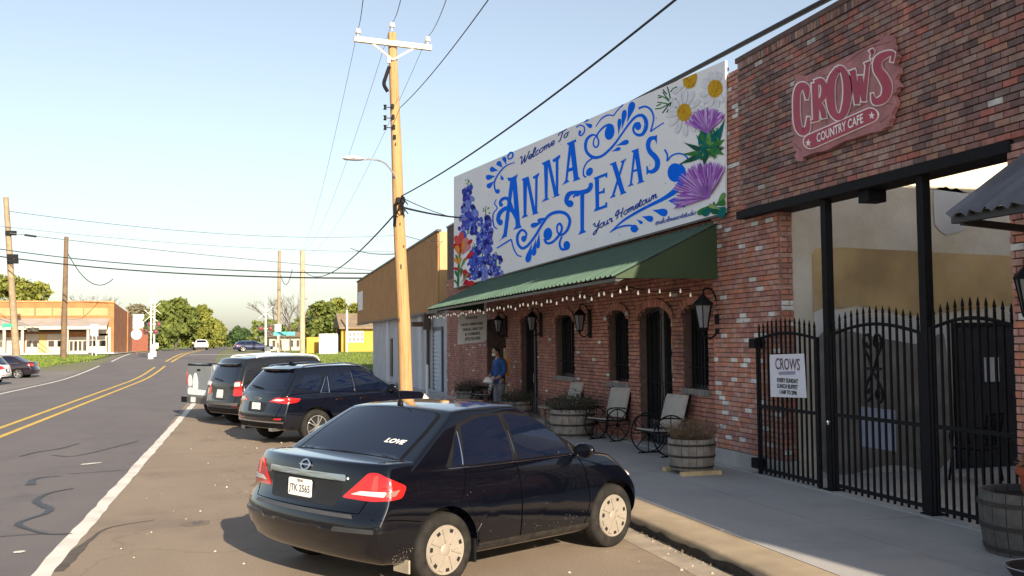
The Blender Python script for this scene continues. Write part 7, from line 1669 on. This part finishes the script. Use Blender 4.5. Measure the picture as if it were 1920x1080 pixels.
    c.patch('windscreen', [(2.66, -.54), (2.66, .54), (3.42, .68), (3.5, 0), (3.42, -.68)], 'T', M_carglass, .006, r=.06)
    bp = c.patch('rear_bumper', [(-.84, .40), (.84, .40), (.86, .60), (-.86, .60)], 'B', paint, .004, r=.05, thick=.004)
    c.patch('bumper_valance', [(-.78, .36), (.78, .36), (.80, barz + .06), (-.80, barz + .06)], 'B', M_trim, .010, bp, r=.03)
    for sg in (-1, 1): c.patch('reflector', [(sg * .60, .535), (sg * .80, .54), (sg * .80, .575), (sg * .62, .57)], 'B', M_lamp, .010, bp, r=.01)
    return tg
navy = car_paint('paint_navy_black', (.003, .004, .009), .12, dirt=.08)
e = Car('black_suv', 'black SUV with red tail lamps and chrome window trim, second from the camera', 'car', SUV, (.40, 21.35, 0), R(63), navy, (.92, 1.12, .985))
tg = dress_suv(e, navy, [(.36, .90), (.52, .985), (.76, 1.0), (1.02, .96), (.96, .89), (.74, .865)], '', True, True, 'alloy', tail2=[(.44, .925), (.56, .96), (.74, .945), (.62, .915)])
e.patch('chrome_strip', [(-.84, .475), (.84, .475), (.85, .50), (-.85, .50)], 'B', chrome, .016, tg, r=.008)
h_, n_ = e.ray('B', 0, .96); b = MB(); b.box(h_.x - .022, h_.x - .008, -.09, .09, .945, .975); b.box(h_.x - .022, h_.x - .0075, -.035, .035, .93, .99); e.fin(b.mesh('emblem'), 'emblem', chrome, tg)
for sg in (-1, 1): b = MB(); b.bar((.06, sg * .52, .33), (.3, sg * .52, .34), .14, .07); e.fin(b.mesh('exhaust_tip'), 'exhaust_tip', chrome)
b = MB(); h_, _n = e.ray('T', .95, 0); b.add([h_ + Vector((-.1, 0, 0)), h_ + Vector((.14, -.03, 0)), h_ + Vector((.14, .03, 0)), h_ + Vector((-.04, 0, .09))], [(0, 1, 3), (1, 2, 3), (2, 0, 3)]); e.fin(b.mesh('roof_fin'), 'roof_fin', navy)
SUV2 = dict(SUV); SUV2.update(L=4.95, W=1.95, wheels=(1.05, 3.95), rear=[(0, .10), (.1, .04), (.3, .0), (.45, .02), (.55, .07), (.8, .08), (1, .10)])
SUV2['gh'] = dict(z0=.98, rear=[(0, .08), (.3, .14), (.7, .26), (1, .40)], front=[(0, 3.80), (.3, 3.5), (.65, 3.15), (1, 2.75)], roof=[(.2, 1.70), (.6, 1.75), (1.3, 1.79), (2.2, 1.79), (2.8, 1.75), (3.8, 1.6)], w=[(0, .90), (.15, .89), (.55, .83), (.85, .74), (.95, .70), (1, .66)], rc=.08, fc=.2)
SUV2['top'] = [(0, 1.10), (.3, 1.12), (1.5, 1.11), (3.2, 1.10), (3.6, 1.09), (4.2, 1.06), (4.6, .98), (4.95, .85)]
charc = car_paint('paint_charcoal', (.012, .013, .015), .25, .2, dirt=.25)
x_ = Car('charcoal_suv', 'charcoal SUV with silver roof rails, third from the camera', 'car', SUV2, (-.40, 26.05, 0), R(63), charc, (.92, 1.03, 1.0))
tg = dress_suv(x_, charc, [(.50, .80), (.56, 1.14), (.74, 1.16), (.80, .82), (.66, .78)], '', False, True, 'alloy', MT['porcelain'], .42, tail2=[(.54, 1.02), (.55, 1.12), (.72, 1.13), (.72, 1.03)])
x_.patch('tailgate_panel', [(-.42, .70), (.42, .70), (.42, 1.0), (-.42, 1.0)], 'B', pm('panel_grey', (.04, .042, .045), .5, .1), .009, tg, r=.04)
h_, n_ = x_.ray('B', 0, .86); x_.plate(h_.x - .026, -.02, .86, '')
x_.patch('bumper_top', [(-.80, .56), (.80, .56), (.82, .62), (-.82, .62)], 'B', pm('bumper_grey', (.09, .09, .09), .6, .1), .03, tg, r=.02, thick=.03)
# ---- pickup: bed, cab, tailgate
grey_t = car_paint('paint_truck_grey', (.24, .26, .28), .35, .2, dirt=.2)
TR = dict(SUV2); TR.update(L=5.4, W=1.98, wheels=(1.15, 4.35), wr=.38, arch=.44, rear=[(0, .10), (.1, .08), (.3, .10), (.5, .1), (1, .1)], rc=.03, top=[(0, 1.20), (1.9, 1.20), (3.8, 1.18), (4.2, 1.16), (5.0, 1.08), (5.4, .9)], bot=[(0, .42), (.3, .40), (1.2, .36), (4.4, .34), (5.4, .34)])
TR['gh'] = dict(z0=1.05, rear=[(0, 1.9), (1, 2.05)], front=[(0, 4.1), (.5, 3.7), (1, 3.2)], roof=[(1.9, 1.42), (2.6, 1.45), (3.2, 1.43), (4.2, 1.36)], w=[(0, .9), (.2, .89), (.6, .82), (.9, .72), (1, .66)], rc=.03, fc=.2)
k_ = Car('grey_pickup', 'grey pickup truck with white stickers on the tailgate, farthest of the parked row', 'truck', TR, (-1.02, 28.7, 0), R(63), grey_t, (.88, .92, 1.27))
k_.wheels('alloy')
tg = k_.patch('tailgate', [(-.78, .52), (.78, .52), (.80, 1.18), (-.80, 1.18)], 'B', grey_t, .012, r=.03, thick=.012)
k_.patch('tailgate_cap', [(-.80, 1.17), (.80, 1.17), (.80, 1.20), (-.80, 1.20)], 'B', M_trim, .02, tg, r=.008)
for i, ol in enumerate(([(.50, .72), (.72, .70), (.77, .84), (.68, .98), (.54, .96), (.46, .84)], [(.06, .62), (.36, .60), (.42, .80), (.32, 1.0), (.18, 1.02), (.06, .84)], [(-.5, .535), (.74, .535), (.77, .66), (.60, .70), (.30, .66), (-.5, .64)])): k_.patch('sticker', ol, 'B', pm('sticker_white', (.8, .8, .77), .6, .06, 9), .018 + .002 * i, tg, r=.07, thick=.002)
b = MB(); b.box(-.06, .10, -.92, .92, .36, .50); bp = k_.fin(b.mesh('rear_bumper'), 'rear_bumper', pm('bumper_steel', (.13, .13, .13), .4, .15, 6, metal=.5))
b = MB(); b.box(-.068, -.062, .50, .86, .375, .485); k_.fin(b.mesh('bumper_step'), 'bumper_step', M_trim, bp); k_.plate(-.07, .05, .44, '', h=.11)
for sg in (-1, 1): k_.patch('tail_lamp', [(sg * .86, .75), (sg * .95, .75), (sg * .95, 1.05), (sg * .86, 1.05)], 'B', M_lamp, .01, r=.02)
k_.patch('handle', [(-.1, 1.06), (.1, 1.06), (.1, 1.1), (-.1, 1.1)], 'B', M_trim, .026, tg, r=.01)
for f in 'RL':
    for ol in ([(2.1, 1.22), (2.75, 1.22), (2.75, 1.38), (2.2, 1.38)], [(2.85, 1.22), (3.6, 1.22), (3.3, 1.37), (2.85, 1.38)]): k_.patch('window', ol, f, M_carglass, .006, r=.04)
    k_.line('seam', [(2.0, .5), (2.0, 1.2)], f, M_seam, .008)
k_.patch('rear_window', [(-.6, 1.26), (.6, 1.26), (.55, 1.38), (-.55, 1.38)], 'B', M_carglass, .006, r=.05)
k_.patch('bed_liner', [(.18, -.78), (1.85, -.78), (1.85, .78), (.18, .78)], 'T', M_trim, .004, r=.02)
# ---- left side: dark sedan and white car
plum = car_paint('paint_plum', (.012, .007, .012), .25, dirt=.05)
def dress_far(c, paint, z0=1.0):
    c.wheels('alloy')
    for f, sg in (('R', -1), ('L', 1)):
        for ol in ([(1.1, 1.02), (1.93, 1.005), (1.90, 1.40), (1.5, 1.38), (1.3, 1.3)], [(2.01, 1.005), (2.86, 1.005), (2.68, 1.18), (2.40, 1.34), (2.0, 1.40)]): c.patch('window', ol, f, M_carglass, .006, r=.03)
        c.line('window_trim', [(.95, 1.0), (1.5, .99), (2.95, .985)], f, chrome, .008, off=.004); c.patch('tail_lamp', [(.40, .82), (.46, .98), (.66, 1.0), (.86, .96), (.84, .86), (.62, .80)], ('C', sg), M_lamp, .012, r=.03, step=.05); c.patch('handle', [(1.4, .85), (1.56, .85), (1.56, .88), (1.4, .88)], f, chrome, .02, r=.01, rings=(1, .6))
        c.line('seam', [(1.99, .27), (1.99, .985)], f, M_seam, .005)
    c.mirror(2.93, .80, 1.03); c.patch('rear_window', [(.585, -.61), (.615, 0), (.585, .61), (1.245, .47), (1.245, -.47)], 'T', M_carglass, .006, r=.06)
s2 = Car('plum_sedan', 'dark plum sedan parked across the street at the far left', 'car', SEDAN, (-11.95, 68.3, .03), R(-84), plum, (1, 1.05, .96)); dress_far(s2, plum)
whitep = car_paint('paint_white', (.68, .68, .70), .3, dirt=.05)
w2 = Car('white_hatchback', 'white car cut off by the left edge in front of the plum sedan', 'car', SUV, (-11.75, 59.0, 0), R(-84), whitep, (.95, 1, .95))
dress_suv(w2, whitep, [(.36, .90), (.52, 1.04), (.76, 1.08), (1.02, 1.02), (.96, .89), (.74, .865)], '', False, False)
# ---- far vehicles
w3 = Car('white_suv', 'white SUV driving far down the road', 'car', SUV, (ypx(378, 650, 160).x, 160, g(160)), R(-6), whitep, (1, 1.15, 1)); dress_suv(w3, whitep, [(.36, .90), (.52, .985), (.76, 1.0), (1.02, .96), (.96, .89), (.74, .865)], '', False, False)
bluep = car_paint('paint_blue', (.012, .02, .07), .3, dirt=.05)
w4 = Car('dark_blue_suv', 'dark blue SUV partly hidden at the far roadside right of the road', 'car', SUV, (ypx(437, 650, 120).x, 119, g(119)), R(80), bluep, (1, 1, .75)); dress_suv(w4, bluep, [(.36, .90), (.52, .985), (.76, 1.0), (1.02, .96), (.96, .89), (.74, .865)], '', False, False)
# ------------------------------------------------------------------ the standing man
def skin_body(name, joints, edges, mat, parent, sub=2, root=0):
    me = bpy.data.meshes.new(name); me.from_pydata([j[0] for j in joints], edges, [])
    o = bpy.data.objects.new(name, me); C0.objects.link(o)
    md = o.modifiers.new('skin', 'SKIN'); md.use_smooth_shade = True; md.branch_smoothing = .6
    for i, j in enumerate(joints):
        r = j[1]; me.skin_vertices[0].data[i].radius = r if hasattr(r, '__len__') else (r, r); me.skin_vertices[0].data[i].use_root = (i == root)
    ss = o.modifiers.new('sub', 'SUBSURF'); ss.levels = sub; ss.render_levels = sub
    bpy.context.view_layer.update(); out = bpy.data.meshes.new_from_object(o.evaluated_get(bpy.context.evaluated_depsgraph_get())); bpy.data.objects.remove(o)
    out.polygons.foreach_set('use_smooth', [True] * len(out.polygons)); out.materials.clear()
    return obj(name, out, parent, [mat] if not isinstance(mat, list) else mat)
man = thing('person', 'standing man in blue jacket and grey trousers wearing a mask, holding a white bag', 'person', (6.72, 25.2, ZW), R(180 + 18), None)
# local +x is where he faces (towards the road), y his left
M_skin = pm('skin', (.40, .22, .15), .6, .08); M_jk = pm('blue_jacket', (.018, .07, .24), .85, .15, 9, bump=.3); M_tr = pm('grey_trousers', (.16, .17, .20), .9, .12, 9, bump=.2); M_hair = pm('dark_hair', (.012, .01, .01), .7, .2); M_shoe = pm('shoe', (.03, .03, .03), .6, .1)
J = [((0, 0, .94), (.15, .12)), ((.0, 0, 1.12), (.15, .115)), ((.0, 0, 1.30), (.17, .125)), ((.01, 0, 1.44), (.13, .10)), ((.05, 0, 1.53), .055), ((.08, 0, 1.58), .052),
     ((0, .09, .86), .095), ((.01, .10, .50), .062), ((-.02, .10, .10), .045), ((.10, .11, .04), .04), ((0, -.09, .86), .095), ((.03, -.10, .50), .062), ((.0, -.10, .10), .045), ((.12, -.11, .04), .04),
     ((.0, .20, 1.40), .065), ((-.01, .25, 1.15), .052), ((.16, .22, 1.0), .042), ((.24, .19, .98), .03), ((.0, -.20, 1.40), .065), ((-.01, -.25, 1.15), .052), ((.18, -.20, 1.02), .042), ((.26, -.17, 1.0), .03)]
E_ = [(0, 1), (1, 2), (2, 3), (3, 4), (4, 5), (0, 6), (6, 7), (7, 8), (8, 9), (0, 10), (10, 11), (11, 12), (12, 13), (3, 14), (14, 15), (15, 16), (16, 17), (3, 18), (18, 19), (19, 20), (20, 21)]
body = skin_body('body', J, E_, M_skin, man)
J = [((0, 0, .80), (.185, .155)), ((0, 0, .98), (.18, .15)), ((.0, 0, 1.15), (.175, .145)), ((.0, 0, 1.32), (.19, .145)), ((.01, 0, 1.45), (.14, .115)), ((.03, 0, 1.50), .075), ((.0, .21, 1.40), .085), ((-.01, .26, 1.15), .07), ((.14, .225, 1.01), .058), ((.0, -.21, 1.40), .085), ((-.01, -.26, 1.15), .07), ((.16, -.205, 1.03), .058)]
skin_body('jacket', J, [(0, 1), (1, 2), (2, 3), (3, 4), (4, 5), (4, 6), (6, 7), (7, 8), (4, 9), (9, 10), (10, 11)], M_jk, man)
J = [((0, 0, .93), (.16, .14)), ((0, .095, .82), .11), ((.01, .105, .48), .085), ((-.01, .105, .08), .08), ((0, -.095, .82), .11), ((.03, -.105, .48), .085), ((.01, -.105, .08), .08)]
skin_body('trousers', J, [(0, 1), (1, 2), (2, 3), (0, 4), (4, 5), (5, 6)], M_tr, man)
for sg in (1, -1):
    J = [((-.05, sg * .105, .045), .045), ((.06, sg * .108, .045), .048), ((.15, sg * .112, .035), .036)]; skin_body('shoe', J, [(0, 1), (1, 2)], M_shoe, man)
# head: shaped ellipsoid tilted down, nose, ears, mask, hair
def ell(name, c, r, mat, par, fn=None, sub=3, tilt=.25):
    bm = bmesh.new(); bmesh.ops.create_icosphere(bm, subdivisions=sub, radius=1.0)
    for q in bm.verts:
        p = Vector((q.co.x * r[0], q.co.y * r[1], q.co.z * r[2]))
        if fn: p = fn(p)
        q.co = p
    me = bpy.data.meshes.new(name); bm.to_mesh(me); bm.free(); me.transform(Matrix.Translation(c) @ Matrix.Rotation(tilt, 4, 'Y')); me.polygons.foreach_set('use_smooth', [True] * len(me.polygons)); return obj(name, me, par, [mat])
hc = Vector((.11, 0, 1.66))
def face(p):
    if p.x > 0 and p.z < 0: p.y *= 1 - .25 * (-p.z / .12); p.x *= 1 - .1 * (-p.z / .12)
    return p
hd = ell('head', hc, (.098, .078, .12), M_skin, man, face)
ell('nose', hc + Vector((.098, 0, -.035)), (.018, .014, .025), M_skin, hd)
for sg in (1, -1): ell('ear', hc + Vector((-.005, sg * .078, -.01)), (.02, .01, .03), M_skin, hd); ell('eye', hc + Vector((.083, sg * .032, -.005)), (.012, .014, .008), dark, hd)
ell('hair', hc + Vector((-.018, 0, .028)), (.102, .086, .112), M_hair, man, lambda p: Vector((p.x, p.y, max(p.z, -.02 if p.x > 0 else -.08))))
ell('face_mask', hc + Vector((.055, 0, -.07)), (.055, .062, .045), pm('mask_white', (.72, .70, .70), .8, .04), man)
def hand(c, sg):
    b = MB(); c = Vector(c)
    b.tube([c + Vector((-.03, 0, .005)), c + Vector((.02, 0, 0)), c + Vector((.05, 0, -.01))], [.022, .034, .03], 8)
    for k, (dy, L) in enumerate(((-.026, .055), (-.009, .065), (.009, .062), (.026, .048))):
        p = c + Vector((.05, dy, -.01)); b.tube([p, p + Vector((L * .55, 0, -.012)), p + Vector((L * .8, 0, -.04))], [.0095, .009, .007], 6)
    p = c + Vector((.01, -sg * .03, .0)); b.tube([p, p + Vector((.03, -sg * .018, -.006)), p + Vector((.055, -sg * .012, -.02))], [.011, .01, .008], 6); o = b.build('hand', M_skin, man, smooth=True, world=False, ang=70)
hand((.25, .185, .98), 1); hand((.28, -.165, .995), -1)
bag = thing('white_bag', 'white takeaway bag in the hands of the standing man', 'bag', (6.72, 25.2, ZW + .82), R(180 + 18))
def bagf(p): p.z = max(p.z, -.035); p.x *= 1 + .12 * math.sin(p.y * 30 + p.z * 20); return p
o = ell('bag_body', Vector((.36, .02, 0.06)), (.13, .15, .13), pm('bag_white', (.74, .73, .72), .7, .04), bag, bagf, tilt=-.3)
b = MB(); b.tube(catmull([(.30, .10, .12), (.30, .17, .18), (.30, .14, .15)], 4), .008, 5); b.tube(catmull([(.32, -.1, .12), (.32, -.16, .18), (.32, -.12, .15)], 4), .008, 5); b.build('bag_handle', MT['bag_white'], bag, world=False)
